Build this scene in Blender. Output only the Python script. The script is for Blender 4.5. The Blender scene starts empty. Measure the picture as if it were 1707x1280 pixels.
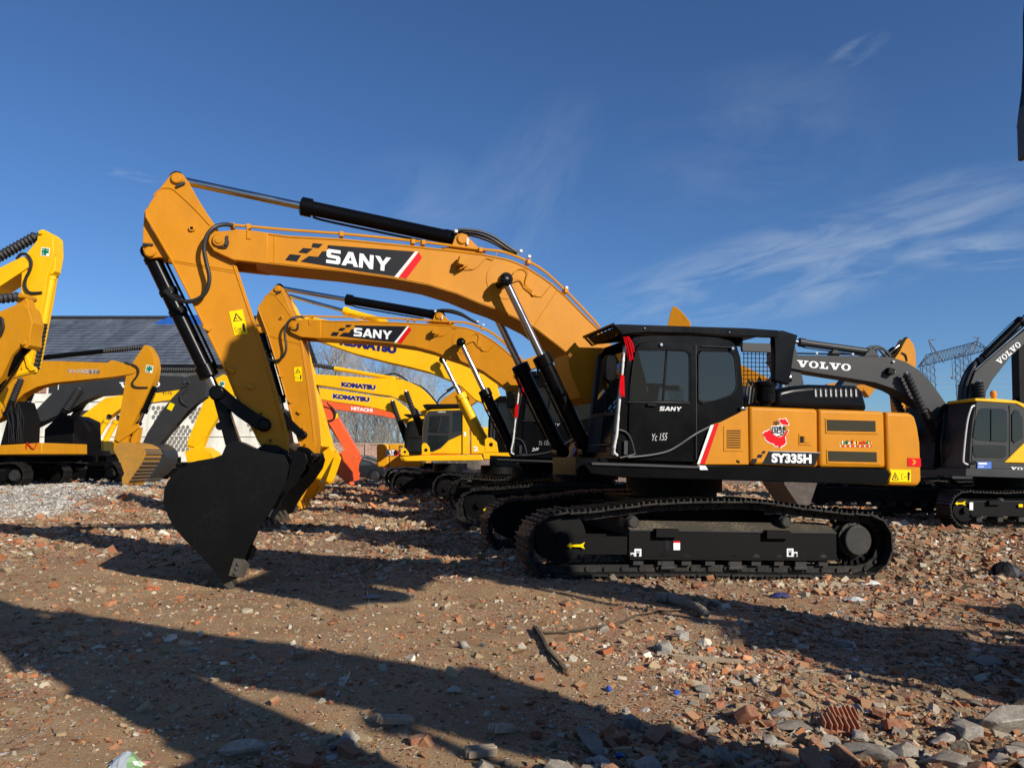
import bpy, bmesh, math, random
import numpy as np
from mathutils import Vector, Matrix, noise as mnoise
from mathutils.geometry import tessellate_polygon

R = math.radians
SC = bpy.context.scene
COL = SC.collection
random.seed(7)
rng = np.random.default_rng(11)

# ------------------------------------------------------------------ camera
CAM_H, FPX, PITCH = 1.45, 1233.0, R(5.7)
cam_d = bpy.data.cameras.new("camera")
cam_d.sensor_width = 36.0
cam_d.lens = FPX / 1707.0 * 36.0
cam_d.clip_start = 0.05
cam_d.clip_end = 6000.0
cam = bpy.data.objects.new("camera", cam_d)
COL.objects.link(cam)
cam.location = (0, 0, CAM_H)
cam.rotation_euler = (R(90) + PITCH, 0, 0)
SC.camera = cam

# ------------------------------------------------------------------ sun, sky, exposure
SUN_EL, SUN_AZ = 27.0, 135.0          # azimuth clockwise from +Y
se, sa = R(SUN_EL), R(SUN_AZ)
SUN_DIR = Vector((math.cos(se) * math.sin(sa), math.cos(se) * math.cos(sa), math.sin(se)))
sun_d = bpy.data.lights.new("sun", 'SUN')
sun_d.energy = 5.0
sun_d.angle = R(0.55)
sun_d.color = (1.0, 0.93, 0.82)
sun = bpy.data.objects.new("sun", sun_d)
COL.objects.link(sun)
sun.rotation_euler = (-SUN_DIR).to_track_quat('-Z', 'Y').to_euler()
sun.location = SUN_DIR * 60

SC.view_settings.view_transform = 'Standard'
SC.view_settings.look = 'None'
SC.view_settings.exposure = 0.22
SC.view_settings.gamma = 1.0

world = bpy.data.worlds.new("World")
SC.world = world
world.use_nodes = True
WT = world.node_tree
for n in list(WT.nodes):
    WT.nodes.remove(n)


def build_world():
    N, L = WT.nodes, WT.links
    out = N.new('ShaderNodeOutputWorld')
    bg = N.new('ShaderNodeBackground')
    bg.inputs['Strength'].default_value = 0.074
    sky = N.new('ShaderNodeTexSky')
    sky.sky_type = 'NISHITA'
    sky.sun_disc = False
    sky.sun_elevation = se
    sky.sun_rotation = sa
    sky.altitude = 300
    sky.air_density = 1.0
    sky.dust_density = 0.3
    sky.ozone_density = 4.0
    tc = N.new('ShaderNodeTexCoord')
    sep = N.new('ShaderNodeSeparateXYZ')
    L.new(tc.outputs['Generated'], sep.inputs[0])

    def M(op, a, b=None, clamp=False):
        m = N.new('ShaderNodeMath'); m.operation = op; m.use_clamp = clamp
        for i, v in enumerate((a, b)):
            if v is None: continue
            if isinstance(v, (int, float)): m.inputs[i].default_value = v
            else: L.new(v, m.inputs[i])
        return m.outputs[0]
    # a thin cloud sheet 1 km up: where each sight line meets it
    y = M('MAXIMUM', sep.outputs[1], 0.05)
    u = M('DIVIDE', sep.outputs[0], y)
    v = M('DIVIDE', sep.outputs[2], y)
    comb = N.new('ShaderNodeCombineXYZ')
    L.new(u, comb.inputs[0]); L.new(v, comb.inputs[1])

    def wisp(cx, cy, ang, rx, ry, sx, sy, amt, seed):
        mp = N.new('ShaderNodeMapping'); mp.vector_type = 'TEXTURE'
        mp.inputs['Location'].default_value = (cx, cy, 0)
        mp.inputs['Rotation'].default_value = (0, 0, R(ang))
        L.new(comb.outputs[0], mp.inputs[0])
        s = N.new('ShaderNodeSeparateXYZ'); L.new(mp.outputs[0], s.inputs[0])
        a = M('POWER', M('ABSOLUTE', M('DIVIDE', s.outputs[0], rx)), 2.0)
        b = M('POWER', M('ABSOLUTE', M('DIVIDE', s.outputs[1], ry)), 2.0)
        mask = M('SUBTRACT', 1.0, M('ADD', a, b), True)
        mp2 = N.new('ShaderNodeMapping')
        mp2.inputs['Location'].default_value = (seed, seed * 0.7, seed * 0.3)
        mp2.inputs['Scale'].default_value = (sx, sy, 1)
        L.new(mp.outputs[0], mp2.inputs[0])
        nz = N.new('ShaderNodeTexNoise')
        nz.inputs['Scale'].default_value = 1.0; nz.inputs['Detail'].default_value = 9
        nz.inputs['Roughness'].default_value = 0.62; nz.inputs['Distortion'].default_value = 0.55
        L.new(mp2.outputs[0], nz.inputs['Vector'])
        mr = N.new('ShaderNodeMapRange')
        mr.inputs['From Min'].default_value = 0.42; mr.inputs['From Max'].default_value = 0.78
        L.new(nz.outputs['Fac'], mr.inputs['Value'])
        return M('MULTIPLY', M('MULTIPLY', mr.outputs[0], mask), amt)
    # (u, v): v is the slope above the horizontal
    parts = [wisp(0.37, 0.255, 14, 0.30, 0.075, 6, 30, 0.55, 3.1),
             wisp(0.60, 0.335, 14, 0.22, 0.07, 6, 26, 0.36, 8.7),
             wisp(0.66, 0.285, 5, 0.14, 0.03, 6, 36, 0.6, 5.2),
             wisp(0.02, 0.355, 62, 0.20, 0.10, 5, 12, 0.16, 12.4),
             wisp(-0.14, 0.34, 20, 0.12, 0.10, 7, 12, 0.16, 17.4),
             wisp(0.49, 0.575, 28, 0.06, 0.020, 12, 46, 0.30, 21.0),
             wisp(0.35, 0.435, 12, 0.22, 0.14, 5, 12, 0.12, 25.0),
             wisp(-0.54, 0.395, -12, 0.07, 0.008, 12, 60, 0.40, 31.0)]
    tot = parts[0]
    for q in parts[1:]:
        tot = M('ADD', tot, q)
    tot = M('MINIMUM', tot, 0.8)
    fr = M('GREATER_THAN', sep.outputs[1], 0.06)
    tot = M('MULTIPLY', tot, fr)
    # deep winter blue: the sky texture carries the gradient, tinted slightly
    tint = N.new('ShaderNodeMixRGB'); tint.blend_type = 'MULTIPLY'; tint.inputs[0].default_value = 1.0
    tint.inputs[2].default_value = (0.73, 0.98, 1.27, 1)
    L.new(sky.outputs[0], tint.inputs[1])
    mix = N.new('ShaderNodeMixRGB')
    L.new(tot, mix.inputs[0])
    L.new(tint.outputs[0], mix.inputs[1])
    mix.inputs[2].default_value = (6.4, 7.4, 8.6, 1)
    L.new(mix.outputs[0], bg.inputs[0])
    L.new(bg.outputs[0], out.inputs[0])


build_world()


# ------------------------------------------------------------------ frames: from a pixel of the photo to a point of a real plane
def cam_ray(px, py):
    u, v = (px - 853.5) / FPX, (640 - py) / FPX
    return Vector((u, math.cos(PITCH) - v * math.sin(PITCH), math.sin(PITCH) + v * math.cos(PITCH)))


def at(px, py, Y):
    d = cam_ray(px, py)
    return Vector((0, 0, CAM_H)) + d * (Y / d.y)


class Frame:
    """a machine's own axes: x to its rear (or front), y across it, z up"""
    def __init__(s, x, y, z, yaw, tilt=0.0):
        s.x, s.y, s.z, s.yaw, s.tilt = x, y, z, yaw, tilt
        s.M = Matrix.Translation((x, y, z)) @ Matrix.Rotation(R(yaw), 4, 'Z') @ Matrix.Rotation(R(tilt), 4, 'Y')
        s.I = s.M.inverted()

    def p(s, px, py, y):
        o = s.I @ Vector((0, 0, CAM_H)); d = s.I.to_3x3() @ cam_ray(px, py)
        return o + d * ((y - o.y) / d.y)

    def xz(s, pts, y):
        out = []
        for q in pts:
            v = s.p(q[0], q[1], y)
            out.append((v.x, v.z))
        return out


# ------------------------------------------------------------------ materials
MATS = {}


def new_mat(name):
    m = bpy.data.materials.new(name); m.use_nodes = True
    return m, m.node_tree.nodes, m.node_tree.links, m.node_tree.nodes['Principled BSDF']


def paint(name, rgb, rough=0.35, coat=0.25, dirt=0.25, metal=0.0, dust=(0.32, 0.24, 0.16), spec=0.5, scale=1.0):
    if name in MATS: return MATS[name]
    m, N, L, b = new_mat(name)
    tc = N.new('ShaderNodeTexCoord')
    n1 = N.new('ShaderNodeTexNoise'); n1.inputs['Scale'].default_value = 2.3 * scale
    n1.inputs['Detail'].default_value = 8; n1.inputs['Roughness'].default_value = 0.65
    L.new(tc.outputs['Object'], n1.inputs['Vector'])
    n2 = N.new('ShaderNodeTexNoise'); n2.inputs['Scale'].default_value = 38 * scale
    n2.inputs['Detail'].default_value = 5
    L.new(tc.outputs['Object'], n2.inputs['Vector'])
    mul = N.new('ShaderNodeMath'); mul.operation = 'MULTIPLY'
    L.new(n1.outputs['Fac'], mul.inputs[0]); L.new(n2.outputs['Fac'], mul.inputs[1])
    rmp = N.new('ShaderNodeMapRange')
    rmp.inputs['From Min'].default_value = 0.24; rmp.inputs['From Max'].default_value = 0.42
    rmp.inputs['To Max'].default_value = dirt
    L.new(mul.outputs[0], rmp.inputs['Value'])
    st = N.new('ShaderNodeTexNoise'); st.inputs['Scale'].default_value = 1.0; st.inputs['Detail'].default_value = 7; st.inputs['Roughness'].default_value = 0.7
    smp = N.new('ShaderNodeMapping'); smp.inputs['Scale'].default_value = (2.6, 2.6, 1.3)
    L.new(tc.outputs['Object'], smp.inputs[0]); L.new(smp.outputs[0], st.inputs['Vector'])
    sr = N.new('ShaderNodeMapRange'); sr.inputs['From Min'].default_value = 0.35; sr.inputs['From Max'].default_value = 0.62
    sr.inputs['To Min'].default_value = 0.90; sr.inputs['To Max'].default_value = 1.03; L.new(st.outputs['Fac'], sr.inputs['Value'])
    bc = N.new('ShaderNodeMixRGB'); bc.blend_type = 'MULTIPLY'; bc.inputs[0].default_value = 1.0
    bc.inputs[1].default_value = (*rgb, 1); L.new(sr.outputs[0], bc.inputs[2])
    mix = N.new('ShaderNodeMixRGB')
    L.new(bc.outputs[0], mix.inputs[1]); mix.inputs[2].default_value = (*dust, 1)
    L.new(rmp.outputs[0], mix.inputs[0])
    L.new(mix.outputs[0], b.inputs['Base Color'])
    rr = N.new('ShaderNodeMapRange')
    rr.inputs['To Min'].default_value = max(0.03, rough - 0.08); rr.inputs['To Max'].default_value = min(1, rough + 0.2)
    L.new(n1.outputs['Fac'], rr.inputs['Value'])
    L.new(rr.outputs[0], b.inputs['Roughness'])
    b.inputs['Metallic'].default_value = metal
    b.inputs['Coat Weight'].default_value = coat
    b.inputs['Coat Roughness'].default_value = 0.12
    b.inputs['Specular IOR Level'].default_value = spec
    bmp = N.new('ShaderNodeBump'); bmp.inputs['Strength'].default_value = 0.05; bmp.inputs['Distance'].default_value = 0.02
    L.new(n1.outputs['Fac'], bmp.inputs['Height'])
    L.new(bmp.outputs[0], b.inputs['Normal'])
    MATS[name] = m
    return m


ORANGE = paint('machine_orange_paint', (0.53, 0.205, 0.004), 0.42, 0.0, 0.05, spec=0.2)
ORANGE2 = paint('amber_paint', (0.54, 0.225, 0.004), 0.45, 0.0, 0.08, spec=0.2)
YELLOW = paint('bright_yellow_paint', (0.88, 0.47, 0.002), 0.40, 0.0, 0.04, spec=0.3)
YELLOW2 = paint('golden_yellow_paint', (0.70, 0.32, 0.006), 0.42, 0.0, 0.12, spec=0.3)
RED = paint('orange_red_paint', (0.80, 0.105, 0.018), 0.42, 0.1, 0.12)
BLACK = paint('black_gloss_paint', (0.003, 0.003, 0.0035), 0.20, 0.0, 0.02, dust=(0.05, 0.04, 0.035), spec=0.10)
BLACKM = paint('black_satin_paint', (0.003, 0.003, 0.003), 0.5, 0.0, 0.05, dust=(0.04, 0.032, 0.026), spec=0.14)
TRACKM = paint('track_steel', (0.010, 0.0095, 0.009), 0.5, 0.0, 0.55, dust=(0.075, 0.058, 0.042), spec=0.3)
GREY = paint('dark_grey_paint', (0.028, 0.029, 0.030), 0.42, 0.0, 0.10, dust=(0.10, 0.09, 0.08), spec=.3)
CHROME = paint('chrome_rod', (0.42, 0.42, 0.43), 0.14, 0.0, 0.02, metal=1.0)
STEELG = paint('grimy_steel', (0.022, 0.021, 0.020), 0.5, 0.0, 0.5, dust=(0.06, 0.05, 0.04), spec=0.35)
RUBBER = paint('hose_rubber', (0.010, 0.010, 0.010), 0.45, 0.0, 0.1, dust=(0.08, 0.07, 0.06))
BOOT = paint('bellows_rubber', (0.013, 0.013, 0.014), 0.6, 0.0, 0.2, dust=(0.08, 0.08, 0.08))
WHITE = paint('white_vinyl', (0.80, 0.80, 0.80), 0.5, 0.0, 0.03, spec=0.12)
DECALB = paint('black_vinyl', (0.012, 0.013, 0.016), 0.4, 0.0, 0.0, spec=0.12)
DECALR = paint('red_vinyl', (0.62, 0.006, 0.012), 0.4, 0.0, 0.0, spec=0.12)
DECALY = paint('yellow_vinyl', (0.90, 0.62, 0.0), 0.45, 0.0, 0.0, spec=0.12)
DECALG = paint('green_vinyl', (0.0, 0.18, 0.08), 0.45, 0.0, 0.0, spec=0.12)
DECALN = paint('navy_vinyl', (0.012, 0.014, 0.14), 0.45, 0.0, 0.0, spec=0.12)
DECALGY = paint('silver_vinyl', (0.45, 0.45, 0.45), 0.35, 0.0, 0.0, metal=0.6)
GLASS = paint('tinted_glass', (0.006, 0.007, 0.007), 0.05, 0.0, 0.02, spec=0.6)
GLASSL = paint('tinted_glass_pale', (0.045, 0.052, 0.050), 0.08, 0.0, 0.02, spec=0.75)
PLASTIC = paint('clear_wrap', (0.62, 0.61, 0.58), 0.3, 0.2, 0.2)
RIBBON = paint('red_ribbon_cloth', (0.62, 0.004, 0.010), 0.7, 0.0, 0.0, spec=0.08)
DUSTY = paint('dusty_frame', (0.055, 0.047, 0.034), 0.85, 0.0, 0.8, dust=(0.19, 0.15, 0.10), spec=0.2)
SCRATCH = paint('scratched_bucket_steel', (0.003, 0.003, 0.003), 0.30, 0.0, 0.05, dust=(0.08, 0.06, 0.045), scale=0.8, spec=.15)
WORN = paint('worn_steel', (0.13, 0.10, 0.07), 0.55, 0.0, 0.9, dust=(0.17, 0.125, 0.075), scale=3)
WORND = paint('worn_dark_steel', (0.035, 0.028, 0.02), 0.5, 0.0, 0.9, dust=(0.11, 0.085, 0.05), scale=3)
RUST = paint('rusty_bucket', (0.07, 0.05, 0.04), 0.7, 0.0, 0.8, dust=(0.16, 0.155, 0.14), scale=2)
LAMP = paint('amber_lens', (0.75, 0.25, 0.01), 0.2, 0.2, 0.0)
BLUE = paint('blue_sheet', (0.01, 0.09, 0.38), 0.5, 0.0, 0.1)


def clear_glass():
    if 'cab_glass' in MATS: return MATS['cab_glass']
    m = bpy.data.materials.new('cab_glass'); m.use_nodes = True; N, L = m.node_tree.nodes, m.node_tree.links
    N.remove(N['Principled BSDF']); out = [n for n in N if n.type == 'OUTPUT_MATERIAL'][0]
    t = N.new('ShaderNodeBsdfTransparent'); t.inputs[0].default_value = (.24, .27, .26, 1)
    g = N.new('ShaderNodeBsdfGlossy'); g.inputs['Roughness'].default_value = .02; g.inputs[0].default_value = (.9, .95, .95, 1)
    d = N.new('ShaderNodeBsdfDiffuse'); d.inputs[0].default_value = (.105, .115, .105, 1)  # flat grey-green diffuse share: sky reflection put into the pane's colour
    f = N.new('ShaderNodeFresnel'); f.inputs[0].default_value = 1.5
    mx = N.new('ShaderNodeMixShader'); ad = N.new('ShaderNodeMixShader'); ad.inputs[0].default_value = .15
    L.new(f.outputs[0], mx.inputs[0]); L.new(t.outputs[0], ad.inputs[1]); L.new(d.outputs[0], ad.inputs[2])
    L.new(ad.outputs[0], mx.inputs[1]); L.new(g.outputs[0], mx.inputs[2]); L.new(mx.outputs[0], out.inputs[0])
    MATS['cab_glass'] = m; return m


# ------------------------------------------------------------------ mesh helper
class MB:
    def __init__(s):
        s.v, s.f, s.m = [], [], []

    def add(s, vs, fs, mi=0):
        o = len(s.v); s.v += [Vector(q) for q in vs]
        for f in fs:
            s.f.append(tuple(i + o for i in f)); s.m.append(mi)
        return s

    def box(s, c, d, mi=0, rot=None):
        x, y, z = d[0] / 2, d[1] / 2, d[2] / 2
        vs = [Vector(q) for q in ((-x, -y, -z), (x, -y, -z), (x, y, -z), (-x, y, -z), (-x, -y, z), (x, -y, z), (x, y, z), (-x, y, z))]
        if rot is not None: vs = [rot @ q for q in vs]
        c = Vector(c)
        return s.add([q + c for q in vs], [(0, 3, 2, 1), (4, 5, 6, 7), (0, 1, 5, 4), (1, 2, 6, 5), (2, 3, 7, 6), (3, 0, 4, 7)], mi)

    def prism(s, pts, y0, y1, mi=0):
        """polygon of (x, z) pushed from y0 to y1"""
        n = len(pts)
        a = sum(pts[i][0] * pts[(i + 1) % n][1] - pts[(i + 1) % n][0] * pts[i][1] for i in range(n))
        if a < 0: pts = pts[::-1]
        vs = [(x, y0, z) for x, z in pts] + [(x, y1, z) for x, z in pts]
        fs = [tuple(range(n)), tuple(range(2 * n - 1, n - 1, -1))]
        for i in range(n):
            j = (i + 1) % n
            fs.append((j, i, n + i, n + j))
        return s.add(vs, fs, mi)

    def holed(s, outer, holes, y0, y1, mi=0):
        """prism with openings"""
        loops = [outer] + holes; flat_ = [q for l in loops for q in l]; n = len(flat_)
        tr = tessellate_polygon([[Vector((x, z, 0)) for x, z in l] for l in loops])
        vs = [(x, y0, z) for x, z in flat_] + [(x, y1, z) for x, z in flat_]
        fs = [tuple(t) for t in tr] + [tuple(n + i for i in t[::-1]) for t in tr]; o = 0
        for l in loops:
            m = len(l)
            for i in range(m): fs.append((o + i, o + (i + 1) % m, n + o + (i + 1) % m, n + o + i))
            o += m
        return s.add(vs, fs, mi)

    def rod(s, p0, p1, prof, seg=16, mi=0, caps=True):
        """turned body: prof = [(t along p0-p1, radius)...]"""
        p0, p1 = Vector(p0), Vector(p1); ax = p1 - p0
        q = ax.to_track_quat('Z', 'Y'); e1, e2 = q @ Vector((1, 0, 0)), q @ Vector((0, 1, 0))
        vs, fs = [], []
        for t, r in prof:
            c = p0 + ax * t
            for k in range(seg):
                a = 2 * math.pi * k / seg
                vs.append(c + e1 * (r * math.cos(a)) + e2 * (r * math.sin(a)))
        for i in range(len(prof) - 1):
            for k in range(seg):
                k2 = (k + 1) % seg
                fs.append((i * seg + k, i * seg + k2, (i + 1) * seg + k2, (i + 1) * seg + k))
        if caps:
            fs.append(tuple(range(seg - 1, -1, -1)))
            b = (len(prof) - 1) * seg
            fs.append(tuple(range(b, b + seg)))
        return s.add(vs, fs, mi)

    def tube(s, pts, r, seg=8, mi=0, smooth=4):
        P = [Vector(q) for q in pts]
        if smooth and len(P) > 2:
            Q = []
            for i in range(len(P) - 1):
                a, b, c, d = P[max(i - 1, 0)], P[i], P[i + 1], P[min(i + 2, len(P) - 1)]
                for k in range(smooth):
                    t = k / smooth
                    Q.append(0.5 * ((2 * b) + (c - a) * t + (2 * a - 5 * b + 4 * c - d) * t * t + (3 * b - a - 3 * c + d) * t ** 3))
            Q.append(P[-1]); P = Q
        vs, fs = [], []
        up = Vector((0.123, 0.97, 0.2)).normalized()
        for i, q in enumerate(P):
            t = (P[min(i + 1, len(P) - 1)] - P[max(i - 1, 0)])
            if t.length < 1e-9: t = Vector((0, 0, 1))
            t.normalize()
            e1 = t.cross(up)
            if e1.length < 1e-3: e1 = t.cross(Vector((1, 0, 0)))
            e1.normalize(); e2 = t.cross(e1)
            rr = r[i] if isinstance(r, list) else r
            for k in range(seg):
                a = 2 * math.pi * k / seg
                vs.append(q + e1 * (rr * math.cos(a)) + e2 * (rr * math.sin(a)))
        n = len(P)
        for i in range(n - 1):
            for k in range(seg):
                k2 = (k + 1) % seg
                fs.append((i * seg + k, i * seg + k2, (i + 1) * seg + k2, (i + 1) * seg + k))
        fs.append(tuple(range(seg - 1, -1, -1))); fs.append(tuple(range((n - 1) * seg, n * seg)))
        return s.add(vs, fs, mi)

    def flat(s, pts, y, mi=0, th=0.003):
        return s.prism(pts, y - th, y, mi)

    def build(s, name, mats, parent=None, xf=None, bevel=0.0, seg=2, smooth=35, label=None):
        me = bpy.data.meshes.new(name)
        vs = s.v if xf is None else [xf @ q for q in s.v]
        me.from_pydata([tuple(q) for q in vs], [], s.f)
        if not isinstance(mats, (list, tuple)): mats = [mats]
        for m in mats: me.materials.append(m)
        if len(mats) > 1: me.polygons.foreach_set('material_index', s.m)
        me.validate()
        bm = bmesh.new(); bm.from_mesh(me)
        bmesh.ops.recalc_face_normals(bm, faces=bm.faces)
        bm.to_mesh(me); bm.free()
        if smooth:
            me.shade_smooth(); me.set_sharp_from_angle(angle=R(smooth))
        o = bpy.data.objects.new(name, me); COL.objects.link(o)
        if parent is not None: o.parent = parent
        if bevel:
            b = o.modifiers.new('edge', 'BEVEL'); b.width = bevel; b.segments = seg
            b.limit_method = 'ANGLE'; b.angle_limit = R(40); b.harden_normals = False
            b.use_clamp_overlap = True
        if label: o['label'] = label
        return o


def thing(name, label, cat, F=None, loc=None, group=None):
    o = bpy.data.objects.new(name, None); COL.objects.link(o)
    o.empty_display_size = 0.3
    if F is not None: o.matrix_world = F.M
    elif loc is not None: o.location = loc
    o['label'] = label; o['category'] = cat
    if group: o['group'] = group
    return o


def tag(o, label, cat, group=None):
    o['label'] = label; o['category'] = cat
    if group: o['group'] = group
    return o


def struct(o, kind='structure'):
    o['kind'] = kind
    return o


# ------------------------------------------------------------------ lettering
def text_tris(s, bold=0.0, shear=0.0):
    cu = bpy.data.curves.new('txt', 'FONT'); cu.body = s; cu.size = 1; cu.offset = bold; cu.shear = shear
    cu.resolution_u = 4
    ob = bpy.data.objects.new('txt', cu); COL.objects.link(ob)
    dg = bpy.context.evaluated_depsgraph_get(); dg.update()
    me = bpy.data.meshes.new_from_object(ob.evaluated_get(dg))
    vs = [tuple(v.co) for v in me.vertices]; fs = [tuple(p.vertices) for p in me.polygons]
    bpy.data.objects.remove(ob); bpy.data.curves.remove(cu); bpy.data.meshes.remove(me)
    return vs, fs


def loops_tris(loops):
    """loops = list of glyphs, each [outer, hole, ...] in a unit box"""
    vs, fs = [], []
    for g in loops:
        vv = [[Vector((x, y, 0)) for x, y in lp] for lp in g]
        o = len(vs)
        flat = [q for lp in vv for q in lp]
        vs += [tuple(q) for q in flat]
        for t in tessellate_polygon(vv): fs.append(tuple(i + o for i in t))
    return vs, fs


def ell(cx, cy, rx, ry, n=28, p=2.0):
    out = []
    for k in range(n):
        a = 2 * math.pi * k / n; c, s_ = math.cos(a), math.sin(a)
        out.append((cx + rx * math.copysign(abs(c) ** (2 / p), c), cy + ry * math.copysign(abs(s_) ** (2 / p), s_)))
    return out


def glyph_wide(word):
    """wide blocky capitals"""
    G = {
        'S': (1.25, [[[(0.02, 0), (1.05, 0), (1.2, .12), (1.2, .45), (1.08, .58), (.38, .62), (.36, .66), (.36, .74), (.4, .77), (1.18, .77), (1.18, 1), (.16, 1), (.02, .88), (.02, .52), (.14, .40), (.84, .37), (.86, .34), (.86, .25), (.82, .23), (.02, .23)]]]),
        'A': (1.42, [[[(0, 0), (.36, 0), (.47, .18), (.95, .18), (1.05, 0), (1.42, 0), (.92, 1), (.52, 1)], [(.58, .38), (.72, .70), (.85, .38)]]]),
        'N': (1.30, [[[(0, 0), (.33, 0), (.33, .58), (.90, 0), (1.22, 0), (1.22, 1), (.89, 1), (.89, .42), (.33, 1), (0, 1)]]]),
        'Y': (1.38, [[[(.50, 0), (.84, 0), (.84, .40), (1.36, 1), (.95, 1), (.67, .64), (.40, 1), (-.02, 1), (.50, .40)]]]),
        'V': (1.40, [[[(.52, 0), (.86, 0), (1.22, .84), (1.40, .84), (1.40, 1), (.84, 1), (.84, .84), (.98, .84), (.77, .36), (.56, .84), (.72, .84), (.72, 1), (-.02, 1), (-.02, .84), (.16, .84)]]]),
        'O': (1.28, [[ell(.6, .5, .6, .52), ell(.6, .5, .27, .37)]]),
        'L': (1.15, [[[(0, 0), (1.05, 0), (1.05, .42), (.88, .42), (.80, .17), (.55, .17), (.55, .84), (.72, .84), (.72, 1), (0, 1), (0, .84), (.18, .84), (.18, .17), (0, .17)]]]),
    }
    x = 0; out = []
    for ch in word:
        w, gl = G[ch]
        for g in gl: out.append([[(px + x, py) for px, py in lp] for lp in g])
        x += w + 0.06
    return loops_tris(out)


def letters(F, word, bl, br, tl, y, mat, parent, name='lettering', custom=False, bold=0.03, xf=None, th=0.004):
    """write word with its lower left, lower right and upper left corners at three pixels on plane y of frame F"""
    vs, fs = glyph_wide(word) if custom else text_tris(word, bold)
    x0, x1 = min(v[0] for v in vs), max(v[0] for v in vs); y0, y1 = min(v[1] for v in vs), max(v[1] for v in vs)
    A, B, C = F.p(*bl, y), F.p(*br, y), F.p(*tl, y)
    U, V = B - A, C - A
    mb = MB()
    mb.add([A + U * ((v[0] - x0) / (x1 - x0)) + V * ((v[1] - y0) / (y1 - y0)) + Vector((0, -th, 0)) for v in vs], fs)
    o = mb.build(name, mat, parent, xf=xf, smooth=0)
    return o


# ------------------------------------------------------------------ machine pieces
def smooth_loop(pts, n):
    """closed Catmull-Rom resampled to n equal steps"""
    P = [Vector((x, 0, z)) for x, z in pts]; m = len(P); Q = []
    for i in range(m):
        a, b, c, d = P[i - 1], P[i], P[(i + 1) % m], P[(i + 2) % m]
        for k in range(12):
            t = k / 12
            Q.append(0.5 * ((2 * b) + (c - a) * t + (2 * a - 5 * b + 4 * c - d) * t * t + (3 * b - a - 3 * c + d) * t ** 3))
    L = [0]
    for i in range(len(Q)): L.append(L[-1] + (Q[(i + 1) % len(Q)] - Q[i]).length)
    out, j = [], 0
    for k in range(n):
        s_ = L[-1] * k / n
        while L[j + 1] < s_: j += 1
        t = (s_ - L[j]) / max(1e-9, L[j + 1] - L[j])
        out.append(Q[j].lerp(Q[(j + 1) % len(Q)], t))
    return out, L[-1]


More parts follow.
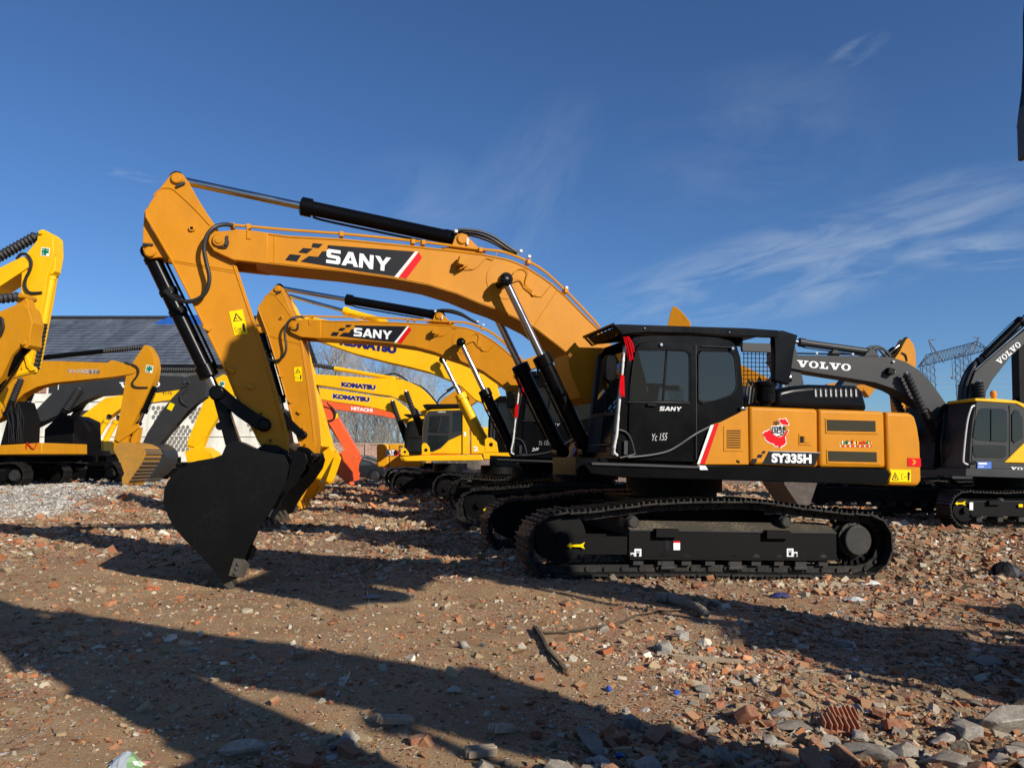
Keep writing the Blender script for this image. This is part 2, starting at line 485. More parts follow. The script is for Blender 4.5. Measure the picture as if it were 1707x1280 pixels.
def track_side(root, path, ya, yb, nshoe, side, xf=None, detail=True, frame_pts=None, M=None, dusty=True, label=None, cap=True):
    """one crawler: shoes and links, frame, idler, sprocket, rollers. path = outer outline (x, z); ya..yb across"""
    M = M or {}
    mt = M.get('track', TRACKM); mf = M.get('frame', BLACKM)
    pts, per = smooth_loop(path, nshoe)
    pitch = per / nshoe
    cx = sum(p.x for p in pts) / nshoe; cz = sum(p.z for p in pts) / nshoe
    mb = MB()
    ym, w = (ya + yb) / 2, abs(yb - ya)
    for i, p in enumerate(pts):
        t = (pts[(i + 1) % nshoe] - pts[i - 1]).normalized()
        nrm = Vector((t.z, 0, -t.x))
        if nrm.dot(p - Vector((cx, 0, cz))) < 0: nrm = -nrm
        rot = Matrix((t, Vector((0, 1, 0)), nrm)).transposed()
        c = Vector((p.x, ym, p.z))
        jig = random.uniform(-0.004, 0.004)
        mb.box(c - nrm * (0.042 + jig), (pitch * 0.93, w, 0.022), 0, rot)
        for g, hgt in ((-0.36, .034), (0.0, .026), (0.36, .034)):
            mb.box(c + t * (g * pitch) - nrm * (0.031 - hgt / 2 + jig), (0.020, w * (0.995 if g else 0.97), hgt), 0, rot)
        if detail:
            for sgn in (-1, 1):
                mb.box(c - nrm * 0.105 + Vector((0, sgn * 0.11, 0)), (pitch * 1.02, 0.045, 0.085), 0, rot)
            mb.rod(c - nrm * 0.105 + t * pitch * .5 + Vector((0, -.16, 0)), c - nrm * 0.105 + t * pitch * .5 + Vector((0, .16, 0)), [(0, .024), (1, .024)], 6)
            for sgn in (-1, 1):
                for q in (-.2, .2):
                    mb.box(c + t * (q * pitch) - nrm * 0.028 + Vector((0, sgn * .12, 0)), (0.022, 0.022, 0.012), 0, rot)
    mb.build('track', mt, root, xf=xf, smooth=0, label=label)
    xs = [p.x for p in pts]; zs = [p.z for p in pts]
    x0, x1, z0, z1 = min(xs), max(xs), min(zs), max(zs)
    outer = min(ya, yb) if side < 0 else max(ya, yb); inn = -side
    # wheels
    r = (z1 - z0) * 0.5 - 0.16
    zc = z0 + r + 0.15
    def wheel(name, x, z, rad, wid, prof=None, mat=mf):
        q = MB()
        q.rod((x, ym - wid / 2, z), (x, ym + wid / 2, z), prof or [(0, rad * .55), (.02, rad), (.3, rad), (.32, rad * .9), (.68, rad * .9), (.7, rad), (.98, rad), (1, rad * .55)], 28)
        return q
    xi, xsn = x0 + r + .13, x1 - r + -.13 + .0
    a = wheel('idler', xi, zc, r * .92, .34); a.rod((xi, ym - .25, zc), (xi, ym + .25, zc), [(0, .07), (1, .07)], 12); a.build('idler', mf, root, xf=xf)
    # sprocket with teeth and final drive drum
    s = MB(); rs = r * .80
    nt = 21
    for k in range(nt):
        an = 2 * math.pi * k / nt
        d = Vector((math.cos(an), 0, math.sin(an)))
        rot = Matrix((Vector((-d.z, 0, d.x)), Vector((0, 1, 0)), d)).transposed()
        s.box(Vector((xsn, ym, zc)) + d * (rs + .03), (.045, .06, .09), 0, rot)
    s.rod((xsn, ym - .04, zc), (xsn, ym + .04, zc), [(0, rs), (1, rs)], 32)
    sp = s.build('sprocket', mf, root, xf=xf)
    d = MB()
    e = ym + side * (w / 2 - .09); 
    d.rod((xsn, ym, zc), (xsn, e, zc), [(0, rs * .84), (.55, rs * .84), (.56, rs * .70), (.97, rs * .70), (1, rs * .66)], 32)
    for k in range(10):
        an = 2 * math.pi * k / 10
        d.rod((xsn + math.cos(an) * rs * .77, ym, zc + math.sin(an) * rs * .77), (xsn + math.cos(an) * rs * .77, ym + (e - ym) * .6, zc + math.sin(an) * rs * .77), [(0, .018), (1, .018)], 6)
    d.build('final_drive', STEELG, root, xf=xf, smooth=18)
    # frame
    fo, fi = ym + side * w * .33, ym - side * w * .33
    if frame_pts is None:
        fz0, fz1 = z0 + .30, z0 + .30 + (z1 - z0) * .38
        frame_pts = (xi + r * .5, xsn - r * .95, fz0, fz1)
    fx0, fx1, fz0, fz1 = frame_pts
    f = MB()
    fo2 = fo; mid = ym + side * w * .02
    zt = fz1 + (z1 - z0) * .10
    sec = [(fo2, fz0), (fo2, fz1), (mid, zt), (fi, zt), (fi, fz0)]
    vs = [(fx0, y, z) for y, z in sec] + [(fx1, y, z) for y, z in sec]
    f.add(vs, [(0, 1, 6, 5), (2, 3, 8, 7), (3, 4, 9, 8), (4, 0, 5, 9), (0, 4, 3, 2, 1), (5, 6, 7, 8, 9)], 0)
    f.add([vs[1], vs[2], vs[7], vs[6]], [(0, 1, 2, 3)], 1)
    f.box(((fx0 + fx1) / 2, fo2 + side * .012, fz0 + .012), (fx1 - fx0, .05, .035), 0)
    f.box(((fx0 + fx1) / 2, fo2 + side * .005, fz1 - .004), (fx1 - fx0, .02, .018), 2)
    # front yoke reaching the idler
    f.box(((fx0 + xi) / 2 - .05, fo2 - side * .05, (fz0 + fz1) / 2 - .02), (abs(fx0 - xi) + .1, .05, (fz1 - fz0) * .62), 0)
    f.box(((fx0 + xi) / 2 - .05, fi + side * .05, (fz0 + fz1) / 2 - .02), (abs(fx0 - xi) + .1, .05, (fz1 - fz0) * .62), 0)
    for k in (0.13, 0.66):
        xx = fx0 + (fx1 - fx0) * k
        f.box((xx + .1, fo2 + side * .035, fz1 - .03), (.34 if k > .5 else .30, .09, .10), 0)
    f.build('track_frame', [mf, DUSTY if dusty else mf, GREY], root, xf=xf, smooth=25)
    # rollers
    nr = 9 if detail else 7
    for k in range(nr):
        xx = fx0 + (fx1 - fx0) * (k + .4) / nr
        q = MB(); rr = .105
        q.rod((xx, ym - w * .33, z0 + .16 + rr), (xx, ym + w * .33, z0 + .16 + rr), [(0, .05), (.06, .05), (.065, rr * .8), (.15, rr * .8), (.16, rr), (.3, rr), (.31, rr * .8), (.69, rr * .8), (.7, rr), (.84, rr), (.85, rr * .8), (.94, rr * .8), (.945, .05), (1, .05)], 16)
        q.box((xx, fo2 - side * .03, z0 + .215), (.13, .05, .10))
        q.build('track_roller', STEELG, root, xf=xf)
    for k in (0.28, 0.70):
        xx = x0 + (x1 - x0) * k
        ztop = min((p.z for p in pts if abs(p.x - xx) < .12 and p.z > cz), default=z1) - .15
        q = MB(); q.rod((xx, ym - w * .2, ztop - .09), (xx, ym + side * w * .34 if side > 0 else ym + w * .2, ztop - .09), [(0, .085), (1, .085)], 16)
        q.rod((xx, ym, ztop - .09), (xx, ym + side * w * .30, ztop - .09), [(0, .075), (.9, .075), (1, .055)], 18)
        q.box((xx - .03, ym - side * .02, (ztop + zt) / 2 - .08), (.12, .16, max(.05, ztop - zt)))
        q.build('carrier_roller', STEELG, root, xf=xf)
    if detail:
        for k in (.18, .5, .82):
            q = MB(); xx = fx0 + (fx1 - fx0) * k
            q.box((xx, fo2 - side * .012, z0 + .195), (.17, .025, .15))
            q.box((xx, fo2 - side * .01, z0 + .13), (.20, .03, .04))
            q.build('track_guide', STEELG, root, xf=xf, bevel=.008)
    return x0, x1, z0, z1, fo2


def gen_path(x0, x1, z0, h, sag=.03):
    r = h / 2
    P = []
    for a in range(90, 271, 30): P.append((x0 + r + r * math.cos(R(a)), z0 + r + r * math.sin(R(a))))
    n = 5
    for k in range(1, n): P.append((x0 + r + (x1 - x0 - 2 * r) * k / n, z0))
    for a in range(-90, 91, 30): P.append((x1 - r + r * math.cos(R(a)), z0 + r + r * math.sin(R(a))))
    for k in range(1, n): P.append((x1 - r - (x1 - x0 - 2 * r) * k / n, z0 + h - sag * math.sin(math.pi * k / n * 2) ** 2))
    return P


def bucket(root, belly, rest, yw, mats, xf=None, teeth=5, th=.04, name='bucket', ribs=False, tooth_len=.22, cutter=True):
    """belly: (x, z) from the hinge over the back to the cutting lip; rest: front edge back up to the hinge"""
    b = MB()
    poly = belly + rest
    cx = sum(p[0] for p in poly) / len(poly); cz = sum(p[1] for p in poly) / len(poly)
    for s in (-1, 1):
        b.prism(poly, s * yw - th / 2 * (1 if s < 0 else 1), s * yw + th / 2)
    n = len(belly)
    inner = []
    for i, (x, z) in enumerate(belly):
        a = Vector(belly[max(i - 1, 0)]); c = Vector(belly[min(i + 1, n - 1)]); t = (c - a).normalized(); nn = Vector((-t.y, t.x))
        if nn.dot(Vector((cx - x, cz - z))) < 0: nn = -nn
        inner.append((x + nn.x * .035, z + nn.y * .035))
    W = yw - th / 2 + .002
    vs = [(x, -W, z) for x, z in belly] + [(x, W, z) for x, z in belly] + [(x, -W, z) for x, z in inner] + [(x, W, z) for x, z in inner]
    fs = []
    for i in range(n - 1):
        fs.append((i, i + 1, n + i + 1, n + i)); fs.append((2 * n + i, 3 * n + i, 3 * n + i + 1, 2 * n + i + 1))
    fs.append((n - 1, 3 * n - 1, 4 * n - 1, 2 * n - 1)); fs.append((0, n, 3 * n, 2 * n))
    b.add(vs, fs, 0)
    if ribs:
        m2 = n // 3
        for k in range(9):
            y = -W + 2 * W * (k + .5) / 9
    o = b.build(name, mats[0], root, xf=xf, bevel=.006, smooth=40)
    # edge bars around the shell on both sides
    for s in (-1, 1):
        e = MB(); y0 = s * (yw + th / 2); y1 = y0 + s * .018
        i0, i1 = n // 2 - 1, n - 1
        for i in range(i0, i1):
            a, c = Vector(belly[i]), Vector(belly[i + 1]); ai, ci = Vector(inner[i]), Vector(inner[i + 1])
            ai = a + (ai - a) * 2.6; ci = c + (ci - c) * 2.6
            e.prism([tuple(a), tuple(c), tuple(ci), tuple(ai)], min(y0, y1), max(y0, y1))
        e.build('side_bar', mats[0], o, xf=xf, smooth=30)
    lip = Vector(belly[-1]); d = (lip - Vector(belly[-2])).normalized(); nn = Vector((-d.y, d.x))
    if nn.dot(Vector((cx, cz)) - lip) < 0: nn = -nn
    for k in range(teeth):
        y = -yw + .06 + (2 * yw - .12) * k / (teeth - 1)
        q = MB(); w = .055
        a = lip - d * .10; c = lip + d * tooth_len; m = lip + d * .02
        q.prism([tuple(a - nn * .02), tuple(m - nn * .02), tuple(c + nn * .005), tuple(c + nn * .03), tuple(m + nn * .075), tuple(a + nn * .06)], y - w, y + w)
        q.build('tooth', mats[1], o, xf=xf, bevel=.006)
    if cutter:
        if len(rest) > 1:
            for s in (-1, 1):
                q = MB(); a = Vector(rest[0]) if len(rest) else lip; c = Vector(rest[min(1, len(rest) - 1)])
                t = (c - a); out = Vector((t.y, -t.x)).normalized()
                if out.dot(Vector((cx, cz)) - a) > 0: out = -out
                y0 = s * (yw + th / 2)
                pts = [tuple(a - out * .12), tuple(a + out * .05 + t * .05), tuple(a + t * .75 + out * .07), tuple(a + t * .95), tuple(a + t * .9 - out * .12)]
                q.prism(pts, min(y0, y0 + s * .03), max(y0, y0 + s * .03))
                for k in range(3):
                    cc = a + t * (.22 + .25 * k) - out * .05
                    q.rod((cc.x, y0 + s * .03, cc.y), (cc.x, y0 + s * .055, cc.y), [(0, .024), (1, .024)], 8, 1)
                q.build('side_cutter', [mats[1], CHROME], o, xf=xf)
    return o


def cylinder(root, name, p_rod, p_bar, split, rb, rr, mb_, mr=None, xf=None, bellows=False, collar=True, rod_end=.07, label=None):
    """hydraulic ram: rod from p_rod to split, barrel from split to p_bar"""
    p0, p1 = Vector(p_rod), Vector(p_bar); L = (p1 - p0).length; t = split
    q = MB()
    prof = [(t, rb * .95)] if not collar else [(t, rb * .9), (t + .006, rb * 1.28), (t + .10 / L * 1.6, rb * 1.28), (t + .10 / L * 1.7, rb)]
    prof += [(.93, rb), (.935, rb * 1.1), (.965, rb * 1.1), (.97, rb * .8), (1, rb * .6)]
    q.rod(p0, p1, prof, 20)
    y = p1
    q.rod(p1 + Vector((0, -rb * .8, 0)), p1 + Vector((0, rb * .8, 0)), [(0, rb * 1.0), (1, rb * 1.0)], 16)
    if collar:
        d = (p1 - p0).normalized()
        side = Vector((d.z, 0, -d.x))
        q.tube([p0 + (p1 - p0) * (t + .05) + side * rb * 1.15, p0 + (p1 - p0) * (t + .12) + side * rb * 1.35, p0 + (p1 - p0) * .9 + side * rb * 1.3], .016, 6)
    o = q.build(name, mb_, root, xf=xf, label=label)
    r = MB()
    r.rod(p0, p1, [(0.0, rr), (t + .01, rr)], 16, 0)
    if bellows:
        n = max(8, int(L * t / .10 * 2)); pf = []
        for k in range(n + 1):
            tt = .03 + (t - .02) * k / n
            pf.append((tt, rb * (1.14 if k % 2 else .78)))
        b = MB(); b.rod(p0, p1, pf, 18); b.build('bellows', BOOT, o, xf=xf, smooth=0)
    else:
        r.rod(p0 + Vector((0, -rod_end, 0)), p0 + Vector((0, rod_end, 0)), [(0, rr * 1.7), (1, rr * 1.7)], 16, 1)
    r.build('piston_rod', [mr or CHROME, BLACK], o, xf=xf)
    return o


def pin(mb, x, z, y0, y1, r, mi=0):
    mb.rod((x, y0, z), (x, y1, z), [(0, r * .8), (.04, r), (.96, r), (1, r * .8)], 20, mi)


def ring(F, c, rpx, y, n=20):
    """circle round a pixel, as (x, z)"""
    v = F.p(c[0], c[1], y); w = F.p(c[0] + rpx, c[1], y); r = (w - v).length
    return v, r

# ------------------------------------------------------------------ the big orange excavator (its outlines read off the photo on its own planes)
MU = Frame(2.37, 11.1, -.07, 16, 1.9)          # upper works
MC = Frame(2.37, 11.1, -.07, 12, 1.9)          # crawlers stand a little off the upper works
XFC = MU.I @ MC.M


def rot_at(p, deg):
    T = Matrix.Translation(Vector((p[0], 0, p[1])))
    return T @ Matrix.Rotation(R(-deg), 4, 'Y') @ T.inverted()


def build_orange(F, label, boom_rot=0, stick_rot=0, bucket_rot=0, scribble='Yc 155', second=None, group=None, full=True):
    P = MU.p; X = MU.xz
    root = thing('excavator', label, 'excavator', F, group=group)
    foot = P(990, 652, 0); tip = P(359, 404, 0)
    # pins on the centre plane
    tipn = P(365, 402, -.30); tip2 = (tipn.x, tipn.z)
    XB = rot_at((foot.x, foot.z), boom_rot)
    XS = XB @ rot_at(tip2, stick_rot)
    stk_end = P(458, 742, -.24); end2 = (stk_end.x, stk_end.z)
    XK = XS @ rot_at(end2, bucket_rot)

    # ---------------- crawlers
    near = [(875, 915), (880, 888), (895, 869), (918, 854), (955, 849.5), (988, 847.5), (1040, 841), (1104, 834), (1200, 831), (1265, 832), (1329, 840), (1392, 848.5), (1451, 854), (1472, 861), (1486, 879), (1492, 905), (1489, 928), (1476, 950), (1451, 963), (1400, 965.5), (1300, 965), (1160, 964), (1000, 965), (920, 966), (893, 958), (880, 940)]
    path = MC.xz(near, -1.6)
    fr = MC.xz([(1046, 930), (1390, 887)], -1.45)
    track_side(root, path, -1.6, -1.0, 48, -1, xf=XFC, frame_pts=(fr[0][0], fr[1][0], fr[0][1], fr[1][1]))
    track_side(root, path, 1.12, 1.72, 48, 1, xf=XFC, detail=full)
    z0 = min(z for x, z in path)
    b = MB()
    b.prism([(-.75, .62), (-.45, .52), (.7, .52), (.9, .62), (.9, .95), (-.75, .95)], -1.0, 1.0)
    b.box((-1.0, 0, .62), (.35, 2.1, .30)); b.box((1.1, 0, .62), (.35, 2.1, .30))
    b.build('centre_frame', BLACKM, root, xf=XFC, bevel=.02)
    b = MB(); b.rod((0, 0, .93), (0, 0, 1.28), [(0, .62), (.3, .62), (.32, .70), (.9, .70), (1, .66)], 40)
    b.build('slew_ring', BLACKM, root)
    # sticker arrow and white plates on the crawler frame
    y = -1.51
    q = MB(); q.flat(MC.xz([(945, 909), (952, 904), (952, 907.5), (968, 907), (975, 903), (972, 909.5), (975, 915), (968, 911.5), (952, 911), (952, 914)], y), y)
    q.build('arrow_mark', DECALY, root, xf=XFC, smooth=0)
    y = -1.502
    q = MB()
    for a, c, d, e in ((1051, 1057, 921, 929), (1057.5, 1069, 914.5, 929), (1311.5, 1322.5, 914, 927.5), (1323, 1329, 919.5, 927.5)):
        q.flat(MC.xz([(a, e), (c, e), (c, d), (a, d)], y), y, 0)
        w = c - a; h = e - d
        for k in range(3):
            q.flat(MC.xz([(a + w * .2, d + h * (.2 + .12 * k)), (a + w * .8, d + h * (.2 + .12 * k)), (a + w * .8, d + h * (.26 + .12 * k)), (a + w * .2, d + h * (.26 + .12 * k))], y - .004), y - .004, 1, .001)
        cc = MC.p(a + w / 2, d + h * .68, y - .004)
        q.rod((cc.x, cc.y, cc.z), (cc.x, cc.y - .002, cc.z), [(0, .022), (1, .022)], 12, 1)
        q.build('frame_sticker', [WHITE, DECALB, DECALR], root, xf=XFC, smooth=0); q = MB()
    q = MB(); q.flat(MC.xz([(1122.5, 916.5), (1133.5, 916.5), (1133.5, 904.5), (1122.5, 904.5)], y), y, 0)
    q.flat(MC.xz([(1122.5, 904.5), (1133.5, 904.5), (1133.5, 901.5), (1122.5, 901.5)], y), y, 2)
    q.build('frame_sticker', [WHITE, DECALB, DECALR], root, xf=XFC, smooth=0); q = MB()
    c = MC.p(1112, 908, y); q.prism(ell(c.x, c.z, .036, .085, 14), y - .002, y, 1)
    q.build('frame_slot', [WHITE, DECALB, DECALR], root, xf=XFC, smooth=0)

    # ---------------- upper frame
    sk = X([(975, 774), (1250, 776), (1478, 782), (1486, 790), (1477, 808), (1200, 800), (1040, 796), (985, 790)], -1.5)
    b = MB(); b.prism(sk, -1.5, -1.36); b.build('side_skirt', BLACK, root, bevel=.012)
    b = MB(); b.prism([(x, z) for x, z in sk], 1.36, 1.5); b.build('side_skirt', BLACK, root, bevel=.012)
    e = X([(960, 771), (1485, 789), (1480, 802), (965, 788)], -1.5)
    b = MB(); b.prism([(e[0][0] + .05, 1.24), (2.75, 1.24), (2.75, 1.46), (e[0][0] + .05, 1.46)], -1.355, -.5); b.prism([(-1.45, 1.245), (2.745, 1.245), (2.745, 1.455), (-1.45, 1.455)], -.499, 1.355)
    b.build('turntable_frame', BLACK, root)
    b = MB(); a = P(985, 774, -1.5); c = P(1165, 777, -1.5)
    b.box(((a.x + c.x) / 2, -1.46, a.z + .01), (c.x - a.x, .14, .035)); b.build('step_ledge', GREY, root, bevel=.006)
    # panels. tops roll over towards the middle of the machine
    def panel(name, pts, y0, y1, bev=.045, mat=ORANGE, seg=4):
        q = MB(); q.prism(X(pts, -1.5), y0, y1); return q.build(name, mat, root, bevel=bev, seg=seg)
    f1 = panel('rear_cab_panel', [(1163.5, 774.5), (1187, 708), (1203, 703), (1233, 688), (1247, 677), (1248.5, 774.5)], -1.5, -.55, .012)
    p1 = panel('engine_door', [(1250.5, 774.5), (1250, 677), (1363.5, 681.5), (1364.5, 779)], -1.5, 1.5)
    p2 = panel('radiator_door', [(1366.5, 779), (1365.5, 681.5), (1474.5, 685.5), (1477, 780)], -1.5, 1.5)
    # counterweight: rounded in plan
    prof = X([(1480.5, 809), (1479.5, 781), (1477, 686), (1516, 688), (1525, 693), (1530, 712), (1534, 738), (1536, 800), (1531, 810)], -1.5)
    q = MB(); n = len(prof); ny = 15; ring_ = []
    xc = prof[0][0]
    for k in range(ny):
        t = -1 + 2 * k / (ny - 1); y = 1.5 * t
        bulge = .34 * (1 - abs(t) ** 2.4) - (.0 if abs(t) < .999 else .0)
        edge = 1 - .0 * abs(t)
        for x, z in prof:
            fx = (x - xc) / (prof[7][0] - xc)
            ring_.append((x + bulge * max(0, fx) ** 1.5, y, z))
    fs = []
    for k in range(ny - 1):
        for i in range(n):
            j = (i + 1) % n
            fs.append((k * n + i, k * n + j, (k + 1) * n + j, (k + 1) * n + i))
    fs.append(tuple(range(n - 1, -1, -1))); fs.append(tuple(range((ny - 1) * n, ny * n)))
    q.add(ring_, fs); cw = q.build('counterweight', ORANGE, root, bevel=.05, seg=4)
    # small fittings of the panels
    y = -1.5
    q = MB(); q.flat(X([(1206, 752), (1239, 752), (1239, 711), (1206, 710)], y), y, 0, .008); fp = q.build('vent_plate', ORANGE, f1, bevel=.004)
    q = MB()
    for k in range(8):
        yy = 717 + k * 4.0
        q.flat(X([(1211, yy + 1.6), (1234.5, yy + 1.8), (1234.5, yy), (1211, yy - .2)], y - .008), y - .008, 0, .003)
    q.build('louvre', BLACKM, f1, smooth=0)
    for nm, (xa, xb, ya_, yb_) in (('upper', (1379, 1459.5, 699.5, 718)), ('lower', (1381, 1461.5, 751.5, 768.5))):
        q = MB(); o_ = X([(xa - 3, yb_ + 4), (xb + 5, yb_ + 6), (xb + 4, ya_ + .5), (xa - 4, ya_ - 3)], y); q.flat(o_, y, 0, .010)
        q.build('vent_surround', ORANGE, p2, bevel=.006)
        q = MB(); q.flat(X([(xa, yb_), (xb, yb_ + 1.6), (xb - .5, ya_ + 2), (xa - 1, ya_)], y - .010), y - .010, 0, .004)
        q.build('mesh_grille', mesh_mat(), p2, smooth=0)
    q = MB(); q.flat(X([(1331.5, 741), (1352.5, 742.5), (1352.5, 724), (1331.5, 723)], y), y, 0, .010)
    q.flat(X([(1333.5, 738), (1339.5, 738), (1339.5, 727), (1333.5, 727)], y - .010), y - .010, 1, .002)
    q.flat(X([(1340.5, 738), (1349, 738.5), (1349, 728), (1340.5, 727.5)], y - .010), y - .010, 0, .008)
    q.build('door_latch', [ORANGE, BLACKM], p1, bevel=.003)
    q = MB(); q.box((P(1230, 769, y).x, y - .006, P(1230, 769, y).z), (.05, .012, .02), 0, Matrix.Rotation(.5, 3, 'Y')); q.build('plug', BLACKM, f1)
    # striping at the rear foot of the cab
    q = MB()
    q.flat(X([(1162, 773), (1166, 773), (1190, 707.5), (1184.5, 708.5)], y - .002), y - .002, 0)
    q.flat(X([(1167.2, 773), (1175, 773.5), (1198.5, 705), (1191.3, 707)], y - .002), y - .002, 1)
    q.flat(X([(1163.5, 775.5), (1176, 776), (1180, 783), (1167, 783)], y - .016), y - .016, 0)
    q.build('stripe', [WHITE, DECALR], root, smooth=0)
    # ---------------- decals of the side
    y = -1.503
    q = MB()
    q.flat(X([(1281.4, 752.2), (1366, 754.8), (1358.7, 775.8), (1270.4, 773.3)], y), y, 0)
    q.flat(X([(1271.5, 751.5), (1276.5, 751.6), (1274.5, 755.8), (1269.3, 755.6)], y), y, 0)
    q.flat(X([(1263.8, 757.2), (1271.5, 757.4), (1269, 762.8), (1261.5, 762.6)], y), y, 0)
    q.flat(X([(1254.5, 764.3), (1262.5, 764.5), (1259.6, 772), (1251.8, 771.8)], y), y, 0)
    q.flat(X([(1282.4, 752.2 - 1), (1366.8, 753.8), (1366.4, 755), (1282, 752.4)], y), y, 1, .002)
    pl = q.build('name_plate', [DECALB, DECALGY], p1, smooth=0)
    letters(MU, 'SY335H', (1286, 771), (1352.5, 772.5), (1286, 755.2), y - .004, WHITE, pl, 'model_lettering', bold=.05)
    # red map blot with brush characters
    q = MB()
    blot = [(130, 250), (150, 232), (172, 228), (190, 212), (212, 225), (225, 250), (250, 268), (285, 285), (310, 280), (335, 262), (352, 240), (372, 215), (378, 225), (360, 262), (345, 285), (350, 310), (355, 335), (340, 360), (310, 375), (298, 392), (280, 372), (250, 375), (235, 350), (205, 342), (175, 325), (150, 300), (148, 278), (133, 270)]
    blot2 = [(285, 120), (300, 108), (330, 112), (350, 105), (360, 125), (382, 150), (375, 168), (345, 165), (318, 160), (300, 142)]
    def zz(l, g=0):
        cx = sum(a for a, c in l) / len(l); cy = sum(c for a, c in l) / len(l)
        return [(1250 + (a + (g if a > cx else -g)) / 5.886, 680 + (c + (g if c > cy else -g)) / 5.886) for a, c in l]
    q.flat(X(zz(blot, 6), y), y, 1, .001); q.flat(X(zz(blot2, 6), y), y, 1, .001)
    q.flat(X(zz([(205, 180), (300, 165), (350, 190), (345, 240), (300, 285), (225, 275)]), y), y, 1, .0015)
    q.flat(X(zz(blot), y - .002), y - .002, 0, .001); q.flat(X(zz(blot2), y - .002), y - .002, 0, .001)
    mp = q.build('map_sticker', [DECALR, WHITE], p1, smooth=0)
    for ch, bl, br, tl in (('中', (1290, 709.5), (1298.5, 709.5), (1290, 701)), ('国', (1287, 722.5), (1297, 722.5), (1287, 711)), ('梦', (1296, 727.5), (1310, 728.5), (1297, 709))):
        letters(MU, ch, bl, br, tl, y - .005, DECALB, mp, 'character', bold=.008)
    # row of tiny bright figures
    q = MB(); rr = random.Random(4)
    for k in range(26):
        px = 1399.5 + k * 2.1; h = rr.uniform(3, 8); w = rr.uniform(1.2, 2.2)
        pts = [(px, 740), (px + w, 740), (px + w * rr.uniform(.6, 1.2), 740 - h * .6), (px + w * .5, 740 - h), (px - w * .2, 740 - h * .5)]
        q.flat(X(pts, y), y, (0, 1, 2, 3, 0, 4)[rr.randrange(6)] if 16 > k or k > 20 else 3, .001 + .0002 * (k % 4))
    for k in range(20):
        px = 1400 + k * 2.7
        q.flat(X([(px, 744.6), (px + 2.1, 744.7), (px + 2.1, 742.3), (px, 742.2)], y), y, 3 if k % 3 else 0, .001)
    q.build('figure_sticker', [WHITE, DECALY, DECALG, DECALR, DECALB], p2, smooth=0)
    # warning label and reflector on the counterweight
    q = MB(); yy = y - .002
    q.flat(X([(1482.5, 802.7), (1518.4, 803.2), (1518.4, 782.8), (1482.5, 782.2), (1486, 789.5)], yy), yy, 0)
    q.flat(X([(1486, 800), (1498.5, 800.2), (1492, 786.5)], yy - .003), yy - .003, 1, .001)
    q.flat(X([(1488.3, 798.8), (1496.3, 799), (1492.1, 789.8)], yy - .004), yy - .004, 0, .001)
    q.flat(X([(1491.2, 797.5), (1493.4, 797.5), (1493, 792.5), (1491.4, 792.5)], yy - .005), yy - .005, 1, .001)
    q.flat(X([(1513, 800.5), (1516, 800.5), (1516, 793), (1517, 789.5), (1515.5, 786.5), (1513.5, 786.5), (1512.5, 790), (1513, 793)], yy - .003), yy - .003, 1, .001)
    q.flat(X([(1507, 795.3), (1512, 795.3), (1512, 794.3), (1507, 794.3)], yy - .003), yy - .003, 1, .001)
    for a, c in ((1503, 790), (1503, 799)):
        q.flat(X([(a, c), (a + 3, c), (a + 3, c - .7), (a, c - .7)], yy - .003), yy - .003, 1, .001)
    q.flat(X([(1502.5, 799), (1503.2, 799), (1503.2, 789.5), (1502.5, 789.5)], yy - .003), yy - .003, 1, .001)
    q.build('warning_label', [DECALY, DECALB], cw, smooth=0)
    q = MB(); q.flat(X([(1513, 777), (1535, 778), (1534.6, 763.8), (1513, 763)], yy), yy, 0)
    q.flat(X([(1520, 774.5), (1524, 774.5), (1527.5, 770), (1524, 765.8), (1520, 765.8), (1523.5, 770)], yy - .003), yy - .003, 1, .001)
    q.build('reflector', [DECALR, LAMP], cw, smooth=0)

    # ---------------- engine hood, air cleaner, exhaust
    hp = X([(1292, 680), (1294, 655), (1300, 648), (1322, 643), (1352, 640), (1430, 642), (1440, 649), (1450, 686)], -.85)
    q = MB(); q.prism(hp, -.85, .85); hood = q.build('engine_hood', BLACK, root, bevel=.09, seg=5)
    q = MB(); yh = -.85
    for k in range(9):
        x0 = 1357 + k * 8.4
        q.flat(X([(x0 + 1.5, 663), (x0 + 6.5, 663.3), (x0 + 5.0, 646), (x0 - .5, 645.5)], yh), yh, 0, .006)
        q.flat(X([(x0 + 1.6, 661), (x0 + 4.4, 661), (x0 + 3.2, 649), (x0 + 1.2, 649)], yh - .006), yh - .006, 1, .004)
        for j in range(3):
            yy2 = 650.5 + 4 * j
            q.flat(X([(x0 + 1.2, yy2 + 1), (x0 + 6, yy2 + 1), (x0 + 6, yy2), (x0 + 1.2, yy2)], yh - .010), yh - .010, 2, .003)
    q.build('hood_vent', [BLACKM, DECALGY, GREY], hood, smooth=0)
    c0, rC = ring(MU, (1275, 676), 15.5, -1.0); c1 = P(1275, 636, -1.0)
    q = MB(); q.rod((c0.x, -1.0, c0.z - .02), (c0.x, -1.0, c1.z), [(0, rC * .55), (.18, rC * .6), (.2, rC * .93), (.5, rC * .95), (.52, rC * .9), (.8, rC * .95), (.82, rC * 1.08), (.95, rC * 1.08), (1, rC * .7)], 28)
    q.build('air_precleaner', BLACK, root)
    c0 = P(1301, 655, -.2); c1 = P(1304, 636, -.2)
    q = MB(); q.tube([(c0.x, -.2, c0.z), (c1.x, -.2, c1.z), (c1.x + .12, -.2, c1.z + .07)], .075, 12); q.build('exhaust_pipe', CHROME, root)

    # ---------------- cab
    cab_out = [(1028, 766), (1032, 712), (1037, 665), (1043, 618), (1051, 571), (1057, 561.5), (1085, 558), (1151, 558), (1198, 561.5), (1221, 567), (1231, 577), (1237, 596), (1242, 661), (1243, 684), (1233, 692), (1202, 708), (1186, 713), (1166, 770)]
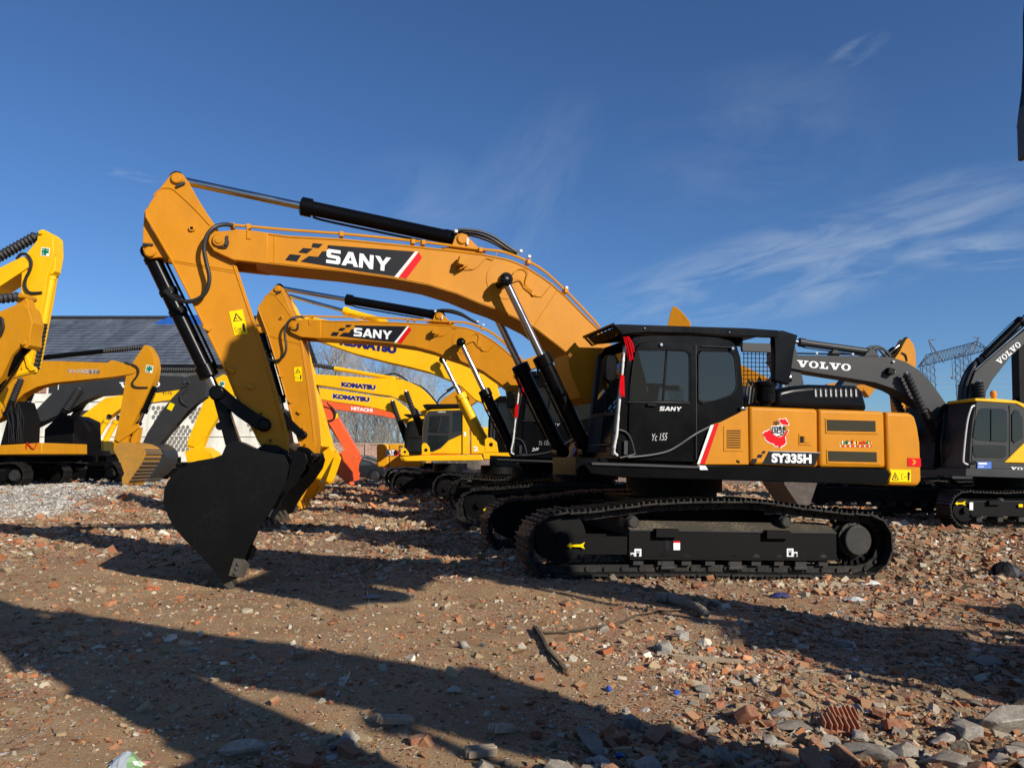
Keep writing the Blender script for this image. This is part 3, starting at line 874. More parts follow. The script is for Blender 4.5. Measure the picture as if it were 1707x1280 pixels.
    dw1 = [(1050, 668), (1051.5, 640), (1055, 610), (1060, 588), (1065, 583), (1110, 583.5), (1109, 605), (1104, 668.5)]
    dw2 = [(1106, 668.5), (1111, 605), (1112, 583.5), (1141, 585), (1147, 588), (1149, 596), (1149, 670)]
    rw_ = [(1164, 668), (1164, 592), (1169, 584.5), (1214, 585.5), (1221, 590), (1225, 598), (1228, 640), (1226, 650), (1219, 659), (1194, 668), (1172, 674)]
    dwh = [(1050, 668), (1051.5, 640), (1055, 610), (1060, 588), (1065, 583), (1141, 585), (1147, 588), (1149, 596), (1149, 670)]
    co = X(cab_out, -1.5); ho = [X(dwh, -1.5), X(rw_, -1.5)]
    q = MB(); q.holed(co, ho, -1.47, -1.42); q.holed(co, ho, -.57, -.52)
    skin = co[5:13] + [co[13]]                      # roof and back
    inn = [(x + (.04 if i < 3 else -.04), z - .05) for i, (x, z) in enumerate(skin)]
    for i in range(len(skin) - 1):
        if skin[i][1] < 2.45 and i > 2: pass
        q.prism([skin[i], skin[i + 1], inn[i + 1], inn[i]], -1.42, -.57)
    low = [co[0], co[1], (co[1][0] + .05, co[1][1]), (co[0][0] + .05, co[0][1])]; q.prism(low, -1.42, -.57)
    q.prism([co[0], (co[-1][0], co[0][1]), (co[-1][0], co[0][1] + .06), (co[0][0], co[0][1] + .06)], -1.42, -.57)
    cabo = q.build('cab', BLACK, root, bevel=.012, seg=2)
    # seat, console and levers behind the glass
    sx, sz = (co[0][0] + co[-1][0]) / 2 + .18, co[0][1]
    q = MB(); q.box((sx, -1.0, sz + .45), (.50, .50, .14)); q.box((sx + .24, -1.0, sz + .80), (.14, .48, .70), 0, Matrix.Rotation(.12, 3, 'Y')); q.box((sx + .30, -1.0, sz + 1.22), (.10, .28, .20)); q.box((sx + .05, -1.0, sz + .2), (.3, .3, .36))
    q.build('seat', BLACKM, cabo, bevel=.03, seg=3)
    for s_ in (-1.32, -.68):
        q = MB(); q.box((sx - .05, s_, sz + .50), (.45, .13, .30)); q.tube([(sx - .22, s_, sz + .62), (sx - .26, s_, sz + .85)], .018, 6, smooth=0); q.rod((sx - .26, s_, sz + .82), (sx - .27, s_, sz + .96), [(0, .03), (1, .035)], 10); q.build('console', BLACKM, cabo, bevel=.02)
    q = MB(); q.box((co[0][0] + .20, -.75, sz + 1.0), (.06, .20, .16)); q.tube([(co[0][0] + .2, -.75, sz + .5), (co[0][0] + .2, -.75, sz + .95)], .015, 6, smooth=0); q.build('monitor', BLACKM, cabo)
    y = -1.47
    # door panel, slightly proud
    door = [(1046, 765), (1047, 690), (1049, 660), (1052, 615), (1058, 583), (1066, 572), (1085, 569), (1140, 570), (1153, 576), (1158, 590), (1159, 610), (1159.5, 700), (1159, 722), (1130, 745), (1110, 755), (1080, 761)]
    q = MB(); q.holed(X(door, y), [X(dwh, y)], y - .028, y); dr = q.build('door', BLACK, cabo, bevel=.006, seg=2)
    yw = y - .028
    def win(name, pts, parent, mat=GLASS, fr=.9, yq=yw):
        q = MB(); q.flat(X(pts, yq), yq, 0, .006); w = q.build(name, mat, parent, bevel=.003)
        l = X(pts, yq - .006)
        loop = [Vector((a, yq - .006, c)) for a, c in l]; q = MB(); q.tube(loop + [loop[0]], .011, 6, smooth=0)
        q.build('seal', BLACKM, w)
        return w
    cg = clear_glass(); w1 = win('door_window', dw1, dr, cg, yq=yw + .012)
    win('door_window', dw2, dr, cg, yq=yw + .018)
    win('rear_side_window', rw_, cabo, cg, yq=y + .004)
    for pts_ in (dwh, rw_):
        q = MB(); q.prism(X(pts_, -1.5), -.55, -.545); q.build('far_window', cg, cabo, smooth=0)
    # what shows through the tinted panes: seat and levers as darker shapes behind glass are left to the pane itself
    q = MB()
    q.tube([P(1047, 670, yw - .01), P(1150, 672, yw - .01)], .008, 6, smooth=0)
    q.tube([P(1160, 575, yw - .0), P(1160.5, 650, yw), P(1161, 765, yw)], .007, 6, smooth=0)
    q.tube([P(1046, 762, yw - .01), P(1080, 759, yw - .01), P(1110, 753, yw - .01), P(1130, 743, yw - .01), P(1160, 723, yw - .01), P(1190, 708, yw + .02)], .016, 8)
    q.tube([P(1169, 577, y - .02), P(1222, 579, y - .02)], .008, 6, smooth=0)
    q.build('cab_trim', GREY, cabo)
    q = MB(); q.box(P(1086, 675, yw - .02), (.13, .03, .035)); q.build('door_handle', BLACKM, dr, bevel=.008)
    q = MB()
    for a, c in ((1101, 575), (1220, 581)):
        pp = P(a, c, yw); q.rod(pp, pp + Vector((0, -.03, 0)), [(0, .022), (1, .02)], 12)
    q.build('roof_knob', CHROME, cabo)
    q = MB(); pp = P(1238, 681, -1.5); q.box((pp.x, -1.5, pp.z), (.09, .05, .04), 0); q.build('grab_handle', CHROME, cabo, bevel=.01)
    letters(MU, 'SANY', (1099, 684.5), (1135, 685.2), (1100.5, 677.5), yw - .001, DECALGY, dr, 'badge_lettering', custom=True)
    if scribble: letters(MU, scribble, (1085, 735), (1111, 733.5), (1087, 723), yw - .001, DECALGY, dr, 'chalk_number', bold=-.005, th=.002)
    if second: letters(MU, second, (1070, 751), (1086, 748), (1072, 742), yw - .001, WHITE, dr, 'chalk_number', bold=-.004, th=.002)
    # curved step cover at the foot of the door
    q = MB(); q.tube([P(1030, 716, yw), P(1043, 720, yw), P(1052, 733, yw), P(1057, 752, yw), P(1057, 757, yw), P(1033, 763, yw)], .012, 8)
    q.box(P(1043, 746, yw), (.05, .02, .17)); q.build('step_cover', GREY, cabo)
    # front of the cab: glass leaning between the pillars, ribs low down
    a0, a1 = P(1030, 745, -1.5), P(1050, 572, -1.5)
    fn = Vector((-(a1.z - a0.z), 0, a1.x - a0.x)).normalized()
    if fn.x > 0: fn = -fn
    def fq(t0, t1, y0, y1, off):
        return [a0.lerp(a1, t0) * 1.0, a0.lerp(a1, t1) * 1.0], y0, y1, off
    def fpan(name, t0, t1, y0, y1, off, th, mat, parent=None, bev=.004):
        A, B = a0.lerp(a1, t0), a0.lerp(a1, t1); q = MB()
        vs = []
        for yy_ in (y0, y1):
            for pt in (A, B):
                vs.append(Vector((pt.x, yy_, pt.z)) + fn * off); vs.append(Vector((pt.x, yy_, pt.z)) + fn * (off + th))
        q.add(vs, [(0, 2, 3, 1), (4, 5, 7, 6), (0, 1, 5, 4), (2, 6, 7, 3), (1, 3, 7, 5), (0, 4, 6, 2)])
        return q.build(name, mat, parent or cabo, bevel=bev)
    fpan('front_window', .34, .93, -1.40, -.58, .0, .012, cg)
    fpan('lower_front_window', .04, .30, -1.30, -.68, .0, .02, GLASS)
    q = MB()
    for k in range(9):
        yy_ = -1.02 + k * .05
        A, B = a0.lerp(a1, -.05) + fn * .05, a0.lerp(a1, .30) + fn * .05
        q.tube([(A.x, yy_, A.z), (B.x, yy_, B.z)], .008, 6, smooth=0)
    for yy_ in (-1.42, -.56):
        A, B = a0.lerp(a1, -.08) + fn * .03, a0.lerp(a1, .98) + fn * .03
        q.tube([(A.x, yy_, A.z), (B.x, yy_, B.z)], .028, 8, smooth=0)
    for t_ in (.31, .33, .02):
        A = a0.lerp(a1, t_) + fn * .05
        q.tube([(A.x, -1.40, A.z), (A.x, -.58, A.z)], .014, 6, smooth=0)
    q.build('front_guard_bar', GREY, cabo)
    q = MB(); A = a0.lerp(a1, .34) + fn * .05; B = a0.lerp(a1, .72) + fn * .05; q.tube([(A.x, -1.15, A.z), ((A.x + B.x) / 2, -1.05, (A.z + B.z) / 2), (B.x, -.85, B.z)], .012, 6)
    q.build('wiper', BLACKM, cabo)
    # mirror
    pm = P(1017, 614, -1.50)
    q = MB(); q.prism(ell(pm.x, pm.z, .085, .175, 20, 3.2), -1.53, -1.47); mi = q.build('mirror', BLACK, root, bevel=.02)
    q = MB(); q.tube([P(1020, 630, -1.50), P(1030, 632, -1.5), P(1038, 633, -1.49)], .012, 6); q.build('mirror_arm', BLACKM, mi)
    # wrapped handrail with ribbons
    hr = [P(1046, 578, -1.52), P(1041, 582, -1.56), P(1039, 600, -1.57), P(1037, 625, -1.57), P(1034, 650, -1.57), P(1031, 690, -1.57), P(1028, 725, -1.57), P(1024, 745, -1.57), P(1024, 755, -1.56), P(1029, 759, -1.54)]
    q = MB(); rr = random.Random(3); 
    q.tube(hr, .0, 10); q = MB()
    dense = []
    for i in range(len(hr) - 1):
        for k in range(5): dense.append(hr[i].lerp(hr[i + 1], k / 5))
    dense.append(hr[-1])
    q.tube(dense, [.013 + rr.uniform(0, .008) for _ in dense], 9, smooth=0)
    q.build('wrapped_handrail', PLASTIC, root, smooth=60)
    q = MB()
    for k in range(7):
        a_ = P(1040 + k * 1.2, 561 + rr.uniform(0, 2), -1.60 - .006 * k); d_ = P(1047 + k * 1.6, 590 + rr.uniform(-4, 12), -1.60 - .006 * k)
        m_ = a_.lerp(d_, .5) + Vector((rr.uniform(-.02, .02), -.01, 0))
        q.tube([a_, m_, d_], [.010, .012, .010] if False else .011, 5, smooth=3)
    q.build('ribbon', RIBBON, root); q = MB()
    for k in range(5):
        a_ = P(1036 + k * .7, 625, -1.59); d_ = P(1033.5 + k * 1.6, 662 - rr.uniform(0, 6), -1.61 - .004 * k)
        q.tube([a_, a_.lerp(d_, .5) + Vector((rr.uniform(-.01, .01), 0, 0)), d_], .010, 5, smooth=3)
    q.rod(P(1037.5, 628, -1.58), P(1036.5, 636, -1.58), [(0, .03), (.5, .022), (1, .03)], 8)
    q.build('ribbon', RIBBON, root)
    # ---------------- roof guard
    q = MB()
    beam = X([(1022, 541), (1036, 540.5), (1243, 547), (1297, 550.5), (1297, 562), (1242, 560), (1150, 555), (1080, 553.5), (1037, 557)], -1.45)
    q.prism(beam, -1.45, -1.36); q.prism(beam, -.62, -.53)
    bx0, bx1 = beam[1][0], beam[3][0]; zt0, zt1 = beam[1][1], beam[3][1]
    q.add([(bx0, -1.36, zt0 - .005), (bx1, -1.36, zt1 - .005), (bx1, -.62, zt1 - .005), (bx0, -.62, zt0 - .005), (bx0, -1.36, zt0 - .02), (bx1, -1.36, zt1 - .02), (bx1, -.62, zt1 - .02), (bx0, -.62, zt0 - .02)], [(0, 1, 2, 3), (4, 7, 6, 5), (0, 4, 5, 1), (2, 6, 7, 3), (1, 5, 6, 2), (0, 3, 7, 4)])
    for c_ in ((1074, 547.5), (1215, 554)):
        pp = P(c_[0], c_[1], -1.45); q.rod(pp, pp + Vector((0, -.02, 0)), [(0, .016), (1, .014)], 8, 1)
    rg = q.build('roof_guard', [BLACK, CHROME], root, bevel=.006)
    # visor grille leaning forward and up
    t0_, t1_ = P(1022, 541, -1.45), P(1037, 557, -1.45)
    q = MB()
    for k in range(7):
        s_ = k / 6; a_ = t0_.lerp(t1_, s_); q.tube([(a_.x, -1.45, a_.z), (a_.x, -.45, a_.z)], .010, 6, smooth=0)
    for k in range(9):
        yy_ = -1.45 + k * .125; q.tube([(t0_.x, yy_, t0_.z), (t1_.x, yy_, t1_.z)], .014 if k % 8 == 0 else .009, 6, smooth=0)
    a_, c_ = t0_, Vector((t0_.x - .02, 0, t0_.z + .01)); q.tube([(a_.x, -1.46, a_.z), (a_.x, -.44, a_.z)], .02, 8, smooth=0)
    q.build('visor_grille', BLACK, rg)
    for yy_ in (-1.35, -.70):
        q = MB(); pp = P(1034, 548, yy_); q.rod(Vector((pp.x - .05, yy_, pp.z - .05)), Vector((pp.x + .02, yy_, pp.z - .05)), [(0, .05), (.3, .055), (1, .035)], 14); q.build('work_lamp', LAMP if yy_ > -1 else BLACK, rg)
    # rear shroud of the guard
    q = MB(); q.prism(X([(1290, 551), (1306, 551), (1330, 558.5), (1324, 585), (1316, 641), (1291, 634), (1292, 590)], -1.20), -1.20, -1.10)
    q.build('guard_post', BLACK, root, bevel=.012)
    q = MB(); q.prism(X([(1236, 571), (1292, 573), (1292, 588), (1238, 586)], -.55), -.55, -.50)
    rg2 = q.build('rear_beam', GREY, root, bevel=.008)
    q = MB()
    for k in range(9):
        xx = 1240 + k * 6.5; a_, c_ = P(xx, 582, -.46), P(xx, 645, -.46); q.tube([a_, c_], .006, 5, smooth=0)
    for k in range(8):
        zz_ = 590 + k * 7; a_, c_ = P(1238, zz_, -.45), P(1296, zz_ + 1, -.45); q.tube([a_, c_], .006, 5, smooth=0)
    q.build('mesh_guard', BLACKM, root)
    # things behind the cab: hoses, tank and valve block
    q = MB(); rr = random.Random(9)
    for k in range(7):
        a_ = P(1243 + k * 5, 674, -.6 + k * .1); d_ = P(1262 + k * 5, 674, -.2); m_ = P(1248 + k * 6, 640 - rr.uniform(0, 12), -.4)
        q.tube([a_, m_, d_], .018, 7)
    q.build('hose_bundle', RUBBER, root)
    q = MB(); b0, b1 = P(1170, 640, .3), P(1365, 690, .3); q.box(((b0.x + b1.x) / 2, .95, (b0.z + b1.z) / 2 - .15), (b1.x - b0.x, 1.0, .75)); q.build('fuel_tank', BLACKM, root, bevel=.03)
    # right-hand front box (other side of the boom)
    q = MB(); q.prism(X([(947, 767), (958, 742), (966, 735), (1030, 735), (1030, 767)], .75), .75, .98); q.build('tool_box', ORANGE, root, bevel=.02, seg=3)
    q = MB(); q.flat(X([(946, 770), (950, 770), (966, 738), (963, 736), (957, 743)], .747), .747, 1, .004); q.flat(X([(950.5, 770), (956, 770), (969, 740), (966, 738)], .747), .747, 0, .004); q.build('box_stripe', [DECALR, WHITE], root, smooth=0)

    # ---------------- boom
    tipc = P(365, 402, -.32)
    fork = [(349, 408), (347, 401), (350, 391), (358, 384.5), (368, 385.5), (381, 384.5), (396, 382), (415, 383.5), (447, 388), (447, 440), (416, 436.5), (389, 433.5), (372, 426), (356, 418)]
    body = [(440, 387), (480, 392.5), (569, 397.5), (686, 409), (754, 416.5), (803, 422.5), (845, 431), (862, 437), (880, 445.5), (900, 458), (919, 471.5), (942.5, 492), (978, 528), (1002, 551), (1022, 580), (1026, 610), (1018, 648), (1003, 668), (985, 672), (968, 662), (952, 625), (945.5, 590), (932, 579), (919, 569), (889, 546), (859, 531), (830, 517.5), (800, 507), (761, 490.5), (714, 476), (656, 465), (574, 453.5), (500, 446), (440, 439.5)]
    q = MB(); q.prism(X(body, -.30), -.30, .30); bo = q.build('boom', ORANGE, root, xf=XB, bevel=.008, smooth=20)
    q = MB(); q.prism(X(fork, -.32), -.32, -.235); q.prism(X(fork, -.32), .235, .32)
    q.prism(X([(425, 386), (447, 388), (447, 440), (425, 436)], -.3), -.235, .235)
    q.build('boom_fork', ORANGE, bo, xf=XB, bevel=.012, seg=3, smooth=25)
    q = MB(); pin(q, tipc.x, tipc.z, -.36, .36, .085); pin(q, tipc.x, tipc.z, -.375, .375, .05)
    v = P(378, 402, -.33); q.box((v.x, -.345, v.z), (.035, .03, .12), 1); q.tube([(tipc.x, -.34, tipc.z - .08), (tipc.x + .1, -.35, tipc.z - .07), (v.x + .02, -.35, v.z)], .010, 6, 1)
    q.build('stick_pin', [ORANGE, GREY], bo, xf=XB)
    # edge flanges of the side plate
    q = MB()
    top = X(body[0:14], -.30); low = X(body[21:34], -.30)
    q.tube([(a, -.302, c - .02) for a, c in top], .010, 5, smooth=0)
    q.tube([(a, -.302, c + .025) for a, c in low], .008, 5, smooth=0)
    for pts in (((806, 494), (832, 436)), ((890, 543), (930, 482)), ((457, 391), (457, 441))):
        a_, c_ = P(*pts[0], -.30), P(*pts[1], -.30); q.tube([a_, c_], .006, 5, smooth=0)
    q.build('weld_seam', ORANGE, bo, xf=XB)
    # doubler disc and boom cylinder pin
    cp, rp = ring(MU, (842, 467), 31, -.30)
    q = MB(); q.prism(ell(cp.x, cp.z, rp, rp, 36), -.308, -.295); q.build('doubler_plate', ORANGE, bo, xf=XB, bevel=.003)
    cpin = P(842, 467, -.58)
    q = MB(); q.rod((cpin.x, -.62, cpin.z), (cpin.x, .62, cpin.z), [(0, .05), (.01, .075), (.09, .085), (.1, .06), (.9, .06), (.91, .085), (.99, .075), (1, .05)], 20)
    for k in range(6):
        an = k * math.pi / 3; q.rod((cpin.x + .055 * math.cos(an), -.64, cpin.z + .055 * math.sin(an)), (cpin.x + .055 * math.cos(an), -.61, cpin.z + .055 * math.sin(an)), [(0, .01), (1, .01)], 6)
    q.build('boom_cylinder_pin', BLACK, bo, xf=XB)
    # top bracket of the stick cylinder
    yb = -.13
    br = X([(735, 414), (752, 412), (757, 398), (762, 391.5), (769, 390), (777, 392.5), (783, 400), (796, 413), (810, 421), (800, 424), (742, 417)], yb)
    q = MB(); q.prism(br, -.17, -.11); q.prism(br, .11, .17); cb = P(769, 400.5, yb); pin(q, cb.x, cb.z, -.20, .20, .075)
    v = P(779, 403, -.18); q.box((v.x, -.19, v.z), (.035, .02, .10), 1)
    q.build('cylinder_bracket', [ORANGE, PLASTIC], bo, xf=XB, bevel=.008)
    # pipes along the top
    q = MB()
    for yy_, d_ in ((-.20, 0), (-.13, 1.0)):
        pl_ = [(388, 376), (420, 378.5), (480, 384), (560, 389.5), (640, 397), (700, 403.5), (745, 409), (800, 416), (832, 419), (850, 424), (875, 434), (900, 447), (922, 465), (945, 487), (975, 518), (1000, 546)]
        q.tube([P(a, c - d_, yy_) for a, c in pl_], .014, 6, smooth=2)
    for a, c in ((388, 376), (415, 377.5), (569, 390), (688, 402.5), (705, 404), (800, 416), (880, 436), (942, 484)):
        v = P(a, c + 2, -.17); q.box(v, (.05, .14, .06), 0)
    v1, v2 = P(413, 380, -.325), P(412, 398, -.325); q.tube([v1, v2, P(418, 398, -.325)], .010, 6, smooth=0)
    q.build('hydraulic_pipe', ORANGE2, bo, xf=XB)
    q = MB()
    for k, (o1, yy_) in enumerate(((0, -.10), (6, -.02), (10, .06))):
        q.tube([P(757, 391 + o1, yy_), P(765, 384 + o1 * .6, yy_), P(785, 384 + o1 * .8, yy_), P(805, 387.5 + o1, yy_), P(825, 396 + o1, yy_), P(845, 410 + o1 * .8, yy_), P(862, 421 + o1 * .5, yy_)], .022, 8)
    q.build('top_hose', RUBBER, bo, xf=XB)
    for a, c in ((868, 419), (882, 428), (944, 480), (760, 386)):
        q = MB(); q.box(P(a, c, -.16), (.05, .05, .045))
        q.build('pipe_clip', PLASTIC, bo, xf=XB, bevel=.01)
    # work lamp bracket on the boom side, wires
    q = MB(); v = P(768, 437, -.36); q.box((v.x, -.40, v.z), (.09, .14, .12), 0, Matrix.Rotation(.2, 3, 'Y')); v = P(771, 447, -.33)
    q.box((v.x, -.36, v.z - .0), (.13, .12, .02), 0, Matrix.Rotation(-.6, 3, 'Y')); q.box((v.x, -.32, v.z + .05), (.04, .04, .1), 0)
    q.build('boom_lamp', ORANGE2, bo, xf=XB, bevel=.004)
    q = MB()
    q.tube([P(776, 445, -.36), P(788, 449, -.31), P(800, 442, -.31), P(810, 431, -.31), P(822, 433, -.31), P(829, 420, -.31)], .007, 5)
    q.tube([P(853, 462, -.5), P(862, 450, -.34), P(875, 448, -.33), (P(880, 455, -.33)), P(876, 468, -.32), P(878, 477, -.32), P(888, 485, -.32)], .007, 5)
    q.tube([P(853, 466, -.5), P(865, 466, -.34), P(874, 477, -.33), P(884, 487, -.32), P(890, 494, -.32)], .009, 5)
    q.tube([P(893, 494, -.31), P(903, 495, -.31), P(922, 472, -.31)], .006, 5, smooth=0)
    q.box(P(890, 491, -.315), (.06, .03, .03))
    q.build('grease_line', ORANGE2, bo, xf=XB)
    # lettering on the boom
    yl = -.304
    q = MB()
    q.flat(X([(546.5, 408.8), (691, 419.6), (658, 462), (501, 436), (515, 427), (530, 428.5), (537, 419), (546, 419.5)], yl), yl, 0)
    for pts in (((521.5, 405.5), (538.5, 407), (531.5, 413.5), (519.5, 412)), ((505, 413.5), (521.5, 415), (512, 422.5), (497.5, 420.8)), ((483, 423.8), (502, 425.8), (495, 436), (475.5, 433.5))):
        q.flat(X(pts, yl), yl, 0)
    q.flat(X([(692.5, 419.3), (697.3, 419.8), (663.5, 462.6), (657.5, 461.6)], yl - .001), yl - .001, 1)
    q.flat(X([(698, 420.5), (703.5, 430), (678, 464), (664.5, 463.2)], yl - .001), yl - .001, 2)
    fl = q.build('boom_banner', [DECALB, WHITE, DECALR], bo, xf=XB, smooth=0)
    letters(MU, 'SANY', (543.5, 438.3), (650.5, 453.2), (545, 414.8), yl - .004, WHITE, fl, 'boom_lettering', custom=True, xf=XB)

    # ---------------- boom rams
    rodn = P(842, 467, -.52); bar = P(978, 752, -.52)
    for yy_ in (-.52, .52):
        p0 = XB @ Vector((rodn.x, yy_, rodn.z)); p1 = Vector((bar.x, yy_, bar.z))
        sp = (P(908, 588, -.52) - rodn).length / (bar - rodn).length
        cylinder(root, 'boom_cylinder', p0, p1, sp, .104, .054, BLACK)
    # ---------------- stick ram
    r0 = P(296, 300, 0); sb = P(769, 400.5, 0); d0 = P(499, 347, 0)
    p0 = XS @ Vector((r0.x, 0, r0.z)); p1 = XB @ Vector((sb.x, 0, sb.z))
    cylinder(root, 'stick_cylinder', p0, p1, (d0 - r0).length / (sb - r0).length, .098, .052, BLACK)

    # ---------------- stick
    st = [(284, 292), (288, 288.5), (295, 287), (304, 290), (314, 303), (329, 330), (345, 356), (362, 380), (395, 445), (428, 543.5), (447, 603), (466, 668), (481, 724), (481, 755), (468, 762), (452, 760), (437, 748), (418, 712.5), (390, 656), (370, 606), (321, 505), (285.6, 434), (262, 395), (248, 372), (243, 358), (243, 350), (253, 333), (263, 318)]
    q = MB(); q.prism(X(st, -.23), -.23, .23); sk_ = q.build('stick', ORANGE, root, xf=XS, bevel=.008, smooth=20)
    # ear that carries the bucket ram
    ear = [(241, 352), (243, 366), (262, 396), (285, 432), (266, 429), (250, 431), (240, 424), (237.5, 412), (238.5, 380)]
    q = MB(); q.prism(X(ear, -.15), -.15, .15)
    e1, re = ring(MU, (249.5, 420), 10, -.17); pin(q, e1.x, e1.z, -.19, .19, re)
    v = P(247, 408, -.18); q.box((v.x, -.19, v.z), (.12, .02, .03), 1)
    q.build('stick_lug', [ORANGE, GREY], sk_, xf=XS, bevel=.006); q = MB()
    e2, re2 = ring(MU, (294, 298), 10, -.25); pin(q, e2.x, e2.z, -.27, .27, re2); v = P(301, 308, -.25); q.box((v.x, -.255, v.z), (.12, .02, .035), 1, Matrix.Rotation(-.6, 3, 'Y'))
    q.build('top_pin', [ORANGE, GREY], sk_, xf=XS, bevel=.006)
    q = MB()
    inset = [(256, 326), (268, 315), (283, 314), (295, 321), (325, 349), (350, 376)]
    q.tube([P(a, c, -.232) for a, c in inset], .010, 5, smooth=3)
    q.tube([P(a, c, -.232) for a, c in ((243, 350), (244, 362), (285, 432), (321, 503), (370, 604), (420, 708), (440, 748))], .014, 5, smooth=0)
    q.tube([P(a, c, -.232) for a, c in ((383, 425), (423, 544), (441, 603), (460, 668), (474, 722))], .009, 5, smooth=0)
    q.tube([P(281, 433, -.232), P(395, 452, -.232)], .007, 5, smooth=0)
    q.tube([P(281, 436, -.232), P(395, 456, -.232)], .005, 5, smooth=0)
    q.build('stick_flange', ORANGE, sk_, xf=XS)
    q = MB()
    for a, c, r_ in ((320, 381.5, .045), (435, 690, .035), (451, 734, .035)):
        q = MB(); v = P(a, c, -.23); q.rod(v, v + Vector((0, -.03, 0)), [(0, r_), (1, r_ * .8)], 14); q.rod(v + Vector((0, -.03, 0)), v + Vector((0, -.034, 0)), [(0, r_ * .45), (1, r_ * .45)], 10, 1); q.build('stick_boss', [ORANGE2, BLACKM], sk_, xf=XS)
    for a, c in ((345, 548), (385, 618), (418, 645)):
        q = MB(); v = P(a, c, -.24); q.box(v + Vector((0, -.02, 0)), (.09, .05, .04), 0, Matrix.Rotation(.5, 3, 'Y'))
        q.build('hose_bracket', [ORANGE2, BLACKM], sk_, xf=XS)
    # warning label
    q = MB(); yq = -.234
    q.flat(X([(391, 559.5), (413.5, 556), (404.5, 515.5), (381.5, 519.5)], yq), yq, 0)
    q.flat(X([(388.5, 536.5), (404.5, 533.8), (393, 521.5)], yq - .003), yq - .003, 1, .001)
    q.flat(X([(391, 535), (401.5, 533.2), (394, 525)], yq - .004), yq - .004, 0, .001)
    for a, c in ((393, 532), (397.5, 531.5)): q.flat(X([(a, c), (a + 2, c - .3), (a + 1.6, c - 3), (a, c - 2.5)], yq - .005), yq - .005, 1, .001)
    q.flat(X([(406.5, 553), (409, 552.6), (408.5, 546), (408, 541), (406.5, 538.5), (404, 540), (404, 546)], yq - .003), yq - .003, 1, .001)
    q.flat(X([(396, 549.5), (402.5, 548.6), (402.3, 547.6), (395.8, 548.6)], yq - .003), yq - .003, 1, .001)
    for pp in (((392, 553), (396, 552.4), (395.8, 551.7), (391.9, 552.3)), ((390.6, 546.6), (394.5, 546), (394.3, 545.3), (390.4, 545.9)), ((392, 553), (392.8, 552.9), (391.2, 546), (390.5, 546.2))):
        q.flat(X(pp, yq - .003), yq - .003, 1, .001)
    q.build('warning_label', [DECALY, DECALB], sk_, xf=XS, smooth=0)
    # long hose loop and its pipe on the back
    q = MB()
    q.tube([P(388, 376, -.24), P(372, 374.5, -.30), P(356, 380, -.36), P(344, 395, -.38), (P(340, 415, -.38)), P(344, 438, -.37), P(349, 462, -.36), P(345, 483, -.35), P(333, 497, -.33), P(313, 503, -.30), P(292, 498, -.24), P(275, 485, -.18)], .026, 10)
    q.build('hose_loop', RUBBER, sk_, xf=XS if not stick_rot else XB @ rot_at(tip2, stick_rot * .6))
    # ---------------- bucket ram, links, bucket
    bc0 = P(249.5, 421, 0); knee = P(362, 655, 0); bsp = P(344, 632, 0)
    L_ = (knee - bc0).length; t_ = (bsp - bc0).length / L_
    cyl_ = cylinder(root, 'bucket_cylinder', Vector((knee.x, 0, knee.z)), Vector((bc0.x, 0, bc0.z)), 1 - t_, .098, .055, BLACK, xf=XS)
    q = MB(); a_ = P(285, 493, -.11); q.tube([P(272, 480, -.10), P(285, 490, -.13), P(306, 496, -.11)], .02, 7)
    for tt in (.28, .42):
        c_ = Vector((bc0.x, 0, bc0.z)).lerp(Vector((knee.x, 0, knee.z)), tt); d_ = (Vector((knee.x, 0, knee.z)) - Vector((bc0.x, 0, bc0.z))).normalized()
        q.rod(c_ - d_ * .03, c_ + d_ * .03, [(0, .112), (1, .112)], 18)
    q.build('clamp', BLACKM, cyl_, xf=XS)
    q = MB()
    rk = [(352, 648), (360, 642), (372, 645), (398, 668), (430, 690), (450, 700), (452, 712), (440, 720), (425, 714), (395, 694), (372, 674), (356, 664)]
    q.prism(X(rk, -.29), -.31, -.25); q.prism(X(rk, -.29), .25, .31)
    v, r_ = ring(MU, (440, 708), 12, -.31); pin(q, v.x, v.z, -.33, .33, r_); v, r_ = ring(MU, (362, 655), 14, -.31); pin(q, v.x, v.z, -.34, .34, r_)
    q.build('rocker_link', BLACK, root, xf=XS, bevel=.01)
    q = MB(); pl2 = [(353, 655), (362, 648), (373, 655), (387, 700), (398, 732), (404, 745), (388, 752), (376, 742), (364, 695)]
    q.prism(X(pl2, -.16), -.20, .20)
    v = P(366, 710, -.2); q.rod((v.x, -.2, v.z), (v.x, -.1, v.z), [(0, .05), (1, .05)], 12)
    q.build('power_link', BLACK, root, xf=XS, bevel=.015)
    belly = X([(437, 752), (412, 742), (396, 734), (384, 735), (376, 744), (370, 758), (357, 763), (343, 765.5), (328, 768), (315, 772), (301, 780), (289, 791), (280, 803), (275, 815), (273.5, 828), (274.5, 842), (281, 860), (291, 878), (306, 896), (330, 920), (353, 945), (366, 962), (374, 972)], -.75)
    rest = X([(399, 962), (409, 930), (420, 905), (436, 876), (458, 842), (478, 802), (482, 775), (474, 758)], -.75)
    bk = bucket(root, belly, rest, .75, [SCRATCH, WORND], xf=XK)
    q = MB(); er = X([(426, 750), (440, 740), (462, 742), (480, 752), (487, 768), (480, 782), (455, 790), (430, 770)], -.3)
    q.prism(er, -.33, -.26); q.prism(er, .26, .33)
    v, r_ = ring(MU, (470, 764), 13, -.35); pin(q, v.x, v.z, -.38, .38, r_); v, r_ = ring(MU, (392, 744), 11, -.3); pin(q, v.x, v.z, -.30, .30, r_)
    q.build('bucket_ear', BLACK, bk, xf=XK, bevel=.01)
    return root


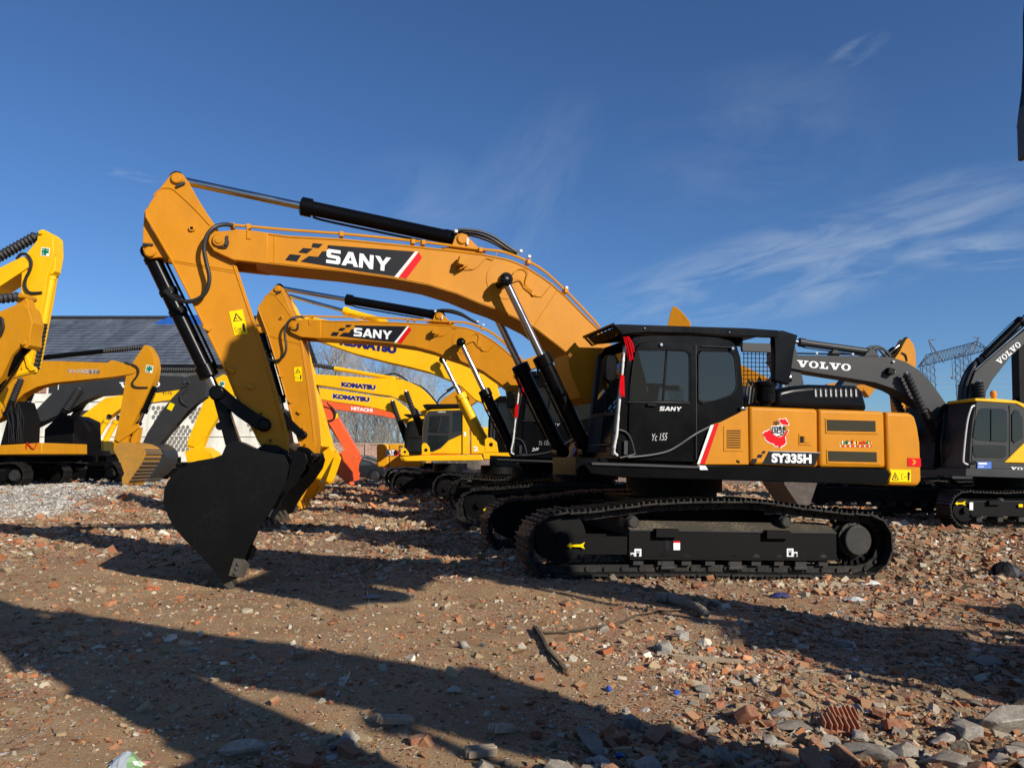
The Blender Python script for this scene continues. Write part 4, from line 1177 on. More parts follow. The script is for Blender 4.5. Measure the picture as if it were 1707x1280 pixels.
def mesh_mat():
    if 'mesh_grille' in MATS: return MATS['mesh_grille']
    m, N, L, b = new_mat('mesh_grille')
    tc = N.new('ShaderNodeTexCoord')
    v = N.new('ShaderNodeTexVoronoi'); v.inputs['Scale'].default_value = 55; v.inputs['Randomness'].default_value = 0.0
    mp = N.new('ShaderNodeMapping'); mp.inputs['Rotation'].default_value = (0, R(45), 0)
    L.new(tc.outputs['Object'], mp.inputs[0]); L.new(mp.outputs[0], v.inputs['Vector'])
    cr = N.new('ShaderNodeValToRGB'); cr.color_ramp.elements[0].position = .35; cr.color_ramp.elements[1].position = .5
    cr.color_ramp.elements[0].color = (.004, .004, .004, 1); cr.color_ramp.elements[1].color = (.055, .05, .03, 1)
    L.new(v.outputs['Distance'], cr.inputs[0]); L.new(cr.outputs[0], b.inputs['Base Color'])
    b.inputs['Roughness'].default_value = .7; b.inputs['Specular IOR Level'].default_value = .1
    MATS['mesh_grille'] = m
    return m


build_orange(MU, 'nearest orange excavator in full side view, black cab chalked Yc 155, bucket on the ground')
F2 = Frame(1.57, 16.26, -.04, .4, 2.2)
build_orange(F2, 'second orange excavator, behind the nearest one, its black cab chalked Yc 135 and 2#', boom_rot=-0.9, stick_rot=-7.5, scribble='Yc 135', second='2#')

# ------------------------------------------------------------------ the other machines of the yard
def plate(root, F, name, pts, w, mat, bevel=.010, y0=None, y1=None, smooth=22, label=None):
    a = -w if y0 is None else y0; b = w if y1 is None else y1
    q = MB(); q.prism(F.xz(pts, a), a, b)
    return q.build(name, mat, root, bevel=bevel, smooth=smooth, label=label)


def ram(root, F, name, a, b, split, rpx, rrpx, y, mat, rod=CHROME, bellows=False, both=False):
    pa, pb = F.p(*a, y), F.p(*b, y)
    _, rb = ring(F, b, rpx, y); _, rr = ring(F, b, rrpx, y)
    for yy in ((y, -y) if both else (y,)):
        cylinder(root, name, Vector((pa.x, yy, pa.z)), Vector((pb.x, yy, pb.z)), split, rb, rr, mat, rod, bellows=bellows, collar=not bellows, rod_end=.05)


def undercarriage(root, F, x0, x1, near=-1.5, z=.0, h=.95, n=42, w=.55, M=None, dusty=False, dx=0, cf=True):
    P = gen_path(x0, x1, z, h)
    track_side(root, P, near, near + w, n, -1, M=M, detail=False, dusty=dusty)
    track_side(root, P, -near - w, -near, n, 1, M=M, detail=False, dusty=dusty)
    if cf:
        c = (x0 + x1) / 2
        q = MB(); q.box((c, 0, z + .72), (1.5, -2 * near - .9, .38)); q.rod((c, 0, z + .9), (c, 0, z + 1.2), [(0, .6), (1, .6)], 28)
        q.build('centre_frame', BLACKM, root, bevel=.02)


def pinset(root, F, pts, w, mat, rpx=4):
    for c in pts:
        q = MB(); v, r = ring(F, c, rpx, -w); pin(q, v.x, v.z, -w - .04, w + .04, r)
        q.build('pin', mat, root)


def flats(root, F, name, y, items, mats, th=.004):
    q = MB()
    for i, (pts, mi) in enumerate(items):
        q.flat(F.xz(pts, y - .001 * i), y - .001 * i, mi, th)
    return q.build(name, mats, root, smooth=0)


def rect(x0, y0, x1, y1):
    return [(x0, y1), (x1, y1), (x1, y0), (x0, y0)]


def cross_logo(root, F, c, s, y, tilt=0.0):
    cx, cy = c
    def rp(pts): return [(cx + a * math.cos(tilt) - b * math.sin(tilt), cy + a * math.sin(tilt) + b * math.cos(tilt)) for a, b in pts]
    it = [(rp([(-s, s), (s, s), (s, -s), (-s, -s)]), 0),
          (rp([(-.85 * s, .3 * s), (.85 * s, .3 * s), (.85 * s, -.3 * s), (-.85 * s, -.3 * s)]), 1),
          (rp([(-.3 * s, .85 * s), (.3 * s, .85 * s), (.3 * s, -.85 * s), (-.3 * s, -.85 * s)]), 1)]
    for a, b in ((-1, -1), (1, -1), (-1, 1)):
        it.append((rp([((a * .6 - .2) * s, (b * .6 + .2) * s), ((a * .6 + .2) * s, (b * .6 + .2) * s), ((a * .6 + .2) * s, (b * .6 - .2) * s), ((a * .6 - .2) * s, (b * .6 - .2) * s)]), 1))
    return flats(root, F, 'cross_emblem', y, it, [WHITE, DECALG])


# ---- third machine of the row: big bright yellow, mostly behind the second orange one
F = Frame(.7, 20.6, 0, 0)
K = thing('excavator', 'large bright yellow excavator just behind the second orange one, with yellow ram barrels', 'excavator', F)
undercarriage(K, F, -2.35, 2.1, n=44)
bm = plate(K, F, 'boom', [(500, 530), (520, 528), (600, 546), (700, 570), (765, 592), (800, 612), (828, 640), (836, 668), (828, 688), (808, 684), (806, 672), (792, 666), (770, 645), (749, 633), (717, 620.5), (680, 611), (640, 602), (587, 588), (508, 560), (498, 545)], .28, YELLOW)
letters(F, 'KOMATSU', (566, 575), (660, 590), (568, 561), -.285, DECALN, bm, 'boom_lettering', bold=.075)
st = plate(K, F, 'stick', [(464, 500), (470, 490), (480, 492), (494, 520), (506, 560), (518, 622), (537, 742), (528, 752), (514, 745), (494, 690), (470, 610), (452, 540)], .2, YELLOW)
ram(K, F, 'stick_cylinder', (470, 490), (640, 536), .60, 5.5, 3, 0, YELLOW)
ram(K, F, 'boom_cylinder', (738, 600), (806, 735), .42, 7.5, 3.6, -.5, YELLOW, both=True)
bk = bucket(K, F.xz([(531, 742), (514, 742), (500, 745), (486, 757), (476, 775), (472, 795), (477, 815), (490, 838)], -.62), F.xz([(500, 834), (512, 806), (527, 780), (540, 757)], -.62), .62, [YELLOW, YELLOW2], cutter=True)
pinset(K, F, [(521, 715)], .2, YELLOW2, 5)
q = MB(); q.prism(F.xz([(512, 730), (521, 726), (530, 760), (520, 768)], -.1), -.12, .12); q.build('bucket_link', YELLOW, K, bevel=.01)
cb = plate(K, F, 'cab', [(812, 757), (814, 700), (822, 668), (833, 660), (905, 660), (915, 670), (915, 757)], 1, BLACK, bevel=.04, y0=-1.45, y1=-.5)
flats(cb, F, 'side_window', -1.45, [([(828, 722), (831, 672), (868, 668), (868, 722)], 0), ([(874, 722), (874, 668), (906, 670), (908, 722)], 0)], [GLASS], .01)
q = MB()
for a in (817, 822): q.tube([F.p(a, 750, -1.47), F.p(a + 4, 672, -1.47)], .03, 6, smooth=0)
q.build('front_pillar', GREY, cb)
plate(K, F, 'fender', [(808, 754), (808, 733), (812, 729), (820, 730), (828, 737), (831, 754)], 1, YELLOW, y0=-1.50, y1=-1.44, bevel=.01)
v, r = ring(F, (818.5, 741), 3.4, -1.5); q = MB(); q.rod((v.x, -1.503, v.z), (v.x, -1.49, v.z), [(0, r), (1, r)], 18); q.build('fender_hole', BLACKM, K)
plate(K, F, 'deck', [(804, 754), (950, 756), (950, 770), (806, 766)], 1, YELLOW, y0=-1.5, y1=1.5, bevel=.02)
plate(K, F, 'rear_body', [(915, 754), (915, 705), (1020, 707), (1024, 757)], 1, YELLOW, y0=-1.5, y1=1.5, bevel=.06)

# ---- fourth
F = Frame(-.35, 25.4, 0, 1)
K = thing('excavator', 'yellow excavator with navy lettering, owner of the upper of two lettered yellow booms', 'excavator', F)
undercarriage(K, F, -2.25, 2.0, n=40)
bm = plate(K, F, 'boom', [(512, 627), (520, 623.5), (560, 626), (619, 630), (655, 631), (672, 633), (683, 637), (700, 645), (714, 657), (728, 674), (736, 690), (728, 706), (714, 704), (704, 690), (690, 678), (670, 668), (651, 660), (620, 656), (584, 650), (540, 643), (514, 640)], .26, YELLOW)
letters(F, 'KOMATSU', (568.6, 645), (626.4, 650.8), (569, 636), -.262, WHITE, bm, 'lettering_outline', bold=.09)
letters(F, 'KOMATSU', (569, 644.4), (626, 650), (569.4, 636.3), -.268, DECALN, bm, 'boom_lettering', bold=.075)
plate(K, F, 'stick', [(505, 605), (512, 598), (520, 606), (526, 640), (531, 664), (555, 752), (552, 766), (540, 760), (520, 700), (502, 640)], .19, YELLOW)
ram(K, F, 'stick_cylinder', (512, 606), (662, 632), .30, 3.6, 2, 0, YELLOW, bellows=True)
ram(K, F, 'boom_cylinder', (676, 651), (702, 722), .62, 4.6, 2.4, -.46, BLACKM, bellows=True, both=True)
bucket(K, F.xz([(548, 750), (536, 748), (525, 754), (517, 766), (513, 780), (514, 795), (522, 812)], -.6), F.xz([(532, 808), (544, 800), (551, 780), (556, 764)], -.6), .6, [YELLOW, YELLOW2])
q = MB(); q.tube([F.p(660, 631, -.2), F.p(700, 644, -.2), F.p(716, 657, -.2), F.p(730, 674, -.2)], .03, 6); q.tube([F.p(636, 627, 0), F.p(655, 623, 0), F.p(668, 627, 0), F.p(680, 636, 0)], .03, 6); q.build('hose_bundle', RUBBER, bm)
cb = plate(K, F, 'cab', [(703, 757), (704, 715), (707, 695), (712, 685), (720, 680.5), (778, 679), (779, 757)], 1, YELLOW, bevel=.05, y0=-1.42, y1=-.45)
flats(cb, F, 'dark_side', -1.42, [([(704, 752), (705.5, 712), (709, 693), (715, 685), (771, 683), (770, 724), (748, 734), (735, 747), (722, 753)], 0)], [GREY], .012)
flats(cb, F, 'side_window', -1.434, [([(714, 721), (717, 694), (728, 692.5), (749, 693), (748, 722)], 1), ([(755, 720), (756, 687), (770, 686), (770, 717)], 0), ([(712, 750), (714, 725), (748, 725), (747, 735), (733, 746), (722, 751)], 0)], [GLASS, GLASS], .008)
letters(F, 'KOMATSU', (730, 687.6), (743, 687.6), (730, 685.6), -1.436, WHITE, cb, 'cab_lettering')
q = MB()
q.tube([F.p(735, 694, -1.45), F.p(730, 721, -1.45)], .02, 5, smooth=0)
for a, b in ((716, 714), (746, 715)): q.box(F.p(a, b, -1.45), (.05, .02, .05))
q.build('window_bar', GREY, cb)
plate(K, F, 'roof_guard', [(704, 675), (710, 673.5), (778, 673), (778, 678), (715, 680), (709, 682)], 1, BLACKM, bevel=.01, y0=-1.5, y1=-.4)
plate(K, F, 'fender', [(703, 758), (703, 742), (706, 738), (711, 739), (716, 746), (717, 758)], 1, YELLOW, y0=-1.47, y1=-1.42, bevel=.008)
v, r = ring(F, (710, 750), 2.8, -1.48); q = MB(); q.rod((v.x, -1.48, v.z), (v.x, -1.46, v.z), [(0, r), (1, r)], 16); q.build('fender_hole', BLACKM, K)
plate(K, F, 'deck', [(668, 761), (700, 759), (802, 758), (806, 767), (672, 769)], 1, YELLOW, y0=-1.5, y1=1.45, bevel=.02)
plate(K, F, 'rear_pillar', [(771, 757), (771, 683), (778, 683), (782, 700), (783, 757)], 1, YELLOW, y0=-1.47, y1=-1.425, bevel=.01)
flats(K, F, 'side_label', -1.475, [(rect(773, 720, 777, 727), 0)], [WHITE])
plate(K, F, 'rear_body', [(784, 757), (784, 712), (850, 712), (852, 757)], 1, YELLOW, y0=-1.4, y1=1.4, bevel=.05)
letters(F, '2', (789, 752), (797, 752), (789, 744), -1.42, WHITE, K, 'number_lettering', bold=.05)

# ---- fifth
F = Frame(-2.6, 30.2, 0, 2)
K = thing('excavator', 'yellow excavator with navy lettering, owner of the lower of two lettered yellow booms', 'excavator', F)
undercarriage(K, F, -2.1, 2.1, n=38)
bm = plate(K, F, 'boom', [(512, 652), (522, 645), (560, 650.5), (600, 656), (640, 662), (656, 663), (664, 669), (676, 678), (688, 693), (690, 712), (680, 712), (672, 701), (651, 686.5), (629, 681), (600, 675.5), (560, 670), (520, 663)], .25, YELLOW)
letters(F, 'KOMATSU', (554.2, 664.6), (616.2, 671), (554.6, 655.6), -.252, WHITE, bm, 'lettering_outline', bold=.09)
letters(F, 'KOMATSU', (554.7, 664), (615.8, 670.2), (555.2, 656), -.258, DECALN, bm, 'boom_lettering', bold=.075)
plate(K, F, 'stick', [(508, 640), (516, 634), (524, 640), (534, 676), (552, 735), (552, 752), (540, 748), (520, 700)], .18, YELLOW)
ram(K, F, 'boom_cylinder', (653, 667), (676, 732), .60, 4.2, 2.2, -.44, BLACKM, bellows=True, both=True)
bucket(K, F.xz([(546, 742), (538, 742), (530, 750), (525, 762), (525, 776), (533, 796)], -.55), F.xz([(541, 792), (548, 778), (553, 752)], -.55), .55, [YELLOW, YELLOW2])
cb = plate(K, F, 'cab', [(673, 757), (675, 720), (679, 706), (686, 699), (698, 696), (722, 697), (724, 757)], 1, BLACKM, bevel=.05, y0=-1.4, y1=-.45)
flats(cb, F, 'side_window', -1.4, [([(680, 728), (683, 708), (688, 703), (702, 702), (703, 729)], 0), ([(678, 752), (679.5, 732), (703, 732), (703, 752)], 0)], [GLASS], .01)
plate(K, F, 'cab_roof', [(679, 703), (685, 697), (698, 693.5), (720, 694), (720, 698), (698, 698), (688, 701)], 1, YELLOW, bevel=.01, y0=-1.44, y1=-.42)
plate(K, F, 'roof_guard', [(672, 691), (676, 690), (712, 690), (712, 695), (682, 697)], 1, BLACKM, bevel=.01, y0=-1.4, y1=-.4)
plate(K, F, 'fender', [(668, 759), (668, 749), (671, 746), (676, 747), (681, 754), (682, 759)], 1, YELLOW, y0=-1.45, y1=-1.40, bevel=.008)
v, r = ring(F, (675, 753), 2.2, -1.46); q = MB(); q.rod((v.x, -1.46, v.z), (v.x, -1.44, v.z), [(0, r), (1, r)], 14); q.build('fender_hole', BLACKM, K)
plate(K, F, 'deck', [(666, 761), (760, 759), (760, 767), (670, 768)], 1, YELLOW, y0=-1.45, y1=1.45, bevel=.02)

# ---- facing away: boxy rear with two-tone emblem, boom rising to the right
F = Frame(-4.2, 37.5, 0, -3)
K = thing('excavator', 'deep yellow excavator turned away, square rear lettered CAT, left of the cabs', 'excavator', F)
undercarriage(K, F, -1.9, 2.2, n=36)
cw = plate(K, F, 'counterweight', [(628, 779), (627, 745), (629, 740), (648, 740), (648, 779)], 1, YELLOW2, y0=-1.45, y1=1.45, bevel=.08)
bd = plate(K, F, 'engine_cover', [(648.5, 779), (648.5, 740), (672, 740), (700, 743), (703, 772), (700, 778)], 1, YELLOW2, y0=-1.45, y1=1.45, bevel=.04)
letters(F, 'CAT', (641.6, 760.2), (658.4, 760.2), (641.6, 748.6), -1.455, DECALB, bd, 'lettering_outline', bold=.12)
letters(F, 'CAT', (642.4, 759.4), (657.6, 759.4), (642.4, 749.4), -1.462, WHITE, bd, 'body_lettering', bold=.06)
v, r = ring(F, (660, 755), 5.2, -1.455); q = MB(); q.rod((v.x, -1.456, v.z), (v.x, -1.45, v.z), [(0, r), (1, r)], 20, 1); q.rod((v.x - .02, -1.459, v.z + .02), (v.x - .02, -1.45, v.z + .02), [(0, r * .75), (1, r * .75)], 20, 0); q.build('emblem_disc', [DECALB, DECALR], bd)
flats(bd, F, 'side_vent', -1.455, [(rect(665, 743, 671, 760), 0), (rect(666, 745, 670, 750), 1), (rect(666, 752, 670, 758), 1)], [BLACKM, DECALGY])
bm = plate(K, F, 'boom', [(725, 690), (731, 674), (742, 662), (760, 650), (780, 638), (806, 626), (900, 590), (905, 606), (820, 650), (790, 672), (760, 690), (740, 700)], .25, ORANGE2)
q = MB(); q.tube([F.p(727, 676, -.1), F.p(733, 664, -.1), F.p(745, 654, -.1), F.p(752, 650, -.1)], .04, 6); q.tube([F.p(745, 652, 0), F.p(770, 637, 0), F.p(800, 620, 0)], .07, 8, smooth=0); q.build('hose_bundle', RUBBER, bm)

# ---- orange-red arm
F = Frame(-3.6, 34.2, 0, 1)
K = thing('excavator', 'orange-red excavator arm with white lettering, bucket on the ground before the black car', 'excavator', F)
bm = plate(K, F, 'boom', [(522, 662), (530, 659), (560, 664.5), (600, 671), (640, 680), (664, 686), (690, 692), (700, 712), (684, 710), (662, 698.5), (629, 692), (590, 686.5), (562, 683), (540, 677), (524, 671)], .26, RED)
letters(F, 'HITACHI', (585.5, 683.6), (621, 687.2), (585.5, 677.4), -.265, WHITE, bm, 'boom_lettering', bold=.05)
st = plate(K, F, 'stick', [(518, 650), (524, 644), (534, 652), (549, 672), (557, 684), (598, 754), (598, 764), (588, 766), (575, 751), (547, 704), (524, 668)], .19, RED)
q = MB(); q.tube([F.p(549, 664, -.2), F.p(546, 672, -.24), F.p(555, 681, -.26), F.p(559, 690, -.26), F.p(556, 699, -.26), F.p(545, 702, -.22)], .035, 6); q.tube([F.p(546, 704, -.1), F.p(570, 740, -.1)], .05, 6, smooth=0); q.tube([F.p(552, 706, -.15), F.p(573, 738, -.15)], .03, 6, smooth=0); q.build('hose_bundle', RUBBER, st)
flats(st, F, 'stick_label', -.20, [([(559, 698), (564, 695), (563, 688), (559, 691)], 0), ([(534, 676), (538, 674), (538, 669), (534, 671)], 1)], [DECALY, WHITE])
bucket(K, F.xz([(582, 751), (573, 750), (566, 755), (561, 764), (559, 775), (562, 787), (568, 796), (577, 804)], -.55), F.xz([(588, 802), (590, 785), (591, 773), (596, 762)], -.55), .55, [RED, RED])
pinset(K, F, [(577, 752), (592, 761)], .2, RED, 3)
plate(K, F, 'body', [(700, 765), (700, 720), (760, 720), (762, 765)], 1, RED, y0=-1.3, y1=1.3, bevel=.05)
undercarriage(K, F, -1.0, 2.9, n=34)

# ---- left row, facing right. nearest: amber stick at the frame edge
F = Frame(-14.5, 15.4, .1, 0)
K = thing('excavator', 'amber excavator at the left edge, stick top with round pins and black bucket ram', 'excavator', F)
plate(K, F, 'stick', [(-90, 560), (0, 519), (25, 508.5), (38, 506), (47, 514), (54, 538), (50, 556), (50, 575), (44, 581), (34, 577), (20, 591), (2, 628), (-60, 700), (-110, 640)], .2, ORANGE2)
plate(K, F, 'lug', [(27, 509), (29, 497), (34, 489), (41, 490), (46, 503), (50, 520), (40, 516)], .12, ORANGE2)
pinset(K, F, [(36, 493), (40, 572)], .2, ORANGE2, 4.5)
ram(K, F, 'stick_cylinder', (36, 494), (-110, 512), .80, 7.5, 3.5, 0, BOOT, bellows=True)
ram(K, F, 'bucket_cylinder', (-50, 700), (40, 577), .18, 9.5, 5, 0, BLACK)
q = MB(); q.tube([F.p(-8, 545, -.24), F.p(1, 530, -.26), F.p(5, 545, -.26), F.p(0, 560, -.24)], .035, 8); q.build('hose_loop', RUBBER, K)
plate(K, F, 'boom', [(-330, 640), (-200, 540), (-40, 530), (-10, 545), (-20, 580), (-160, 600), (-300, 700)], .28, ORANGE2)
bucket(K, F.xz([(-190, 690), (-150, 695), (-142, 730), (-160, 790), (-200, 850)], -.6), F.xz([(-220, 830), (-230, 760), (-210, 700)], -.6), .6, [ORANGE2, WORN])

# ---- bright yellow tall stick
F = Frame(-17.5, 17.8, .1, 0)
K = thing('excavator', 'bright yellow excavator at far left, tall stick with green cross emblem against the sky', 'excavator', F)
st = plate(K, F, 'stick', [(62, 400), (63, 388), (67, 383.5), (72, 382.5), (80, 386.5), (88, 394), (89, 420), (86, 440), (79, 458), (72, 500), (62, 550), (52, 602), (46, 622), (36, 618), (32, 560), (34, 500), (36, 455), (43, 424)], .21, YELLOW)
plate(K, F, 'lug', [(86, 400), (92, 420), (92, 452), (86, 458), (80, 455), (82, 430)], .12, YELLOW)
pinset(K, F, [(68.5, 388), (43.5, 434)], .22, YELLOW, 3.8)
cross_logo(st, F, (75.5, 420), 7, -.212, .12)
bm = plate(K, F, 'boom', [(-260, 640), (-60, 482), (0, 446), (20, 436), (38, 427.5), (48, 430), (52, 438), (48, 445), (36, 453), (0, 477), (-60, 524), (-240, 700)], .27, YELLOW)
ram(K, F, 'stick_cylinder', (67, 390), (-140, 506), .62, 8, 4, 0, BOOT, bellows=True)
ram(K, F, 'bucket_cylinder', (57, 622), (87.5, 455), .48, 6.5, 3.2, 0, YELLOW, bellows=True)
q = MB(); q.tube([F.p(28, 432, -.25), F.p(35, 424, -.28), F.p(45, 425, -.30), F.p(52, 436, -.30), F.p(50, 450, -.30), F.p(43, 464, -.28), F.p(42, 478, -.26), F.p(50, 488, -.25), F.p(70, 488, -.22)], .035, 8); q.build('hose_loop', RUBBER, st)
q = MB(); q.prism(F.xz([(40, 590), (45, 588), (52, 608), (58, 612), (60, 617), (52, 619), (46, 612)], -.22), -.26, -.20)
q.tube([F.p(16, 628, -.15), F.p(60, 616, -.15)], .08, 8, smooth=0)
q.prism(F.xz([(18, 622), (30, 620), (44, 600), (42, 590), (20, 612)], -.2), -.2, .2)
q.build('bucket_link', YELLOW, K, bevel=.01)
bucket(K, F.xz([(-50, 618), (-45, 640), (-60, 680), (-100, 720), (-140, 720)], -.6), F.xz([(-150, 690), (-110, 640), (-70, 612)], -.6), .6, [YELLOW, WORN])

# ---- amber one with katakana on the boom, bucket on the gravel
F = Frame(-19.6, 28.6, .34, 0)
K = thing('excavator', 'amber excavator with Japanese characters along its boom, ribbed bucket set down on the gravel', 'excavator', F)
undercarriage(K, F, -3.0, 1.85, z=0, h=.95, n=44)
bm = plate(K, F, 'boom', [(67, 601.5), (101, 602), (179, 604.5), (186, 600), (211, 606.5), (224, 613), (227, 619), (221, 623), (190, 628), (160, 631), (130, 634), (89, 638), (61, 645), (40, 656), (20, 674), (5, 696), (-20, 706), (-30, 680), (0, 640), (25, 618), (45, 607)], .26, ORANGE2)
ls = letters(F, 'ヤンクル北海道部', (113, 622.5), (166.5, 623.5), (113, 614.5), -.266, WHITE, bm, 'boom_lettering_outline', bold=.05)
letters(F, 'ヤンクル北海道部', (113, 622.2), (166.5, 623.2), (113, 614.8), -.272, DECALB, bm, 'boom_lettering', bold=.0)
ram(K, F, 'stick_cylinder', (243, 578), (72, 596), .40, 4.2, 2.2, 0, BLACK, bellows=True)
ram(K, F, 'boom_cylinder', (36, 630), (12, 690), .60, 5, 2.6, -.45, BLACKM, bellows=True, both=True)
st = plate(K, F, 'stick', [(223, 601), (236, 582), (240, 575.5), (245, 575.5), (250, 581), (257, 594), (260, 612), (257, 632), (249, 648), (237, 674), (219, 710), (212, 736), (205, 752), (196, 758), (189, 749), (190, 732), (196, 710), (204, 665), (210, 625)], .21, ORANGE2)
cross_logo(st, F, (249, 615), 6, -.215, .2)
q = MB(); q.tube([F.p(208, 605, -.25), F.p(224, 609, -.3), F.p(231, 616, -.3), F.p(229, 626, -.3), F.p(221, 637, -.28), F.p(226, 645, -.26), F.p(246, 646, -.24)], .035, 7); q.build('hose_loop', RUBBER, st)
ram(K, F, 'bucket_cylinder', (232, 706), (256, 648), .30, 4.6, 2.4, 0, BLACK)
q = MB(); q.prism(F.xz([(192, 733), (196, 728), (225, 708), (231, 706), (233, 712), (226, 718), (198, 737)], -.25), -.28, -.22); q.build('rocker_link', ORANGE2, K, bevel=.01)
q = MB(); q.prism(F.xz([(226, 712), (232, 712), (227, 738), (217, 740), (219, 730)], -.15), -.16, .16); q.build('power_link', ORANGE2, K, bevel=.01)
bucket(K, F.xz([(198, 738), (208, 736.5), (227, 739.5), (238, 745), (243, 752), (243, 758), (238, 770), (229, 783), (221, 794), (209, 812)], -.62), F.xz([(204.5, 809), (203.5, 796), (207.5, 789), (201, 771), (190, 751)], -.62), .62, [paint('worn_amber', (0.42, 0.20, 0.02), .6, 0, .9, dust=(.22, .14, .06), scale=3), ORANGE2], tooth_len=.12, cutter=False)
q = MB()
pts = F.xz([(241, 749), (243.5, 756), (238.5, 770), (229.5, 783), (221.5, 794), (213, 806)], -.62)
for k in range(1, len(pts)):
    a, b = Vector((pts[k - 1][0], 0, pts[k - 1][1])), Vector((pts[k][0], 0, pts[k][1]))
    for t in (0.0, .5):
        c = a.lerp(b, t); q.box((c.x + .015, 0, c.z), (.05, 1.26, .05))
q.build('wear_strip', WORN, K)
plate(K, F, 'deck', [(-60, 745), (0, 742), (70, 738), (70, 757), (0, 758), (-60, 760)], 1, ORANGE2, y0=-1.5, y1=1.4, bevel=.03)
plate(K, F, 'front_frame', [(0, 742), (14, 690), (30, 668), (40, 700), (38, 742)], 1, BLACKM, y0=-.5, y1=.5, bevel=.02)
q = MB(); rr = random.Random(5)
for k in range(10):
    a = 14 + k * 2.6; q.tube([F.p(a, 738, -.6), F.p(a + rr.uniform(-4, 4), 705 + rr.uniform(-8, 8), -.62), F.p(a - 6 + rr.uniform(-5, 5), 668 + rr.uniform(0, 10), -.5)], .014, 5)
q.build('hose_bundle', RUBBER, K)
q = MB(); q.tube([F.p(44, 750, -1.5), F.p(45, 738, -1.55), F.p(56, 748, -1.55), F.p(62, 737, -1.55)], .018, 6); q.build('red_hose', DECALR, K)

# ---- dark grey one behind it
F = Frame(-18.6, 32.4, .34, 0)
K = thing('excavator', 'dark grey excavator between two yellow ones on the left, white lettering on its boom', 'excavator', F)
undercarriage(K, F, -2.6, 2.3, n=42)
bm = plate(K, F, 'boom', [(38, 702), (61, 682), (87, 655), (116, 638), (140, 630), (200, 625), (262, 625.5), (302, 627), (312, 630), (316, 636), (314, 643), (302, 646.5), (255, 653), (200, 656.5), (162, 659.5), (138, 669.6), (122, 680), (91, 694), (45, 717)], .26, GREY)
letters(F, 'VOLVO', (199, 646.5), (267, 645), (199, 637), -.265, WHITE, bm, 'boom_lettering', custom=True)
st = plate(K, F, 'stick', [(302, 647), (304, 630), (325, 624), (334, 622), (342, 627), (345, 641), (342, 662), (328, 672), (314, 684), (282, 721), (263, 744), (248, 748), (236, 742), (245, 722), (268, 686), (286, 664)], .2, GREY)
flats(st, F, 'stick_label', -.205, [([(278, 681), (286, 685), (291.5, 674), (283.5, 670.5)], 0)], [DECALY])
ram(K, F, 'stick_cylinder', (334, 617), (170, 616), .60, 4.4, 2.4, 0, BLACKM, bellows=True)
ram(K, F, 'bucket_cylinder', (276, 722), (330, 668), .30, 4.6, 2.4, 0, BLACKM)
ram(K, F, 'boom_cylinder', (135, 645), (88, 716), .52, 6, 3, -.45, BLACKM, bellows=True, both=True)
q = MB(); q.tube([F.p(306, 633, -.25), F.p(316, 640, -.3), F.p(308, 652, -.3), F.p(301, 660, -.28), F.p(303, 670, -.26), F.p(313, 677, -.24)], .035, 7); q.build('hose_loop', GREY, st)
v, r = ring(F, (308, 637), 4, -.3); q = MB(); pin(q, v.x, v.z, -.31, .31, r); q.build('pin', CHROME, bm)
bucket(K, F.xz([(248, 741), (258, 739), (266, 744), (274, 751), (276, 762), (270, 778), (256, 792), (246, 800)], -.6), F.xz([(240, 795), (236, 770), (238, 750)], -.6), .6, [GREY, WORN], cutter=False)
plate(K, F, 'front_frame', [(72, 758), (74, 715), (100, 690), (122, 700), (124, 758)], 1, BLACKM, y0=-1.2, y1=.9, bevel=.03)
plate(K, F, 'slew_base', [(-10, 790), (-5, 758), (128, 758), (130, 790)], 1, BLACKM, y0=-.6, y1=.6, bevel=.02)
plate(K, F, 'deck', [(0, 752), (122, 750), (124, 760), (0, 762)], 1, BLACKM, y0=-1.45, y1=1.4, bevel=.02)

# ---- yellow one farthest of that row
F = Frame(-17.2, 37.4, .3, 0)
K = thing('excavator', 'yellow excavator beyond the dark grey arm, its bucket seen before the white wall', 'excavator', F)
undercarriage(K, F, -2.4, 2.2, n=38)
bm = plate(K, F, 'boom', [(121, 710), (122, 704), (175, 663), (200, 659), (293, 650), (340, 645), (352, 648), (352, 658), (340, 662), (288, 666), (252, 671), (205, 678), (183, 694), (170, 703), (127, 733)], .25, YELLOW)
letters(F, 'ヤンクル', (271, 659), (287, 658), (271, 653), -.26, DECALB, bm, 'boom_lettering', bold=.02)
st = plate(K, F, 'stick', [(346, 654), (350, 636), (372, 624), (384, 632), (391, 652), (386, 664), (363, 694), (346, 722), (336, 748), (324, 752), (312, 746), (312, 736), (330, 692)], .2, YELLOW)
cross_logo(st, F, (370, 640), 4.5, -.205, .2)
ram(K, F, 'bucket_cylinder', (342, 726), (364, 684), .35, 3.2, 1.8, -.05, YELLOW)
ram(K, F, 'boom_cylinder', (182, 694), (158, 736), .12, 4.4, 2.2, -.45, YELLOW, both=True)
q = MB(); q.prism(F.xz([(313, 742), (320, 738), (342, 722), (346, 726), (324, 745)], -.22), -.25, -.2); q.build('rocker_link', YELLOW, K)
bucket(K, F.xz([(322, 748), (338, 745), (352, 754), (358, 766), (352, 778), (338, 790)], -.55), F.xz([(322, 784), (312, 770), (308, 752)], -.55), .55, [YELLOW, YELLOW2], cutter=False)
plate(K, F, 'slew_base', [(100, 786), (104, 757), (176, 757), (180, 786)], 1, BLACKM, y0=-.6, y1=.6, bevel=.02)
plate(K, F, 'deck', [(60, 755), (120, 740), (126, 732), (172, 735), (174, 757), (60, 762)], 1, YELLOW, y0=-1.4, y1=1.4, bevel=.03)

